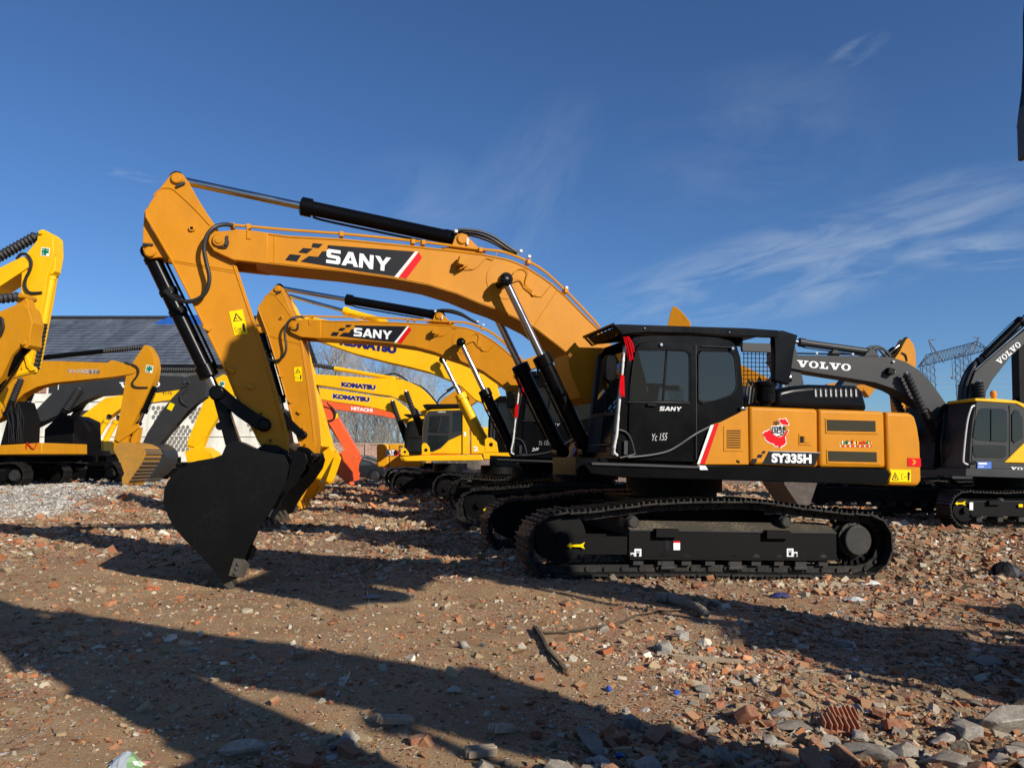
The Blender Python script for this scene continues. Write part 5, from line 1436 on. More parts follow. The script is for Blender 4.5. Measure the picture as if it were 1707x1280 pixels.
# ---- right side: grey and yellow machine at the frame edge, long boom to the left
F = Frame(12.55, 19.1, -.2, 4)
K = thing('excavator', 'grey and yellow excavator at right edge, long lettered grey boom reaching left', 'excavator', F)
undercarriage(K, F, -2.50, 2.4, near=-1.55, n=44, h=.90)
bm = plate(K, F, 'boom', [(1290, 600), (1296, 592), (1320, 592), (1418, 593), (1484, 595), (1510, 603), (1531, 616), (1548, 632), (1560, 648), (1576, 671), (1585, 690), (1575, 705), (1560, 700), (1548, 682), (1530, 672), (1510, 659), (1489, 648), (1460, 638), (1418, 631), (1355, 621), (1300, 611)], .27, GREY)
letters(F, 'VOLVO', (1328, 611.5), (1418, 618.6), (1328.5, 599.8), -.275, WHITE, bm, 'boom_lettering', custom=True)
q = MB()
q.tube([F.p(1435, 590, 0), F.p(1448, 580, 0), F.p(1462, 578, 0), F.p(1474, 583, 0), F.p(1484, 594, 0)], .035, 7); q.tube([F.p(1450, 586, -.1), F.p(1462, 580, -.1), F.p(1472, 590, -.1), F.p(1482, 597, -.1)], .03, 7)
q.build('hose_bundle', RUBBER, bm)
q = MB(); q.tube([F.p(1325, 589, -.15), F.p(1440, 591, -.15)], .02, 6, smooth=0)
q.box(F.p(1484, 619, -.34), (.16, .16, .14), 0, Matrix.Rotation(.3, 3, 'Y')); q.build('boom_lamp', BLACKM, bm)
q = MB()
for a, c in ((1361, 589), (1421, 590.5), (1489, 603), (1490, 619)):
    q.box(F.p(a, c, -.29), (.07, .06, .06))
q.build('clip', PLASTIC, bm, bevel=.02)
plate(K, F, 'cylinder_bracket', [(1385, 593), (1389, 583), (1396, 583), (1400, 593)], .12, GREY)
plate(K, F, 'cylinder_bracket', [(1440, 594), (1450, 582), (1458, 582), (1466, 594)], .14, GREY)
ram(K, F, 'stick_cylinder', (1300, 566), (1455, 587.5), .20, 5.6, 3.2, 0, GREY)
ram(K, F, 'boom_cylinder', (1509, 620), (1560, 730), .60, 6.2, 3.4, -.45, BLACKM, bellows=True, both=True)
plate(K, F, 'stick', [(1296, 560), (1306, 556), (1322, 566), (1332, 600), (1352, 700), (1360, 790), (1340, 798), (1322, 740), (1300, 640), (1288, 590)], .2, GREY)
bucket(K, F.xz([(1340, 786), (1322, 786), (1308, 795), (1306, 806), (1314, 818), (1326, 836), (1336, 850)], -.62), F.xz([(1350, 840), (1356, 822), (1362, 804), (1366, 790)], -.62), .62, [RUST, GREY], cutter=False)
cab_o = [(1614, 779), (1616, 740), (1620, 700), (1624, 680), (1628, 667), (1695, 671), (1710, 680), (1722, 700), (1730, 735), (1712, 750), (1674, 770), (1672, 779)]
cb = plate(K, F, 'cab', cab_o, 1, GREY, y0=-1.45, y1=-.45, bevel=.03)
plate(K, F, 'cab_roof', [(1625, 668.5), (1626, 663.5), (1660, 664.5), (1694, 667.5), (1708, 673), (1720, 684), (1714, 684), (1695, 673)], 1, YELLOW, y0=-1.47, y1=-.44, bevel=.02)
yq = -1.45
flats(cb, F, 'door_frame', yq, [([(1619, 775), (1622, 730), (1627, 677), (1630, 674), (1680, 676), (1682, 700), (1682, 776)], 0)], [GREY], .012)
flats(cb, F, 'side_window', yq - .014, [([(1622, 728), (1625, 705), (1632, 683), (1636, 680.5), (1672, 681), (1678, 686), (1679, 735), (1675, 737), (1628, 733)], 0), ([(1622, 745), (1625, 741), (1676, 742), (1677, 746), (1677, 758), (1673, 763), (1626, 762), (1622, 757)], 0), ([(1687, 690), (1692, 683), (1697, 684), (1704, 697), (1705, 730), (1692, 738), (1687, 734)], 0)], [GLASS], .008)
q = MB(); q.tube([F.p(1652, 683, yq - .03), F.p(1652, 735, yq - .03)], .012, 6, smooth=0); q.tube([F.p(1682.5, 676, yq - .01), F.p(1682.5, 778, yq - .01)], .012, 6, smooth=0); q.build('window_bar', BLACKM, cb)
q = MB(); q.tube([F.p(1624, 676, -1.5), F.p(1619, 680, -1.56), F.p(1613, 700, -1.56), F.p(1609, 730, -1.56), F.p(1606, 764, -1.56), F.p(1607, 771, -1.56), F.p(1613, 774, -1.5)], .022, 8); q.build('handrail', PLASTIC, K)
plate(K, F, 'side_panel', [(1674, 771), (1712, 734), (1800, 734), (1805, 774)], 1, YELLOW, y0=-1.48, y1=1.4, bevel=.02)
plate(K, F, 'lower_panel', [(1616, 781), (1618, 771), (1672, 772), (1805, 774), (1805, 784)], 1, GREY, y0=-1.50, y1=1.4, bevel=.01)
plate(K, F, 'deck', [(1609, 794), (1610, 780.5), (1806, 785), (1806, 800)], 1, GREY, y0=-1.52, y1=1.42, bevel=.015)
letters(F, 'VOLVO', (1684, 782.5), (1734, 785), (1685, 777.8), -1.504, WHITE, K, 'body_lettering', custom=True)
flats(K, F, 'side_label', -1.52, [(rect(1629, 769.5, 1652.5, 781), 0), (rect(1619, 768, 1627, 773.5), 1), (rect(1631, 771, 1645, 774), 2), (rect(1631, 777, 1640, 778.2), 2)], [paint('blue_vinyl', (.05, .16, .55), .4, 0, 0), BLACKM, WHITE])
v = F.p(1656, 660, -1.0); q = MB(); q.rod(v + Vector((0, 0, -.08)), v + Vector((0, 0, .13)), [(0, .05), (.3, .06), (.35, .075), (.8, .075), (1, .04)], 16); q.build('beacon', LAMP, K)
flats(K, F, 'arrow_mark', -1.50, [([(1592, 839), (1596, 835.5), (1596, 837.5), (1604, 837.5), (1610, 834.5), (1608, 838.5), (1610, 842.5), (1604, 840), (1596, 840.5), (1596, 842.5)], 0), (rect(1616, 837, 1622, 850), 1), (rect(1698, 840, 1705, 845), 0)], [DECALY, WHITE])
plate(K, F, 'front_frame', [(1556, 782), (1562, 710), (1580, 672), (1612, 672), (1618, 782)], 1, BLACKM, y0=-.42, y1=1.3, bevel=.02)
q = MB(); rr = random.Random(8)
for k in range(9):
    a = 1572 + k * 4.4; q.tube([F.p(a, 776, -.5), F.p(a + rr.uniform(-5, 5), 740, -.62), F.p(a + rr.uniform(-3, 3), 686 + rr.uniform(0, 16), -.45)], .03, 6)
q.build('hose_bundle', RUBBER, K)

# ---- behind it, boom raised to the upper right
F = Frame(15.0, 25.5, -.2, 3)
K = thing('excavator', 'grey excavator boom rising steeply behind the yellow cab roof, white slanted lettering', 'excavator', F)
bm = plate(K, F, 'boom', [(1611, 690), (1614, 665), (1618, 640), (1625.5, 620), (1647.5, 600), (1678.7, 573), (1707, 551.5), (1800, 478), (1812, 498), (1720, 562), (1685, 594), (1668, 616), (1654, 634), (1644, 653), (1640, 690)], .27, GREY)
letters(F, 'VOLVO', (1666, 608.5), (1703, 576), (1659.5, 601), -.275, WHITE, bm, 'boom_lettering', custom=True)
ram(K, F, 'stick_cylinder', (1745, 492), (1634, 601), .38, 6, 3.4, -.05, BLACK)
ram(K, F, 'boom_cylinder', (1632, 634), (1638, 700), .55, 6.2, 3, -.45, BLACKM, bellows=True, both=True)
q = MB()
q.tube([F.p(1601, 670, 0), F.p(1603, 645, 0), F.p(1612, 622, 0), F.p(1622, 608, 0), F.p(1632, 601, 0)], .10, 8); q.tube([F.p(1608, 668, -.15), F.p(1611, 642, -.15), F.p(1620, 618, -.15), F.p(1626, 604, -.15)], .06, 8)
q.build('hose_bundle', RUBBER, bm)
q = MB(); q.tube([F.p(1625, 617, -.2), F.p(1650, 595, -.2), F.p(1690, 560, -.2), F.p(1712, 541, -.2)], .03, 6, smooth=0); q.build('hydraulic_pipe', CHROME, bm)
plate(K, F, 'body', [(1585, 800), (1590, 700), (1640, 690), (1790, 700), (1795, 800)], 1, GREY, y0=-1.4, y1=1.4, bevel=.05)
undercarriage(K, F, -2.0, 2.6, near=-1.5, n=34)
F = Frame(17.5, 26.5, -.2, 0)
K = thing('excavator', 'black upright excavator stick cut by the right frame edge, above the yellow cab', 'excavator', F)
plate(K, F, 'stick', [(1698, 590), (1700, 560), (1716, 545), (1732, 560), (1736, 640), (1728, 760), (1712, 770), (1700, 668)], .2, BLACKM)
plate(K, F, 'boom', [(1715, 560), (1760, 545), (1900, 600), (1980, 720), (1950, 740), (1880, 640), (1760, 585), (1720, 590)], .25, BLACKM)
plate(K, F, 'lug', [(1690, 668), (1697, 661), (1710, 660), (1710, 672)], .1, BLACKM)

# ---- arms whose tops show above the others
def far_arm(Fr, label, stick, mat, cyl=None, dark=None):
    k = thing('excavator', label, 'excavator', Fr)
    plate(k, Fr, 'stick', stick, .22, mat)
    if cyl: ram(k, Fr, 'stick_cylinder', cyl[0], cyl[1], .4, 3.4, 2, 0, BLACK)
    return k
Fa = Frame(5.4, 22.6, 0, -14)
k = far_arm(Fa, 'orange excavator stick tip poking up behind the nearest black cab roof', [(1112, 545), (1118, 520), (1121, 512), (1126, 510.5), (1138, 521), (1150, 536), (1156, 560), (1170, 640), (1195, 740), (1188, 790), (1175, 790), (1140, 700), (1108, 600)], ORANGE)
plate(k, Fa, 'boom', [(1110, 575), (1150, 580), (1200, 590), (1300, 640), (1330, 720), (1300, 720), (1250, 650), (1180, 620), (1112, 600)], .26, ORANGE)
undercarriage(k, Fa, 3.0, 7.0, n=32)
Fa = Frame(14.2, 29.0, -.1, 12)
k = far_arm(Fa, 'orange excavator stick tip rising above the grey lettered boom on the right', [(1490, 600), (1500, 586), (1508, 570), (1512, 564), (1516, 564), (1523, 574), (1526, 586), (1527, 606), (1523, 625), (1520, 700), (1530, 780), (1518, 784), (1500, 700), (1494, 640)], ORANGE, cyl=((1510, 566), (1462, 606)))
q = MB(); q.tube([Fa.p(1503, 588, -.24), Fa.p(1510, 592, -.26), Fa.p(1512, 602, -.24)], .03, 6); q.build('hose_loop', RUBBER, k)
plate(k, Fa, 'boom', [(1500, 606), (1470, 612), (1420, 622), (1370, 680), (1385, 690), (1430, 642), (1480, 632), (1504, 624)], .25, GREY)
Fa = Frame(12.6, 32.5, -.1, 0)
k = far_arm(Fa, 'orange excavator stick end under the grey boom, above the black engine hood', [(1432, 636), (1446, 637), (1461, 646), (1449, 662), (1440, 650)], ORANGE)
plate(k, Fa, 'boom', [(1436, 640), (1420, 633), (1380, 640), (1350, 690), (1364, 694), (1392, 656), (1420, 650), (1440, 652)], .25, ORANGE)

# ---- yellow truck-mounted gear between the counterweight and the grey machine
F = Frame(15.2, 28.0, 0, 0)
K = thing('truck', 'yellow and white service truck glimpsed between the orange counterweight and the dark boom rams', 'truck', F)
plate(K, F, 'truck_body', [(1480, 770), (1482, 722), (1500, 694), (1528, 690), (1552, 700), (1556, 722), (1556, 770)], 1, YELLOW, y0=-1.0, y1=1.0, bevel=.05)
flats(K, F, 'truck_lettering', -1.0, [(rect(1526, 706, 1550, 711.5), 0), ([(1518, 690), (1524, 686), (1545, 700), (1540, 702)], 1)], [DECALR, WHITE], .01)
letters(F, 'HITZ', (1530, 711), (1549, 712.6), (1530, 706.6), -1.02, DECALY, K, 'lettering')
plate(K, F, 'chassis', [(1480, 785), (1480, 722), (1556, 722), (1556, 785)], 1, WHITE, y0=-1.05, y1=-1.0, bevel=.01)
q = MB()
for a in (1500, 1545):
    v = F.p(a, 790, -1.0); q.rod((v.x, -1.08, .45), (v.x, -.8, .45), [(0, .3), (.1, .45), (.9, .45), (1, .3)], 20)
q.build('wheel', RUBBER, K)

# ------------------------------------------------------------------ ground shape
def vnoise(x, y, s, seed=0):
    """smooth lattice noise, -1..1"""
    r = np.random.default_rng(seed); T = r.uniform(-1, 1, (256, 256))
    X, Y = np.asarray(x) / s + 1000.3, np.asarray(y) / s + 1000.7
    i, j = np.floor(X).astype(int), np.floor(Y).astype(int); fx, fy = X - i, Y - j
    fx = fx * fx * (3 - 2 * fx); fy = fy * fy * (3 - 2 * fy)
    a = T[i % 256, j % 256]; b = T[(i + 1) % 256, j % 256]; c = T[i % 256, (j + 1) % 256]; d = T[(i + 1) % 256, (j + 1) % 256]
    return (a * (1 - fx) + b * fx) * (1 - fy) + (c * (1 - fx) + d * fx) * fy


def sst(a, b, v):
    t = np.clip((v - a) / (b - a), 0, 1); return t * t * (3 - 2 * t)


def gravel_w(x, y):
    edge = vnoise(x, y, 1.6, 5) * .9 + vnoise(x, y, .5, 6) * .35
    return sst(-.6, .6, (-x - 11.0 - .22 * (y - 17)) + edge) * sst(17.0, 19.5, y + edge)


def rubble_w(x, y):
    """how thickly broken brick and stone lie"""
    base = .34 + .42 * vnoise(x, y, 2.2, 21) + .30 * vnoise(x, y, .8, 22) + .2 * vnoise(x, y, .3, 23)
    right = sst(-2.2, 1.6, x + .25 * (5 - y)) * (.26 + .35 * vnoise(x, y, 1.1, 24))
    heap = sst(0, 1, 1.2 - np.hypot((x - 1.9) / 2.3, (y - 3.2) / 1.15)) * 1.2
    heap = heap + .75 * np.exp(-((x + 1.05) / .55) ** 2 - ((y - 3.75) / .45) ** 2)
    soft = sst(-.4, 1.2, -x / np.maximum(y, 1) * 3 + .1) * sst(13, 7, y)
    mid = sst(9.5, 11.5, y) * .55 + sst(8.2, 9.6, y) * sst(-3.0, -1.4, x) * .5
    bare = sst(0, 1, 1.0 - np.hypot((x - .55) / .9, (y - 5.1) / .8)) * .35
    return np.clip(base + right + heap + mid - soft * .35 - bare, 0.02, 1.6)


def hz(x, y):
    x = np.asarray(x, float); y = np.asarray(y, float)
    h = -.033 * np.clip(x - .2, 0, 6)
    h = h + .34 * sst(-8.5, -12.5, x) * sst(17.5, 24, y)
    h = h - .085 * np.exp(-(((x + 3.25) / 1.0) ** 2 + ((y - 8.9) / 1.0) ** 2))
    rw = np.clip(rubble_w(x, y), 0, 1)
    near = sst(80, 30, y)
    u_ = x * .90 - y * .43; v_ = x * .43 + y * .90
    left = sst(1.0, -2.0, x)
    n = (np.abs(vnoise(u_ / 6, v_, .34, 41)) * .030 + vnoise(u_ / 4, v_, .11, 42) * .012) * left * sst(14, 8, y) + vnoise(x, y, 1.7, 1) * .022 + vnoise(x, y, .55, 2) * .014 + (vnoise(x, y, .19, 3) * .011 + vnoise(x, y, .075, 4) * .008) * (.35 + rw)
    h = h + n * near
    h = h + .10 * np.clip(1.1 - np.hypot((x - 2.0) / 2.4, (y - 3.1) / 1.0), 0, 1) ** 1.2
    h = h + gravel_w(x, y) * (.05 + .03 * vnoise(x, y, .3, 9))
    # crawlers have pressed flat strips
    return h


def hz1(x, y): return float(hz(np.array([x]), np.array([y]))[0])


def gpt(px, py):
    """the ground point under a pixel"""
    d = cam_ray(px, py); t = CAM_H / max(1e-6, -d.z)
    for _ in range(8):
        p = Vector((0, 0, CAM_H)) + d * t; t = (CAM_H - hz1(p.x, p.y)) / max(1e-6, -d.z)
    return Vector((0, 0, CAM_H)) + d * t


def axis(parts):
    out = []
    for a, b, s in parts: out += list(np.arange(a, b, s))
    out.append(parts[-1][1]); return np.array(out)


def build_ground():
    xs = axis([(-2500, -300, 220), (-300, -60, 24), (-60, -22, 2), (-22, -7, .22), (-7, 7, .05), (7, 22, .2), (22, 60, 2), (60, 300, 24), (300, 2500, 220)])
    ys = axis([(-60, -10, 5), (-10, 2.8, .4), (2.8, 12, .045), (12, 22, .14), (22, 45, .5), (45, 100, 4), (100, 400, 30), (400, 5000, 400)])
    Xg, Yg = np.meshgrid(xs, ys, indexing='xy')
    Z = hz(Xg, Yg)
    co = np.stack([Xg, Yg, Z], -1).reshape(-1, 3)
    nx, ny = len(xs), len(ys)
    i = (np.arange(ny - 1)[:, None] * nx + np.arange(nx - 1)[None, :]).reshape(-1)
    quads = np.stack([i, i + 1, i + nx + 1, i + nx], 1)
    me = bpy.data.meshes.new('ground')
    me.vertices.add(len(co)); me.vertices.foreach_set('co', co.reshape(-1))
    me.loops.add(quads.size); me.loops.foreach_set('vertex_index', quads.reshape(-1))
    me.polygons.add(len(quads)); me.polygons.foreach_set('loop_start', np.arange(len(quads)) * 4)
    me.update(calc_edges=True)
    at_ = me.attributes.new('cover', 'FLOAT_COLOR', 'POINT')
    c = np.zeros((len(co), 4)); c[:, 3] = 1
    c[:, 0] = np.clip(rubble_w(co[:, 0], co[:, 1]), 0, 1); c[:, 1] = gravel_w(co[:, 0], co[:, 1])
    at_.data.foreach_set('color', c.reshape(-1))
    me.shade_smooth()
    m, N, L, b = new_mat('ground_soil')
    geo = N.new('ShaderNodeNewGeometry'); att = N.new('ShaderNodeAttribute'); att.attribute_name = 'cover'
    sp = N.new('ShaderNodeSeparateColor'); L.new(att.outputs['Color'], sp.inputs[0])

    def nz(s, d=6, r=.6, dist=0):
        q = N.new('ShaderNodeTexNoise'); q.inputs['Scale'].default_value = s; q.inputs['Detail'].default_value = d; q.inputs['Roughness'].default_value = r; q.inputs['Distortion'].default_value = dist
        L.new(geo.outputs['Position'], q.inputs['Vector']); return q.outputs['Fac']

    def ramp(f, st):
        q = N.new('ShaderNodeValToRGB'); e = q.color_ramp.elements
        while len(e) < len(st): e.new(.5)
        for k, (p, col) in enumerate(st): e[k].position = p; e[k].color = (*col, 1)
        L.new(f, q.inputs[0]); return q.outputs[0]

    def mix(f, a, c_, bt='MIX'):
        q = N.new('ShaderNodeMixRGB'); q.blend_type = bt
        for k, v in enumerate((f, a, c_)):
            if isinstance(v, (int, float)): q.inputs[k].default_value = v
            elif isinstance(v, tuple): q.inputs[k].default_value = (*v, 1)
            else: L.new(v, q.inputs[k])
        return q.outputs[0]

    def mth(op, a, c_=None):
        q = N.new('ShaderNodeMath'); q.operation = op; q.use_clamp = True
        for k, v in enumerate((a, c_)):
            if v is None: continue
            if isinstance(v, (int, float)): q.inputs[k].default_value = v
            else: L.new(v, q.inputs[k])
        return q.outputs[0]
    soil = ramp(nz(1.3, 9, .65), [(.25, (.23, .135, .058)), (.5, (.41, .26, .118)), (.75, (.54, .37, .19))])
    soil = mix(mth('MULTIPLY', nz(26, 5, .7), .6), soil, (.16, .105, .065))
    soil = mix(ramp(nz(110, 4, .8), [(.50, (0, 0, 0)), (.66, (.5, .5, .5))]), soil, (.55, .47, .36))
    brickdust = ramp(nz(3.1, 7, .6), [(.44, (0, 0, 0)), (.62, (1, 1, 1))])
    soil = mix(mth('MULTIPLY', brickdust, mth('ADD', mth('MULTIPLY', sp.outputs[0], .5), .24)), soil, (.40, .15, .07))

    def crumbs(scale, seed_off, lo):
        mp = N.new('ShaderNodeMapping'); mp.inputs['Location'].default_value = (seed_off, seed_off * 1.7, 0); L.new(geo.outputs['Position'], mp.inputs[0])
        v = N.new('ShaderNodeTexVoronoi'); v.inputs['Scale'].default_value = scale; L.new(mp.outputs[0], v.inputs['Vector'])
        s3 = N.new('ShaderNodeSeparateColor'); L.new(v.outputs['Color'], s3.inputs[0])
        col = ramp(s3.outputs[0], [(0, (.12, .08, .055)), (.3, (.34, .12, .065)), (.5, (.42, .17, .09)), (.62, (.30, .24, .19)), (.8, (.46, .42, .36)), (1, (.66, .62, .56))])
        body = mth('LESS_THAN', v.outputs['Distance'], .42)
        on = mth('LESS_THAN', s3.outputs[1], mth('ADD', mth('MULTIPLY', sp.outputs[0], .75), lo))
        return col, mth('MULTIPLY', body, on), v.outputs['Distance']
    c1, m1, d1 = crumbs(38, 3.1, .02); c2, m2, d2 = crumbs(95, 9.4, .10); c3, m3, d3 = crumbs(14, 5.5, -.15)
    colr = mix(m2, soil, c2); colr = mix(m1, colr, c1); colr = mix(m3, colr, c3)
    grav = ramp(nz(30, 6, .8), [(.25, (.20, .185, .165)), (.5, (.40, .375, .34)), (.75, (.56, .53, .48))])
    colr = mix(sp.outputs[1], colr, grav)
    L.new(colr, b.inputs['Base Color']); b.inputs['Roughness'].default_value = .93; b.inputs['Specular IOR Level'].default_value = .15
    hh = mth('ADD', mth('MULTIPLY', m1, mth('SUBTRACT', .6, d1)), mth('MULTIPLY', m2, .3)); hh = mth('ADD', hh, mth('MULTIPLY', nz(60, 6, .7), .35))
    hh = mth('ADD', hh, mth('MULTIPLY', m3, mth('SUBTRACT', .7, d3)))
    bp = N.new('ShaderNodeBump'); bp.inputs['Strength'].default_value = 1.0; bp.inputs['Distance'].default_value = .035
    L.new(hh, bp.inputs['Height']); L.new(bp.outputs[0], b.inputs['Normal'])
    me.materials.append(m)
    o = bpy.data.objects.new('ground', me); COL.objects.link(o); o['kind'] = 'structure'
    return o


build_ground()


# ------------------------------------------------------------------ broken stone and brick
def hull_proto(n, seed, box=False, flat=1.0):
    r = random.Random(seed); bm = bmesh.new()
    if box:
        for sx in (-1, 1):
            for sy in (-1, 1):
                for sz in (-1, 1):
                    k = r.random()
                    if k < .3: bm.verts.new((sx * r.uniform(.3, .8), sy, sz)); bm.verts.new((sx, sy * r.uniform(.2, .7), sz * r.uniform(.5, 1)))
                    else: bm.verts.new((sx * r.uniform(.85, 1), sy * r.uniform(.9, 1), sz * r.uniform(.9, 1)))
    else:
        for _ in range(n):
            v = Vector((r.gauss(0, 1), r.gauss(0, 1), r.gauss(0, 1))).normalized() * r.uniform(.75, 1.1)
            bm.verts.new((v.x, v.y * r.uniform(.7, 1), v.z * flat))
    bmesh.ops.convex_hull(bm, input=bm.verts[:])
    for v in [v for v in bm.verts if not v.link_faces]: bm.verts.remove(v)
    bmesh.ops.recalc_face_normals(bm, faces=bm.faces)
    bmesh.ops.triangulate(bm, faces=bm.faces)
    bm.verts.index_update()
    V = np.array([v.co[:] for v in bm.verts]); Fa = np.array([[v.index for v in f.verts] for f in bm.faces])
    bm.free(); return V, Fa


def chunk_mat():
    m, N, L, b = new_mat('broken_stone')
    a = N.new('ShaderNodeAttribute'); a.attribute_name = 'tone'
    g = N.new('ShaderNodeNewGeometry')
    n = N.new('ShaderNodeTexNoise'); n.inputs['Scale'].default_value = 70; n.inputs['Detail'].default_value = 5; L.new(g.outputs['Position'], n.inputs['Vector'])
    mr = N.new('ShaderNodeMapRange'); mr.inputs['To Min'].default_value = .62; mr.inputs['To Max'].default_value = 1.25; L.new(n.outputs['Fac'], mr.inputs['Value'])
    mx = N.new('ShaderNodeMixRGB'); mx.blend_type = 'MULTIPLY'; mx.inputs[0].default_value = 1; L.new(a.outputs['Color'], mx.inputs[1]); L.new(mr.outputs[0], mx.inputs[2])
    nz_ = N.new('ShaderNodeSeparateXYZ'); L.new(g.outputs['Normal'], nz_.inputs[0])
    dm = N.new('ShaderNodeMapRange'); dm.inputs['From Min'].default_value = .35; dm.inputs['From Max'].default_value = 1.0; dm.inputs['To Max'].default_value = .55; L.new(nz_.outputs[2], dm.inputs['Value'])
    dx = N.new('ShaderNodeMixRGB'); L.new(dm.outputs[0], dx.inputs[0]); L.new(mx.outputs[0], dx.inputs[1]); dx.inputs[2].default_value = (.40, .29, .165, 1)
    L.new(dx.outputs[0], b.inputs['Base Color']); b.inputs['Roughness'].default_value = .9; b.inputs['Specular IOR Level'].default_value = .2
    bp = N.new('ShaderNodeBump'); bp.inputs['Strength'].default_value = .4; bp.inputs['Distance'].default_value = .01; L.new(n.outputs['Fac'], bp.inputs['Height']); L.new(bp.outputs[0], b.inputs['Normal'])
    return m


CHM = chunk_mat()
TONES = np.array([(.46, .165, .07), (.38, .125, .055), (.50, .23, .11), (.27, .12, .06), (.48, .42, .32), (.66, .60, .48), (.36, .29, .20), (.28, .19, .105), (.38, .27, .155), (.21, .14, .08), (.44, .32, .19)])


def scatter(name, pos, size, tone, protos, seed, flatten=.7, sink=.25):
    r = np.random.default_rng(seed); n = len(pos); VV, FF, CC = [], [], []; off = 0
    which = r.integers(0, len(protos), n)
    for k, (PV, PF) in enumerate(protos):
        idx = np.where(which == k)[0]
        if not len(idx): continue
        m = len(idx); a = r.uniform(0, 2 * np.pi, m); t = r.normal(0, .45, m); t2 = r.normal(0, .45, m)
        sc = size[idx][:, None] * np.stack([r.uniform(.8, 1.4, m), r.uniform(.6, 1.0, m), r.uniform(.25, .7, m) * flatten / .7], 1)
        P = PV[None] * sc[:, None, :]
        c, s = np.cos(t)[:, None], np.sin(t)[:, None]; P = np.stack([P[..., 0] * c + P[..., 2] * s, P[..., 1], -P[..., 0] * s + P[..., 2] * c], -1)
        c, s = np.cos(t2)[:, None], np.sin(t2)[:, None]; P = np.stack([P[..., 0], P[..., 1] * c - P[..., 2] * s, P[..., 1] * s + P[..., 2] * c], -1)
        c, s = np.cos(a)[:, None], np.sin(a)[:, None]; P = np.stack([P[..., 0] * c - P[..., 1] * s, P[..., 0] * s + P[..., 1] * c, P[..., 2]], -1)
        P += pos[idx][:, None, :]; P[..., 2] += (size[idx] * (.45 - sink) * r.uniform(-.6, 1.3, m))[:, None]
        nv = len(PV); VV.append(P.reshape(-1, 3)); FF.append((PF[None] + (off + np.arange(m) * nv)[:, None, None]).reshape(-1, 3)); off += m * nv
        CC.append(np.repeat(tone[idx], nv, 0))
    V = np.concatenate(VV); Fa = np.concatenate(FF); Cc = np.concatenate(CC)
    me = bpy.data.meshes.new(name)
    me.vertices.add(len(V)); me.vertices.foreach_set('co', V.reshape(-1))
    me.loops.add(Fa.size); me.loops.foreach_set('vertex_index', Fa.reshape(-1).astype(np.int32))
    me.polygons.add(len(Fa)); me.polygons.foreach_set('loop_start', (np.arange(len(Fa)) * 3).astype(np.int32))
    me.update(calc_edges=True)
    at_ = me.attributes.new('tone', 'FLOAT_COLOR', 'POINT'); at_.data.foreach_set('color', np.concatenate([Cc, np.ones((len(Cc), 1))], 1).reshape(-1))
    me.shade_flat(); me.materials.append(CHM); o = bpy.data.objects.new(name, me); COL.objects.link(o); return o


PROT = [hull_proto(6 + k % 3, 100 + k, flat=.7) for k in range(12)] + [hull_proto(0, 200 + k, box=True) for k in range(3)]


def pick_tone(n, r, red=.5):
    w = np.where(np.arange(11) < 4, red / 4, (1 - red) / 7); w /= w.sum()
    return TONES[r.choice(11, n, p=w)] * r.uniform(.75, 1.2, (n, 1))


def build_rubble():
    r = np.random.default_rng(31)
    # fine crumbs everywhere in sight
    N_ = 460000; u = r.uniform(0, 1, N_); y = (3.0 ** .35 + u * (46 ** .35 - 3.0 ** .35)) ** (1 / .35); x = r.uniform(-1, 1, N_) * (.74 * y + .8)
    w = np.maximum(rubble_w(x, y) ** 1.3, .42) * (1 - .93 * gravel_w(x, y))
    k = r.uniform(0, 1.15, N_) < w; x, y = x[k], y[k]
    sz = np.exp(r.normal(0, .72, len(x))) * (.0045 + .0011 * y) * (.75 + .5 * np.clip(rubble_w(x, y), 0, 1.2))
    sz = sz * (1 + .9 * np.clip(1.1 - np.hypot((x - 1.8) / 2.2, (y - 3.3) / .9), 0, 1))
    sz = np.minimum(sz, .022 + .0045 * y) * np.where(r.uniform(0, 1, len(x)) < .5, .55, 1.0)
    o = scatter('brick_rubble', np.stack([x, y, hz(x, y)], 1), sz, pick_tone(len(x), r, .42) * (.8 + .35 * vnoise(x, y, 1.3, 77))[:, None], PROT, 5); o['kind'] = 'stuff'
    o['label'] = 'crumbs of broken brick and stone over the yard'; o['category'] = 'rubble'
    N_ = 60000; y = r.uniform(17, 45, N_)
    # grey gravel bank at the left
    x = -(6 + r.uniform(0, 1, N_) * (.80 * y - 5)); k = r.uniform(0, 1, N_) < gravel_w(x, y); x, y = x[k], y[k]
    g = r.uniform(.7, 1.25, (len(x), 1)) * np.array([[.47, .45, .41]])
    o = scatter('gravel', np.stack([x, y, hz(x, y)], 1), np.exp(r.normal(0, .4, len(x))) * .045, g, PROT[:10], 6); o['kind'] = 'stuff'
    o['label'] = 'pale grey gravel bank at the far left'; o['category'] = 'gravel'
    # splinters and dry stalks
    mb = MB(); rr = random.Random(12)
    for _ in range(700):
        yy = 3.0 + rr.random() ** 1.7 * 12; xx = rr.uniform(-1, 1) * (.74 * yy); 
        a = rr.uniform(0, math.pi); l = rr.uniform(.02, .11); z = hz1(xx, yy) + .012
        d = Vector((math.cos(a), math.sin(a), rr.uniform(-.2, .25))) * l
        mb.rod(Vector((xx, yy, z)) - d / 2, Vector((xx, yy, z + .008)) + d / 2, [(0, rr.uniform(.001, .004)), (1, .0015)], 4)
    o = mb.build('splinters', paint('dry_straw', (.34, .26, .16), .8, 0, .3), None); o['kind'] = 'stuff'


build_rubble()


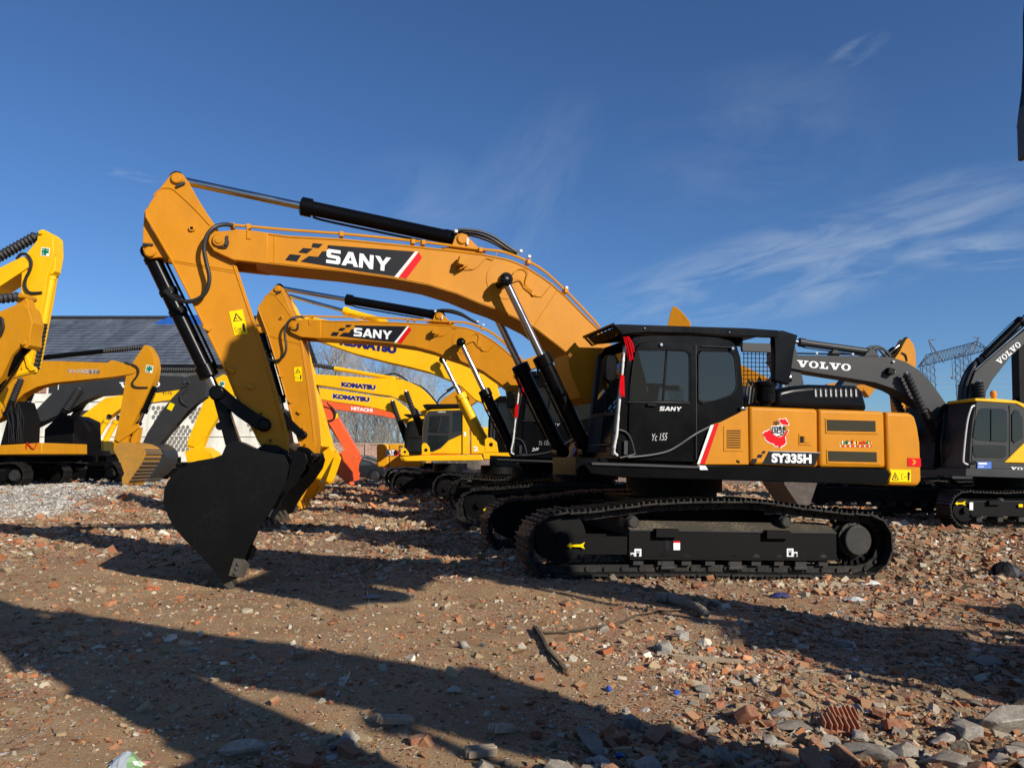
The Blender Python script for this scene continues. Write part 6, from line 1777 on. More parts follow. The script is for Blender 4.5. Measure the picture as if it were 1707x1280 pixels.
def rock_mesh(name, seed, kind):
    """one sizeable lump with broken faces and a grainy skin"""
    V, Fa = hull_proto(12 if kind != 'brick' else 0, seed, box=(kind == 'brick'), flat=.75)
    bm = bmesh.new(); vs = [bm.verts.new(v) for v in V]
    for f in Fa: bm.faces.new([vs[i] for i in f])
    bmesh.ops.dissolve_limit(bm, angle_limit=R(9), verts=bm.verts[:], edges=bm.edges[:])
    if kind == 'brick':
        for v in bm.verts: v.co = Vector((v.co.x * 1.05, v.co.y * .62, v.co.z * .42))
    bmesh.ops.bevel(bm, geom=bm.edges[:], offset=.05, segments=1, affect='EDGES', clamp_overlap=True)
    bmesh.ops.triangulate(bm, faces=bm.faces[:])
    bmesh.ops.subdivide_edges(bm, edges=bm.edges[:], cuts=2, use_grid_fill=True)
    bm.normal_update()
    for v in bm.verts:
        n = mnoise.fractal(v.co * 2.1 + Vector((seed, 0, 0)), 1.0, 2.0, 4)
        v.co += v.normal * (n * (.055 if kind != 'brick' else .03))
    me = bpy.data.meshes.new(name); bm.to_mesh(me); bm.free()
    me.shade_smooth(); me.set_sharp_from_angle(angle=R(28))
    return me


def lump_mat(name, c1, c2, c3, scale=9):
    if name in MATS: return MATS[name]
    m, N, L, b = new_mat(name)
    tc = N.new('ShaderNodeTexCoord'); oi = N.new('ShaderNodeObjectInfo')
    ad = N.new('ShaderNodeVectorMath'); ad.operation = 'ADD'; L.new(tc.outputs['Object'], ad.inputs[0])
    cm = N.new('ShaderNodeVectorMath'); cm.operation = 'SCALE'; cm.inputs['Scale'].default_value = 1.0; L.new(oi.outputs['Location'], cm.inputs[0]); L.new(cm.outputs[0], ad.inputs[1])
    n = N.new('ShaderNodeTexNoise'); n.inputs['Scale'].default_value = scale * .22; n.inputs['Detail'].default_value = 9; n.inputs['Roughness'].default_value = .7; L.new(ad.outputs[0], n.inputs['Vector'])
    n2 = N.new('ShaderNodeTexNoise'); n2.inputs['Scale'].default_value = scale; n2.inputs['Detail'].default_value = 8; n2.inputs['Roughness'].default_value = .75; L.new(ad.outputs[0], n2.inputs['Vector'])
    r_ = N.new('ShaderNodeValToRGB'); e = r_.color_ramp.elements; e.new(.5)
    for k, (p, c) in enumerate(((.30, c1), (.52, c2), (.70, c3))): e[k].position = p; e[k].color = (*c, 1)
    L.new(n.outputs['Fac'], r_.inputs[0])
    mr = N.new('ShaderNodeMapRange'); mr.inputs['From Min'].default_value = .3; mr.inputs['From Max'].default_value = .7; mr.inputs['To Min'].default_value = .6; mr.inputs['To Max'].default_value = 1.25; L.new(n2.outputs['Fac'], mr.inputs['Value'])
    rv = N.new('ShaderNodeMapRange'); rv.inputs['To Min'].default_value = .72; rv.inputs['To Max'].default_value = 1.2; L.new(oi.outputs['Random'], rv.inputs['Value'])
    m1 = N.new('ShaderNodeMixRGB'); m1.blend_type = 'MULTIPLY'; m1.inputs[0].default_value = 1; L.new(r_.outputs[0], m1.inputs[1]); L.new(mr.outputs[0], m1.inputs[2])
    m2 = N.new('ShaderNodeMixRGB'); m2.blend_type = 'MULTIPLY'; m2.inputs[0].default_value = 1; L.new(m1.outputs[0], m2.inputs[1]); L.new(rv.outputs[0], m2.inputs[2])
    gg = N.new('ShaderNodeNewGeometry'); nz_ = N.new('ShaderNodeSeparateXYZ'); L.new(gg.outputs['Normal'], nz_.inputs[0])
    dm = N.new('ShaderNodeMapRange'); dm.inputs['From Min'].default_value = .3; dm.inputs['From Max'].default_value = 1.1; dm.inputs['To Max'].default_value = .75; L.new(nz_.outputs[2], dm.inputs['Value'])
    dn = N.new('ShaderNodeMath'); dn.operation = 'MULTIPLY'; L.new(dm.outputs[0], dn.inputs[0]); L.new(n2.outputs['Fac'], dn.inputs[1])
    dx = N.new('ShaderNodeMixRGB'); L.new(dn.outputs[0], dx.inputs[0]); L.new(m2.outputs[0], dx.inputs[1]); dx.inputs[2].default_value = (.40, .29, .18, 1)
    L.new(dx.outputs[0], b.inputs['Base Color']); b.inputs['Roughness'].default_value = .92; b.inputs['Specular IOR Level'].default_value = .2
    bp = N.new('ShaderNodeBump'); bp.inputs['Strength'].default_value = .6; bp.inputs['Distance'].default_value = .02; L.new(n2.outputs['Fac'], bp.inputs['Height']); L.new(bp.outputs[0], b.inputs['Normal'])
    MATS[name] = m; return m


STONE = lump_mat('concrete_lump', (.24, .22, .19), (.40, .375, .33), (.52, .49, .44))
STONED = lump_mat('grey_stone', (.15, .14, .125), (.26, .245, .22), (.36, .34, .30))
BRICK = lump_mat('red_brick', (.22, .085, .05), (.38, .155, .09), (.46, .27, .17))
WOOD = lump_mat('weathered_wood', (.20, .15, .10), (.36, .29, .21), (.46, .39, .30), 14)
DWOOD = lump_mat('dark_wood', (.03, .025, .02), (.07, .055, .04), (.12, .09, .07), 14)
RM = {k: [rock_mesh(k + '_piece', 300 + 17 * i + (0 if k == 'stone' else 5), k) for i in range(7)] for k in ('stone', 'brick')}
RM['slab'] = [rock_mesh('slab_piece', 700 + i, 'stone') for i in range(3)]
for me in RM['stone']: me.materials.append(STONE)
for me in RM['brick']: me.materials.append(BRICK)
for me in RM['slab']: me.materials.append(STONED)
SMD = []
for i, me in enumerate(RM['stone'][:5]):
    c = me.copy(); c.materials.clear(); c.materials.append(STONED); SMD.append(c)


def lump(name, me, x, y, s, dims=(1, 1, .7), rz=0.0, tilt=(0, 0), label=None, cat=None, group=None, sink=.3, mat=None):
    o = bpy.data.objects.new(name, me); COL.objects.link(o)
    o.location = (x, y, hz1(x, y) + s * dims[2] * (.75 - sink) * .8)
    o.rotation_euler = (tilt[0], tilt[1], rz); o.scale = (s * dims[0], s * dims[1], s * dims[2])
    tag(o, label, cat, group)
    return o


def build_lumps():
    rr = random.Random(77); n = 0; tries = 0
    while n < 285 and tries < 60000:
        tries += 1
        y = 3.1 + rr.random() ** 1.5 * 6.3; x = rr.uniform(-.72, .74) * y
        w = float(rubble_w(np.array([x]), np.array([y]))[0])
        heap = (x > -.9 or (-1.7 < x and y < 4.2)) and y < 4.6
        if rr.random() > (w ** 2.2) * (.8 if not heap else 2.2): continue
        s = rr.uniform(.020, .045) * (1.0 if not (heap and y < 4.2) else rr.uniform(1.2, 2.0)) * (1 + .6 * (rr.random() ** 4))
        brick = rr.random() < (.52 if heap or y > 7 else .35)
        side = 'right' if x > 0 else 'left'
        if brick:
            lump('brick_fragment', rr.choice(RM['brick']), x, y, s * .8, (1.0, rr.uniform(.8, 1.1), rr.uniform(.8, 1.2)), rr.uniform(0, 6.3), (rr.uniform(-.5, .5), rr.uniform(-.5, .5)),
                 'broken piece of red brick lying among the rubble in the foreground', 'brick piece', 'red brick fragments in the foreground')
        else:
            dark = rr.random() < .45
            lump('stone', rr.choice(SMD if dark else RM['stone']), x, y, s * (1.25 if heap and y < 4.2 else 1), (rr.uniform(.8, 1.4), rr.uniform(.7, 1.0), rr.uniform(.5, .8)), rr.uniform(0, 6.3), (rr.uniform(-.3, .3), rr.uniform(-.3, .3)),
                 'small grey lump of stone or concrete lying in the foreground rubble', 'stone', 'grey stone lumps in the foreground')
        n += 1
    # lumps one can pick out
    def put(px, py, wpx, me, dims, label, cat, name='stone', rz=0.0, tilt=(0, 0), sink=.3):
        g = gpt(px, py); s = wpx / FPX * g.length / 2
        return lump(name, me, g.x, g.y, s, dims, rz, tilt, label, cat, sink=sink)
    S, B, D = RM['stone'], RM['brick'], SMD
    b = put(1690, 1222, 92, S[2], (1.15, .9, .78), 'big broken concrete block with orange brick crust, cut by the lower right frame edge', 'concrete block', 'concrete_block')
    put(1609, 1232, 68, S[0], (1, .9, .75), 'pale rounded concrete lump left of the big block at lower right', 'stone', rz=.6)
    put(1440, 1262, 84, D[1], (1.1, .7, .55), 'long grey angular rock in front of the ribbed orange bricks', 'stone', rz=-.4)
    put(1578, 1282, 96, D[3], (1.1, .7, .5), 'wide grey rock at the bottom edge below the pale lump', 'stone', rz=.2)
    put(1384, 1243, 56, S[4], (1, .8, .6), 'pale dome-shaped stone left of the long grey rock', 'stone', rz=1.2)
    put(1322, 1214, 86, RM['slab'][0], (1.15, .6, .22), 'flat pale concrete slab left of the ribbed orange bricks', 'slab', 'concrete_slab', rz=.1)
    put(1244, 1204, 44, B[1], (.7, .7, 1.5), 'upright dark red brick piece left of the flat slab', 'brick piece', 'brick_fragment', rz=.8, tilt=(.9, .2))
    put(1208, 1268, 54, D[2], (.9, .7, .8), 'tilted grey stone at the bottom edge under the upright brick', 'stone', rz=2.0, tilt=(.5, 0))
    put(1050, 1215, 50, D[0], (1, .9, .9), 'pointed grey stone in shade, right of the wood scraps', 'stone', rz=.5)
    put(1490, 1218, 34, B[3], (.8, .7, 1.4), 'upright orange brick shard behind the long grey rock', 'brick piece', 'brick_fragment', tilt=(1.1, 0))
    put(773, 1080, 26, S[5], (1, .9, .9), 'lone white stone on bare soil left of the charred stick', 'stone')
    put(417, 1070, 26, S[3], (1, .7, .4), 'flat pale stone in the long shadow at left', 'stone')
    put(323, 1084, 20, S[1], (1.1, .8, .5), 'small grey stone beside the sunlit triangle at left', 'stone')
    put(1112, 1086, 40, S[6], (1, .9, .8), 'cream rounded stone beside the right end of the branch', 'stone')
    put(1134, 1066, 42, S[0], (1.2, .9, .7), 'white lumpy stone behind the cream rounded one', 'stone', rz=1.0)
    put(1648, 1106, 44, D[4], (1.1, .8, .55), 'pale flat-faced stone alone in the dark shadow at right', 'stone', rz=.4)
    put(1404, 1078, 36, D[0], (1.3, .6, .6), 'elongated grey stone in the dark shadow right of centre', 'stone', rz=-.3)
    put(700, 1238, 40, B[5], (.9, .8, .7), 'rounded red brick lump beside the grey plank scraps', 'brick piece', 'brick_fragment', rz=.4)
    put(1190, 1010, 30, D[3], (1, .8, .7), 'dark stone at the upper edge of the right-hand shadow', 'stone')
    # ribbed hollow-brick shards
    for k, (px, py, w, rz, lab) in enumerate(((1400, 1199, 46, .15, 'ribbed orange hollow-brick shard standing behind the long grey rock'), (1398, 1221, 56, -.1, 'ribbed orange hollow-brick shard lying flat in front of the standing one'), (1465, 1196, 30, 1.0, 'small ribbed orange shard right of the two larger ones'))):
        g = gpt(px, py); s = w / FPX * g.length
        q = MB()
        q.box((0, 0, s * .10), (s, s * .55, s * .09))
        for j in range(7): q.box((-s / 2 + s * (j + .5) / 7, 0, s * .22), (s * .045, s * (.55 if j % 3 else .42), s * .22))
        o = q.build('hollow_brick', BRICK, None, bevel=.003); o.location = (g.x, g.y, g.z + s * .05); o.rotation_euler = (.75 if k == 0 else .25, .1 * k, rz)
        tag(o, lab, 'hollow brick')


build_lumps()


def debris():
    def stick(name, pts, r, mat, label, cat, seg=7, jit=.004):
        P = [gpt(*p) for p in pts]; rr = random.Random(len(label))
        Q = []
        for i in range(len(P) - 1):
            for k in range(4): Q.append(P[i].lerp(P[i + 1], k / 4) + Vector((rr.uniform(-jit, jit), rr.uniform(-jit, jit), 0)))
        Q.append(P[-1]); o0 = P[0].copy(); o0.z = hz1(o0.x, o0.y)
        rad = [r * (1 - .35 * i / len(Q)) * rr.uniform(.85, 1.15) for i in range(len(Q))]
        q = MB(); q.tube([v - o0 + Vector((0, 0, r * 1.1)) for v in Q], rad, seg, smooth=0)
        o = q.build(name, mat, None); o.location = o0; return tag(o, label, cat)
    stick('charred_stick', [(893, 1052), (905, 1070), (915, 1092), (930, 1108), (942, 1124)], .024, DWOOD, 'short thick charred stick pointing at the camera, beside the thin branch', 'stick')
    stick('branch', [(905, 1058), (940, 1057), (980, 1050), (1025, 1044), (1060, 1028), (1090, 1022), (1135, 1019)], .016, DWOOD, 'long thin branch leading right from the charred stick', 'branch', jit=.012)
    stick('twig', [(940, 1125), (920, 1108), (905, 1085)], .004, WOOD, 'hair-thin twig crossing the charred stick', 'twig')
    stick('wire', [(598, 965), (612, 985), (618, 1020)], .003, PLASTIC, 'thin pale wire sticking out of the rubble under the boom', 'wire')
    stick('twig', [(560, 1160), (575, 1140), (583, 1120)], .004, PLASTIC, 'thin pale curved twig in the foreground shadow', 'twig')
    stick('twig', [(1300, 1128), (1345, 1120), (1390, 1117), (1420, 1124)], .008, WOOD, 'pale forked twig at the shadow edge right of the plank', 'twig')
    stick('log', [(1094, 1003), (1118, 1006), (1140, 1014), (1162, 1022), (1178, 1034)], .055, lump_mat('grey_log', (.10, .10, .085), (.17, .165, .14), (.24, .23, .20), 10), 'thick grey weathered log half in shadow left of the dark ground', 'log', seg=9, jit=.012)
    def board(px, py, l, w, h, rz, label, name='plank', mat=WOOD, tilt=.06):
        g = gpt(px, py); q = MB(); rr = random.Random(int(px))
        n = 6
        for k in range(4):
            q.box((rr.uniform(-.03, .03) * l, -w / 2 + w * (k + .5) / 4, rr.uniform(0, .3) * h), (l * rr.uniform(.85, 1), w / 4 * .96, h))
        o = q.build(name, mat, None, bevel=.002); o.location = (g.x, g.y, g.z + h * .8); o.rotation_euler = (0.1, tilt, rz); return tag(o, label, 'plank')
    board(1168, 1101, .62, .06, .018, -.06, 'pale split plank lying level right of the charred stick')
    board(657, 1207, .22, .09, .03, .55, 'grey plank scrap in shade, leftmost of the three wood scraps', tilt=.2)
    board(838, 1222, .17, .06, .03, .85, 'grey plank scrap pointing up and right beside a pale block', tilt=.25)
    board(802, 1262, .16, .07, .03, .35, 'pale plank scrap lowest of the three wood scraps')
    board(400, 1000 + 80, .12, .04, .012, .2, 'tiny wood sliver in the long shadow at left')
    # bottle caps
    bl = paint('blue_plastic', (.02, .07, .36), .5, .2, 0)
    for px, py, lab in ((1014, 1151, 'blue bottle cap on red crumbs, left of the two upper caps'), (1128, 1158, 'blue bottle cap on red crumbs, right of the two upper caps'), (1033, 1265, 'blue bottle cap near the bottom edge among the stones')):
        g = gpt(px, py); q = MB(); q.rod((0, 0, 0), (0, 0, .02), [(0, .020), (.8, .020), (1, .017)], 18)
        o = q.build('bottle_cap', bl, None, bevel=.002); o.location = (g.x, g.y, g.z + .008); o.rotation_euler = (.7, .3, px * .1); tag(o, lab, 'bottle cap')
    # crumpled bags and scraps
    def scrap(px, py, w, cols, label, name='plastic_scrap', hgt=.25, seed=1, cat='plastic scrap'):
        g = gpt(px, py); s = w / FPX * g.length; rr = random.Random(seed); n = 9; q = MB(); vs, fs = [], []
        for i in range(n):
            for j in range(n):
                u, v = i / (n - 1) - .5, j / (n - 1) - .5
                vs.append((u * s * (1 + .2 * rr.uniform(-1, 1)), v * s * .6, hgt * s * max(0, (.25 - u * u - v * v)) * 3 + rr.uniform(0, .05) * s + .004))
        for i in range(n - 1):
            for j in range(n - 1): q.f.append((i * n + j, (i + 1) * n + j, (i + 1) * n + j + 1, i * n + j + 1)); q.m.append((i * 2 // n + j * 2 // n) % len(cols))
        q.v = [Vector(v) for v in vs]
        o = q.build(name, cols, None, smooth=0); m = o.modifiers.new('thickness', 'SOLIDIFY'); m.thickness = .002
        o.location = (g.x, g.y, g.z + .01); return tag(o, label, cat)
    scrap(211, 1282, 46, [paint('pale_film', (.36, .40, .43), .3, .2, .1), paint('green_film', (.16, .28, .12), .35, .1, 0), paint('pink_film', (.7, .3, .28), .35, .1, 0)], 'crumpled white, green and pink plastic wrapper cut by the bottom edge at left', 'plastic_wrapper', .55, 3, 'wrapper')
    scrap(1425, 1003, 28, [paint('dirty_white_film', (.45, .45, .46), .5, 0, .3)], 'small white plastic scrap at the top of the right-hand shadow', seed=5)
    scrap(1300, 1000 - 4, 30, [paint('blue_film', (.02, .03, .12), .4, .1, .1)], 'dark blue plastic scrap at the upper edge of the right-hand shadow', seed=7)
    scrap(1676, 962, 50, [BLACKM, GREY], 'black plastic sheet bunched on the ground right of the nearest crawler', 'plastic_sheet', .5, 9, 'plastic sheet')
    scrap(1452, 975, 26, [PLASTIC], 'pale paper scrap just behind the right-hand shadow edge', seed=15)
    scrap(620, 998, 24, [paint('dim_film', (.22, .22, .21), .5, 0, .3)], 'pale crumpled film on the ground under the second boom', seed=17)
    scrap(757, 1155, 24, [paint('foam_white', (.36, .32, .25), .7, 0, .3)], 'curled off-white foam scrap standing in the foreground shadow', 'foam_scrap', .45, 19, 'foam scrap')


debris()

# ------------------------------------------------------------------ machines standing behind and beside the camera: they shade the foreground
FB = Frame(8.175, 2.8, .1, -7)
build_orange(FB, 'excavator beyond the right frame edge, only its dark raised bucket shows at upper right', boom_rot=-29, stick_rot=40, bucket_rot=-60, full=False)
FA = Frame(7.26, -1.71, -.1, -25)
build_orange(FA, 'orange excavator standing behind the viewpoint, its boom shadow crossing the foreground', full=False)


# ------------------------------------------------------------------ far buildings, wall, cars, trees, pylon
def plaster_mat():
    m, N, L, b = new_mat('white_plaster')
    g = N.new('ShaderNodeNewGeometry')
    mp = N.new('ShaderNodeMapping'); mp.inputs['Scale'].default_value = (1.2, 1.2, .18); L.new(g.outputs['Position'], mp.inputs[0])
    n = N.new('ShaderNodeTexNoise'); n.inputs['Scale'].default_value = 1.3; n.inputs['Detail'].default_value = 9; n.inputs['Roughness'].default_value = .7; L.new(mp.outputs[0], n.inputs['Vector'])
    r_ = N.new('ShaderNodeValToRGB'); e = r_.color_ramp.elements; e[0].position = .3; e[0].color = (.50, .47, .39, 1); e[1].position = .6; e[1].color = (.80, .77, .67, 1)
    L.new(n.outputs['Fac'], r_.inputs[0]); L.new(r_.outputs[0], b.inputs['Base Color']); b.inputs['Roughness'].default_value = .9
    return m


def brick_mat(name='brick_wall', a=(.36, .13, .08), c=(.30, .10, .06), mo=(.35, .30, .26), sc=1.0):
    m, N, L, b = new_mat(name)
    tc = N.new('ShaderNodeTexCoord'); mp = N.new('ShaderNodeMapping'); mp.inputs['Rotation'].default_value = (R(90), 0, 0); L.new(tc.outputs['Object'], mp.inputs[0])
    t = N.new('ShaderNodeTexBrick'); t.inputs['Scale'].default_value = sc; t.inputs['Brick Width'].default_value = .5; t.inputs['Row Height'].default_value = .16; t.inputs['Mortar Size'].default_value = .025
    t.inputs['Color1'].default_value = (*a, 1); t.inputs['Color2'].default_value = (*c, 1); t.inputs['Mortar'].default_value = (*mo, 1)
    L.new(mp.outputs[0], t.inputs['Vector']); n = N.new('ShaderNodeTexNoise'); n.inputs['Scale'].default_value = 2; n.inputs['Detail'].default_value = 8; L.new(tc.outputs['Object'], n.inputs['Vector'])
    mx = N.new('ShaderNodeMixRGB'); mx.blend_type = 'MULTIPLY'; mx.inputs[0].default_value = .7; L.new(t.outputs[0], mx.inputs[1]); L.new(n.outputs['Fac'], mx.inputs[2])
    br = N.new('ShaderNodeMixRGB'); br.blend_type = 'ADD'; br.inputs[0].default_value = .35; L.new(mx.outputs[0], br.inputs[1]); L.new(t.outputs[0], br.inputs[2])
    L.new(br.outputs[0], b.inputs['Base Color']); b.inputs['Roughness'].default_value = .9; return m


def roof_mat():
    m, N, L, b = new_mat('slate_sheet_roof')
    g = N.new('ShaderNodeNewGeometry')
    w = N.new('ShaderNodeTexWave'); w.wave_type = 'BANDS'; w.bands_direction = 'Z'; w.inputs['Scale'].default_value = 1.15; w.inputs['Distortion'].default_value = .4; w.inputs['Detail'].default_value = 2
    L.new(g.outputs['Position'], w.inputs['Vector'])
    n = N.new('ShaderNodeTexNoise'); n.inputs['Scale'].default_value = .5; n.inputs['Detail'].default_value = 10; n.inputs['Roughness'].default_value = .75; n.inputs['Distortion'].default_value = .6
    mp = N.new('ShaderNodeMapping'); mp.inputs['Rotation'].default_value = (0, R(30), 0); mp.inputs['Scale'].default_value = (1.6, .5, .35); L.new(g.outputs['Position'], mp.inputs[0]); L.new(mp.outputs[0], n.inputs['Vector'])
    r_ = N.new('ShaderNodeValToRGB'); e = r_.color_ramp.elements; e[0].position = .3; e[0].color = (.035, .043, .058, 1); e[1].position = .75; e[1].color = (.22, .25, .29, 1)
    L.new(n.outputs['Fac'], r_.inputs[0]); mx = N.new('ShaderNodeMixRGB'); mx.blend_type = 'MULTIPLY'; mx.inputs[0].default_value = .55
    L.new(r_.outputs[0], mx.inputs[1]); L.new(w.outputs[0], mx.inputs[2]); L.new(mx.outputs[0], b.inputs['Base Color']); b.inputs['Roughness'].default_value = .55
    bp = N.new('ShaderNodeBump'); bp.inputs['Strength'].default_value = .5; bp.inputs['Distance'].default_value = .06; L.new(w.outputs[0], bp.inputs['Height']); L.new(bp.outputs[0], b.inputs['Normal'])
    return m


PL, BR, RF = plaster_mat(), brick_mat(), roof_mat()


def warehouse():
    W = thing('warehouse', 'long white-walled hall with a slate-grey sheet roof behind the left row of machines', 'building', loc=(-26, 48, 0))
    def add(name, q, m, par=W, **k):
        for v in q.v: v -= Vector((-26, 48, 0))
        return q.build(name, m, par, **k)
    x0, x1 = -40.0, -16.6
    zt = at(300, 606, 48).z
    zr = at(300, 531, 56).z
    q = MB(); q.box(((x0 + x1) / 2, 48.2, zt / 2 - .5), (x1 - x0, .4, zt + 1)); wl = add('wall', q, PL, smooth=0)
    q = MB(); q.box((x1 - .2, 54.4, zt / 2 - .5), (.4, 12.0, zt + 1)); q.add([(x1, 48.4, zt), (x1, 60.3, zt), (x1, 56, zr - .3), (x1 - .4, 48.4, zt), (x1 - .4, 60.3, zt), (x1 - .4, 56, zr - .3)], [(0, 1, 2), (5, 4, 3), (0, 2, 5, 3)]); add('gable', q, PL, smooth=0)
    q = MB(); a, c = (x0 - .5, 47.2, zt - .15), (x1 + .5, 47.2, zt - .15)
    n = 1
    vs = [(x0 - .5, 47.2, zt - .1), (x1 + .5, 47.2, zt - .1), (x1 + .5, 56, zr), (x0 - .5, 56, zr), (x0 - .5, 47.2, zt - .3), (x1 + .5, 47.2, zt - .3), (x1 + .5, 56, zr - .2), (x0 - .5, 56, zr - .2), (x0 - .5, 61, zt + 1.5), (x1 + .5, 61, zt + 1.5)]
    q.add(vs, [(0, 1, 2, 3), (4, 7, 6, 5), (0, 4, 5, 1), (1, 5, 6, 2), (0, 3, 7, 4), (3, 2, 9, 8)]); rf = add('roof', q, RF, smooth=0)
    q = MB(); q.tube([(x0, 56, zr + .05), (x1 + .5, 56, zr + .05)], .16, 8, smooth=0); add('ridge_cap', q, GREY, rf)
    q = MB(); q.box(((x0 + x1) / 2, 47.15, zt - .32), (x1 - x0 + 1, .18, .26)); add('gutter', q, BLACKM, smooth=0)
    a, c = at(262, 545, 55), at(322, 528, 55); zq = zt - .1 + (zr - zt + .1) * (54.7 - 47.2) / 8.8 + .15
    q = MB(); q.add([(a.x, 54.7, zq), (c.x + 1.2, 54.7, zq), (c.x, 55.9, zr + .25), (a.x + .8, 55.9, zr + .25), (a.x, 54.7, zq - .2), (c.x + 1.2, 54.7, zq - .2), (c.x, 55.9, zr), (a.x + .8, 55.9, zr)], [(0, 1, 2, 3), (4, 7, 6, 5), (0, 4, 5, 1), (1, 5, 6, 2), (2, 6, 7, 3), (0, 3, 7, 4)])
    add('roof_patch', q, BLUE, rf, smooth=0)
    # breeze blocks in hexagons
    yw = 47.995; hexm = paint('breeze_grey', (.19, .185, .165), .9, 0, .3)
    def hexes(px0, py0, nx, ny, dx, dy, skip=()):
        q = MB()
        for j in range(ny):
            for i in range(nx):
                if (i, j) in skip: continue
                p = at(px0 + dx * (i + .5 * (j % 2)), py0 + dy * j, yw); r_ = dx * .40 / FPX * 48
                pts = [(p.x + r_ * math.cos(R(60 * k + 30)), p.z + r_ * 1.25 * math.sin(R(60 * k + 30))) for k in range(6)]
                q.prism(pts, yw - .02, yw + .02)
        add('breeze_block_panel', q, hexm, wl, smooth=0)
    hexes(276, 712, 6, 7, 7.4, 6.2); hexes(256, 680, 3, 4, 8, 7.5); hexes(318, 682, 3, 4, 7.6, 6.6); hexes(415, 660, 3, 8, 7, 8)
    q = MB(); a, c = at(40, 655, yw - .01), at(78, 641, yw - .01); q.box(((a.x + c.x) / 2, yw - .03, (a.z + c.z) / 2), (c.x - a.x, .05, c.z - a.z)); add('brick_infill', q, BR, wl, smooth=0)
    for p0, p1 in ((82, 97), (99, 116)):
        q = MB(); a, c = at(p0, 655, yw), at(p1, 637, yw); q.box(((a.x + c.x) / 2, yw - .03, (a.z + c.z) / 2), (c.x - a.x, .06, c.z - a.z)); add('shutter', q, GREY, wl, smooth=0)
    q = MB(); a, c = at(60, 668, yw), at(460, 668, yw); q.box(((a.x + c.x) / 2, yw - .04, a.z), (c.x - a.x, .06, .12)); a = at(60, 727, yw); q.box(((a.x + c.x) / 2, yw - .04, a.z), (c.x - a.x, .05, .05)); add('wall_band', q, PL, wl, smooth=0)


warehouse()

# low shed with a grey sheet between the left machines
Y = 46.0
S_ = thing('shed', 'low grey-roofed shed glimpsed between the dark grey boom and the yellow one', 'shed', loc=(at(145, 700, Y).x, Y, 0))
q = MB(); a, c = at(124, 704, Y), at(165, 684, Y); o_ = S_.location
q.box((0, .5, (a.z + c.z) / 2), (c.x - a.x, 1, c.z - a.z)); q.build('roof_sheet', GREY, S_, smooth=0)
q = MB(); q.box((0, .7, a.z / 2), (c.x - a.x - .3, 1, a.z)); q.build('wall', PL, S_, smooth=0)

# brick boundary wall
Y = 58.0
a, c = at(470, 765, Y), at(700, 741, Y)
q = MB(); q.box((0, 0, c.z / 2), (c.x - a.x, .3, c.z)); q.box((0, 0, c.z + .05), (c.x - a.x, .42, .12))
for k in range(9): q.box((-(c.x - a.x) / 2 + (c.x - a.x) * k / 8, -.2, c.z / 2), (.4, .12, c.z))
o = q.build('brick_wall', brick_mat('boundary_brick', (.36, .19, .13), (.30, .15, .10), (.40, .35, .29)), None, smooth=0); o.location = ((a.x + c.x) / 2, Y, 0); tag(o, 'low red brick boundary wall behind the cars and bare trees', 'wall')


def car(label, px0, px1, Y, mat, cat='car'):
    a, c = at(px0, 800, Y), at(px1, 800, Y); L_ = 4.7; cx = c.x - L_ / 2
    K = thing('parked_car', label, cat, loc=(cx, Y + .9, 0))
    def T(pts): return [((x - .5) * L_, z) for x, z in pts]
    prof = T([(0, .38), (0, .62), (.02, .78), (.18, .92), (.27, .97), (.38, 1.30), (.50, 1.42), (.66, 1.42), (.80, 1.24), (.88, 1.06), (.98, 1.0), (1, .85), (1, .45), (.97, .32)] + [(.86 + .075 * math.cos(R(t)), .30 + .36 * math.sin(R(t))) for t in (0, 30, 60, 90, 120, 150, 180)] + [(.27 + .0 + .075 * math.cos(R(t)) - .06, .30 + .36 * math.sin(R(t))) for t in (0, 30, 60, 90, 120, 150, 180)] + [(.03, .30)])
    q = MB(); q.prism(prof, -.9, .9); b = q.build('body', mat, K, bevel=.07, seg=3)
    for s, nm in ((-1, 'side_window'), (1, 'side_window')):
        q = MB(); q.flat(T([(.33, .98), (.40, 1.26), (.50, 1.36), (.54, 1.36), (.53, .98)]), s * .905 + (.004 if s > 0 else 0), 0, .006); q.flat(T([(.55, .98), (.56, 1.36), (.66, 1.36), (.78, 1.20), (.84, 1.02)]), s * .905 + (.004 if s > 0 else 0), 0, .006); q.build(nm, GLASSL, K, smooth=0)
    q = MB(); q.tube([(x, -.915, z) for x, z in T([(.30, .97), (.40, 1.30), (.51, 1.395), (.66, 1.395), (.80, 1.22), (.87, 1.03)])], .015, 5); q.build('window_trim', CHROME, K)
    for wx in (.21, .86):
        for s in (-1, 1):
            x = (wx - .5) * L_; q = MB(); q.rod((x, s * .70, .33), (x, s * .90, .33), [(0, .30), (.1, .33), (.9, .33), (1, .28)], 24)
            w = q.build('wheel', RUBBER, K); q = MB(); q.rod((x, s * .88, .33), (x, s * .91, .33), [(0, .22), (1, .2)], 20)
            for k in range(5):
                an = R(72 * k); q.box((x + .11 * math.cos(an), s * .915, .33 + .11 * math.sin(an)), (.2, .02, .035), 0, Matrix.Rotation(-an, 3, 'Y'))
            q.build('rim', GREY, w)
    q = MB(); q.box((-.5 * L_ + .06, -.7, .70), (.14, .34, .12)); q.build('headlight', PLASTIC, K, bevel=.02)
    q = MB(); q.box((.5 * L_ - .05, -.72, .86), (.12, .34, .12)); q.build('tail_light', DECALR, K, bevel=.02)
    return K


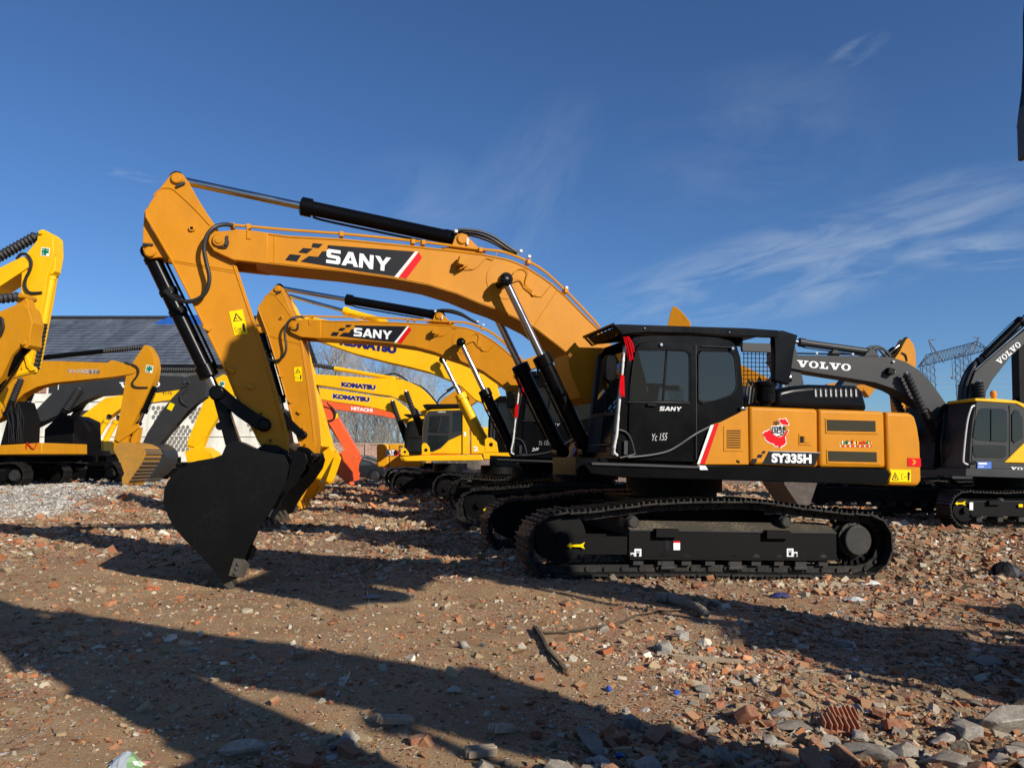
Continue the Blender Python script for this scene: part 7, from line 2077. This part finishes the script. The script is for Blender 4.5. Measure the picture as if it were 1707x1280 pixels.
car('black saloon car parked beyond the orange-red bucket', 545, 641, 46.0, paint('car_black', (.008, .009, .012), .15, .8, .05))
SUV = car('pale silver car parked behind the black saloon', 556, 652, 50.5, paint('car_silver', (.5, .5, .5), .25, .6, .05, metal=.3))
SUV.scale = (1, 1, 1.14)
car('dark car seen under the square yellow rear with CAT lettering', 600, 742, 48.5, paint('car_grey', (.03, .034, .04), .2, .6, .05))


# bare winter trees
def bare_tree(seed, H=14.0):
    rr = random.Random(seed); tr, cr = MB(), MB(); leader = []
    p = Vector((0, 0, 0)); d = Vector((rr.uniform(-.05, .05), 0, 1)); pts = [p.copy()]; n = 9
    for k in range(n):
        p = p + d.normalized() * (H * .95 / n); d += Vector((rr.uniform(-.07, .07), rr.uniform(-.07, .07), 0)); pts.append(p.copy())
    tr.tube(pts, [.17 * (1 - .88 * k / (n)) + .012 for k in range(n + 1)], 6, smooth=0)
    def grow(p, d, l, r, lev):
        q = [p.copy()]; m = 3
        for k in range(m):
            p = p + d * (l / m); d = (d + Vector((rr.uniform(-.18, .18), rr.uniform(-.18, .18), rr.uniform(0, .16)))).normalized(); q.append(p.copy())
            if lev < 3:
                for _ in range(2 if lev else 2):
                    a = rr.uniform(0, 6.28); side = Vector((math.cos(a), math.sin(a), .35)).normalized()
                    grow(p, (d * .75 + side * .65).normalized(), l * rr.uniform(.42, .62), r * .55, lev + 1)
        cr.tube(q, [r, r * .8, r * .6, r * .3], 3, smooth=0)
    for k in range(2, n):
        for _ in range(4 if k < n - 1 else 5):
            a = rr.uniform(0, 6.28); t = rr.random(); base = pts[k].lerp(pts[min(k + 1, n)], t)
            L_ = H * (.30 * (1 - .55 * (k - 2) / (n - 2))) * rr.uniform(.6, 1.1)
            grow(base, Vector((math.cos(a) * .75, math.sin(a) * .75, .85)).normalized(), L_, .045 * (1 - .5 * k / n) + .01, 1)
    return tr, cr


BARK = paint('pale_bark', (.42, .39, .34), .9, 0, .4, dust=(.14, .12, .10))
TWIG = paint('twigs', (.27, .245, .215), .9, 0, .2)
TP = []
for s in range(4):
    tr, cr = bare_tree(40 + s)
    a = tr.build('trunk', BARK, None); b = cr.build('crown', TWIG, None, smooth=0); TP.append((a, b))
spots = [(452, 84, 13.5), (486, 92, 14), (520, 80, 13.6), (540, 95, 15.2), (558, 76, 12.8), (578, 88, 14.5), (592, 104, 16), (606, 78, 11.5), (622, 92, 13), (636, 74, 10), (648, 98, 14), (664, 82, 11.5), (676, 108, 15), (690, 90, 12), (706, 78, 10), (566, 112, 16.5), (722, 100, 13), (628, 70, 8)]
nth = ['first', 'second', 'third', 'fourth', 'fifth', 'sixth', 'seventh']
used = set()
for i, (px, Y, H_) in enumerate(sorted(spots)):
    v = at(px, 763, Y); k = i % 4
    T_ = thing('bare_tree', 'leafless winter tree in the pale thicket beyond the brick wall, seen between the booms', 'tree', loc=(v.x, Y, 0), group='bare trees beyond the brick wall')
    T_.scale = (H_ / 14 * 1.05,) * 2 + (H_ / 14,); T_.rotation_euler = (0, 0, i * 2.3)
    for src in TP[k]:
        if k in used and True:
            c = src.copy(); COL.objects.link(c)
        else: c = src
        c.parent = T_
    used.add(k)
# thin brush along the foot of the trees
rr = random.Random(3); q = MB()
for _ in range(2000):
    Y = rr.uniform(63, 74); px = rr.uniform(470, 800); v = at(px, 763, Y); h = rr.uniform(1.5, 4.4) * (1 if rr.random() < .8 else 1.5)
    q.tube([(v.x, Y, 0), (v.x + rr.uniform(-.5, .5), Y, h * .55), (v.x + rr.uniform(-1.2, 1.2), Y + rr.uniform(-.4, .4), h)], [.03, .02, .008], 3, smooth=0)
o = q.build('brush', paint('brush_twigs', (.30, .255, .20), .9, 0, .2), None, smooth=0); o['kind'] = 'stuff'; o['label'] = 'grey-brown brush below the bare trees'


# lattice gantry of the power line
def lattice():
    steel = paint('pylon_steel', (.11, .12, .135), .5, 0, .1)
    Yl, Yr = 158.0, 146.0
    m1, m2 = at(1556, 763, Yl), at(1613, 763, Yr)
    G = thing('pylon', 'lattice steel gantry pylon with two masts on the horizon at right', 'pylon', loc=(m1.x, Yl, 0)); O = Vector((m1.x, Yl, 0))
    def mast(p, ztop, w):
        q = MB(); n = 14; r = .085
        cs = [(-w, -w), (w, -w), (w, w), (-w, w)]
        for cx, cy in cs: q.tube([(p.x + cx - O.x, p.y + cy - O.y, 0), (p.x + cx * .8 - O.x, p.y + cy * .8 - O.y, ztop)], r * .75, 4, smooth=0)
        for k in range(n):
            z0, z1 = ztop * k / n, ztop * (k + 1) / n
            for j in range(4):
                a, b = cs[j], cs[(j + 1) % 4]
                q.tube([(p.x + a[0] - O.x, p.y + a[1] - O.y, z0), (p.x + b[0] - O.x, p.y + b[1] - O.y, z1)], r * .42, 3, smooth=0)
                q.tube([(p.x + b[0] - O.x, p.y + b[1] - O.y, z0), (p.x + a[0] - O.x, p.y + a[1] - O.y, z1)], r * .42, 3, smooth=0)
        q.build('mast', steel, G, smooth=0)
    zl, zr = at(1556, 606, Yl).z, at(1613, 590, Yr).z
    mast(m1, zl, 1.0); mast(m2, zr, 1.0)
    # beam
    b0, b1 = at(1530, 612, Yl + 4), at(1650, 583, Yr - 5)
    q = MB(); n = 22
    def P_(t, dz, dy=0):
        taper = min(1, min(t, 1 - t) * 5.5)
        v = b0.lerp(b1, t); return Vector((v.x, v.y + dy * taper, v.z + dz * taper)) - O
    for k in range(n):
        t0, t1 = k / n, (k + 1) / n
        for dy in (-.9, .9):
            q.tube([P_(t0, 0, dy), P_(t1, 0, dy)], .09, 4, smooth=0); q.tube([P_(t0, 2.2, dy), P_(t1, 2.2, dy)], .09, 4, smooth=0)
            q.tube([P_(t0, 0, dy), P_(t1, 2.2, dy)], .04, 3, smooth=0); q.tube([P_(t0, 2.2, dy), P_(t0, 0, dy)], .05, 3, smooth=0)
        q.tube([P_(t0, 0, -.9), P_(t1, 0, .9)], .05, 3, smooth=0)
    q.build('cross_beam', steel, G, smooth=0)
    for (pa, pb, Yy) in (((1566, 598), (1548, 567), Yl), ((1611, 584), (1632, 563), Yr)):
        q = MB(); a, c = at(*pa, Yy) - O, at(*pb, Yy) - O
        for dx in (-1.0, 0, 1.0): q.tube([a + Vector((dx, 0, -abs(dx))), c], .08, 4, smooth=0)
        for k in range(7):
            t = k / 7; q.tube([(a + Vector((-1, 0, -1))).lerp(c, t), (a + Vector((1, 0, -1))).lerp(c, t + .1)], .05, 3, smooth=0)
        q.tube([c, c + Vector((1.4 if pb[0] < 1600 else -1.2, 0, .1))], .09, 4, smooth=0); q.build('earth_wire_horn', steel, G, smooth=0)
    for px, py, Yy in ((1587, 601, 152), (1534, 612, 160), (1606, 595, 148), (1618, 592, 146)):
        q = MB(); a = at(px, py, Yy) - O; q.tube([a, a + Vector((0, 0, -2.8 if px != 1587 else -3.4))], .09, 6, smooth=0)
        if px == 1587: q.box(a + Vector((0, 0, -3.6)), (.5, .5, .4))
        q.build('insulator', steel, G, smooth=0)
    wires = [(612, 616, 'highest'), (621, 624, 'second highest'), (627, 628, 'third'), (634, 637, 'fourth'), (640, 645, 'lowest')]
    for k, (ya, yb, nm) in enumerate(wires):
        A, B_ = at(600, ya - 6 + k * 2, 165 - k * 3), at(1900, yb - 4, 150 + k * 2)
        q = MB(); pts = []
        for j in range(41):
            t = j / 40; v = A.lerp(B_, t); v.z -= 3.0 * 4 * t * (1 - t) * .25; pts.append(v - A)
        q.tube(pts, .035, 3, smooth=0); o = q.build('power_line', steel, None, smooth=0); o.location = A
        tag(o, 'thin power cable sagging across the sky low behind the machines', 'power line', 'power lines low over the horizon')


lattice()
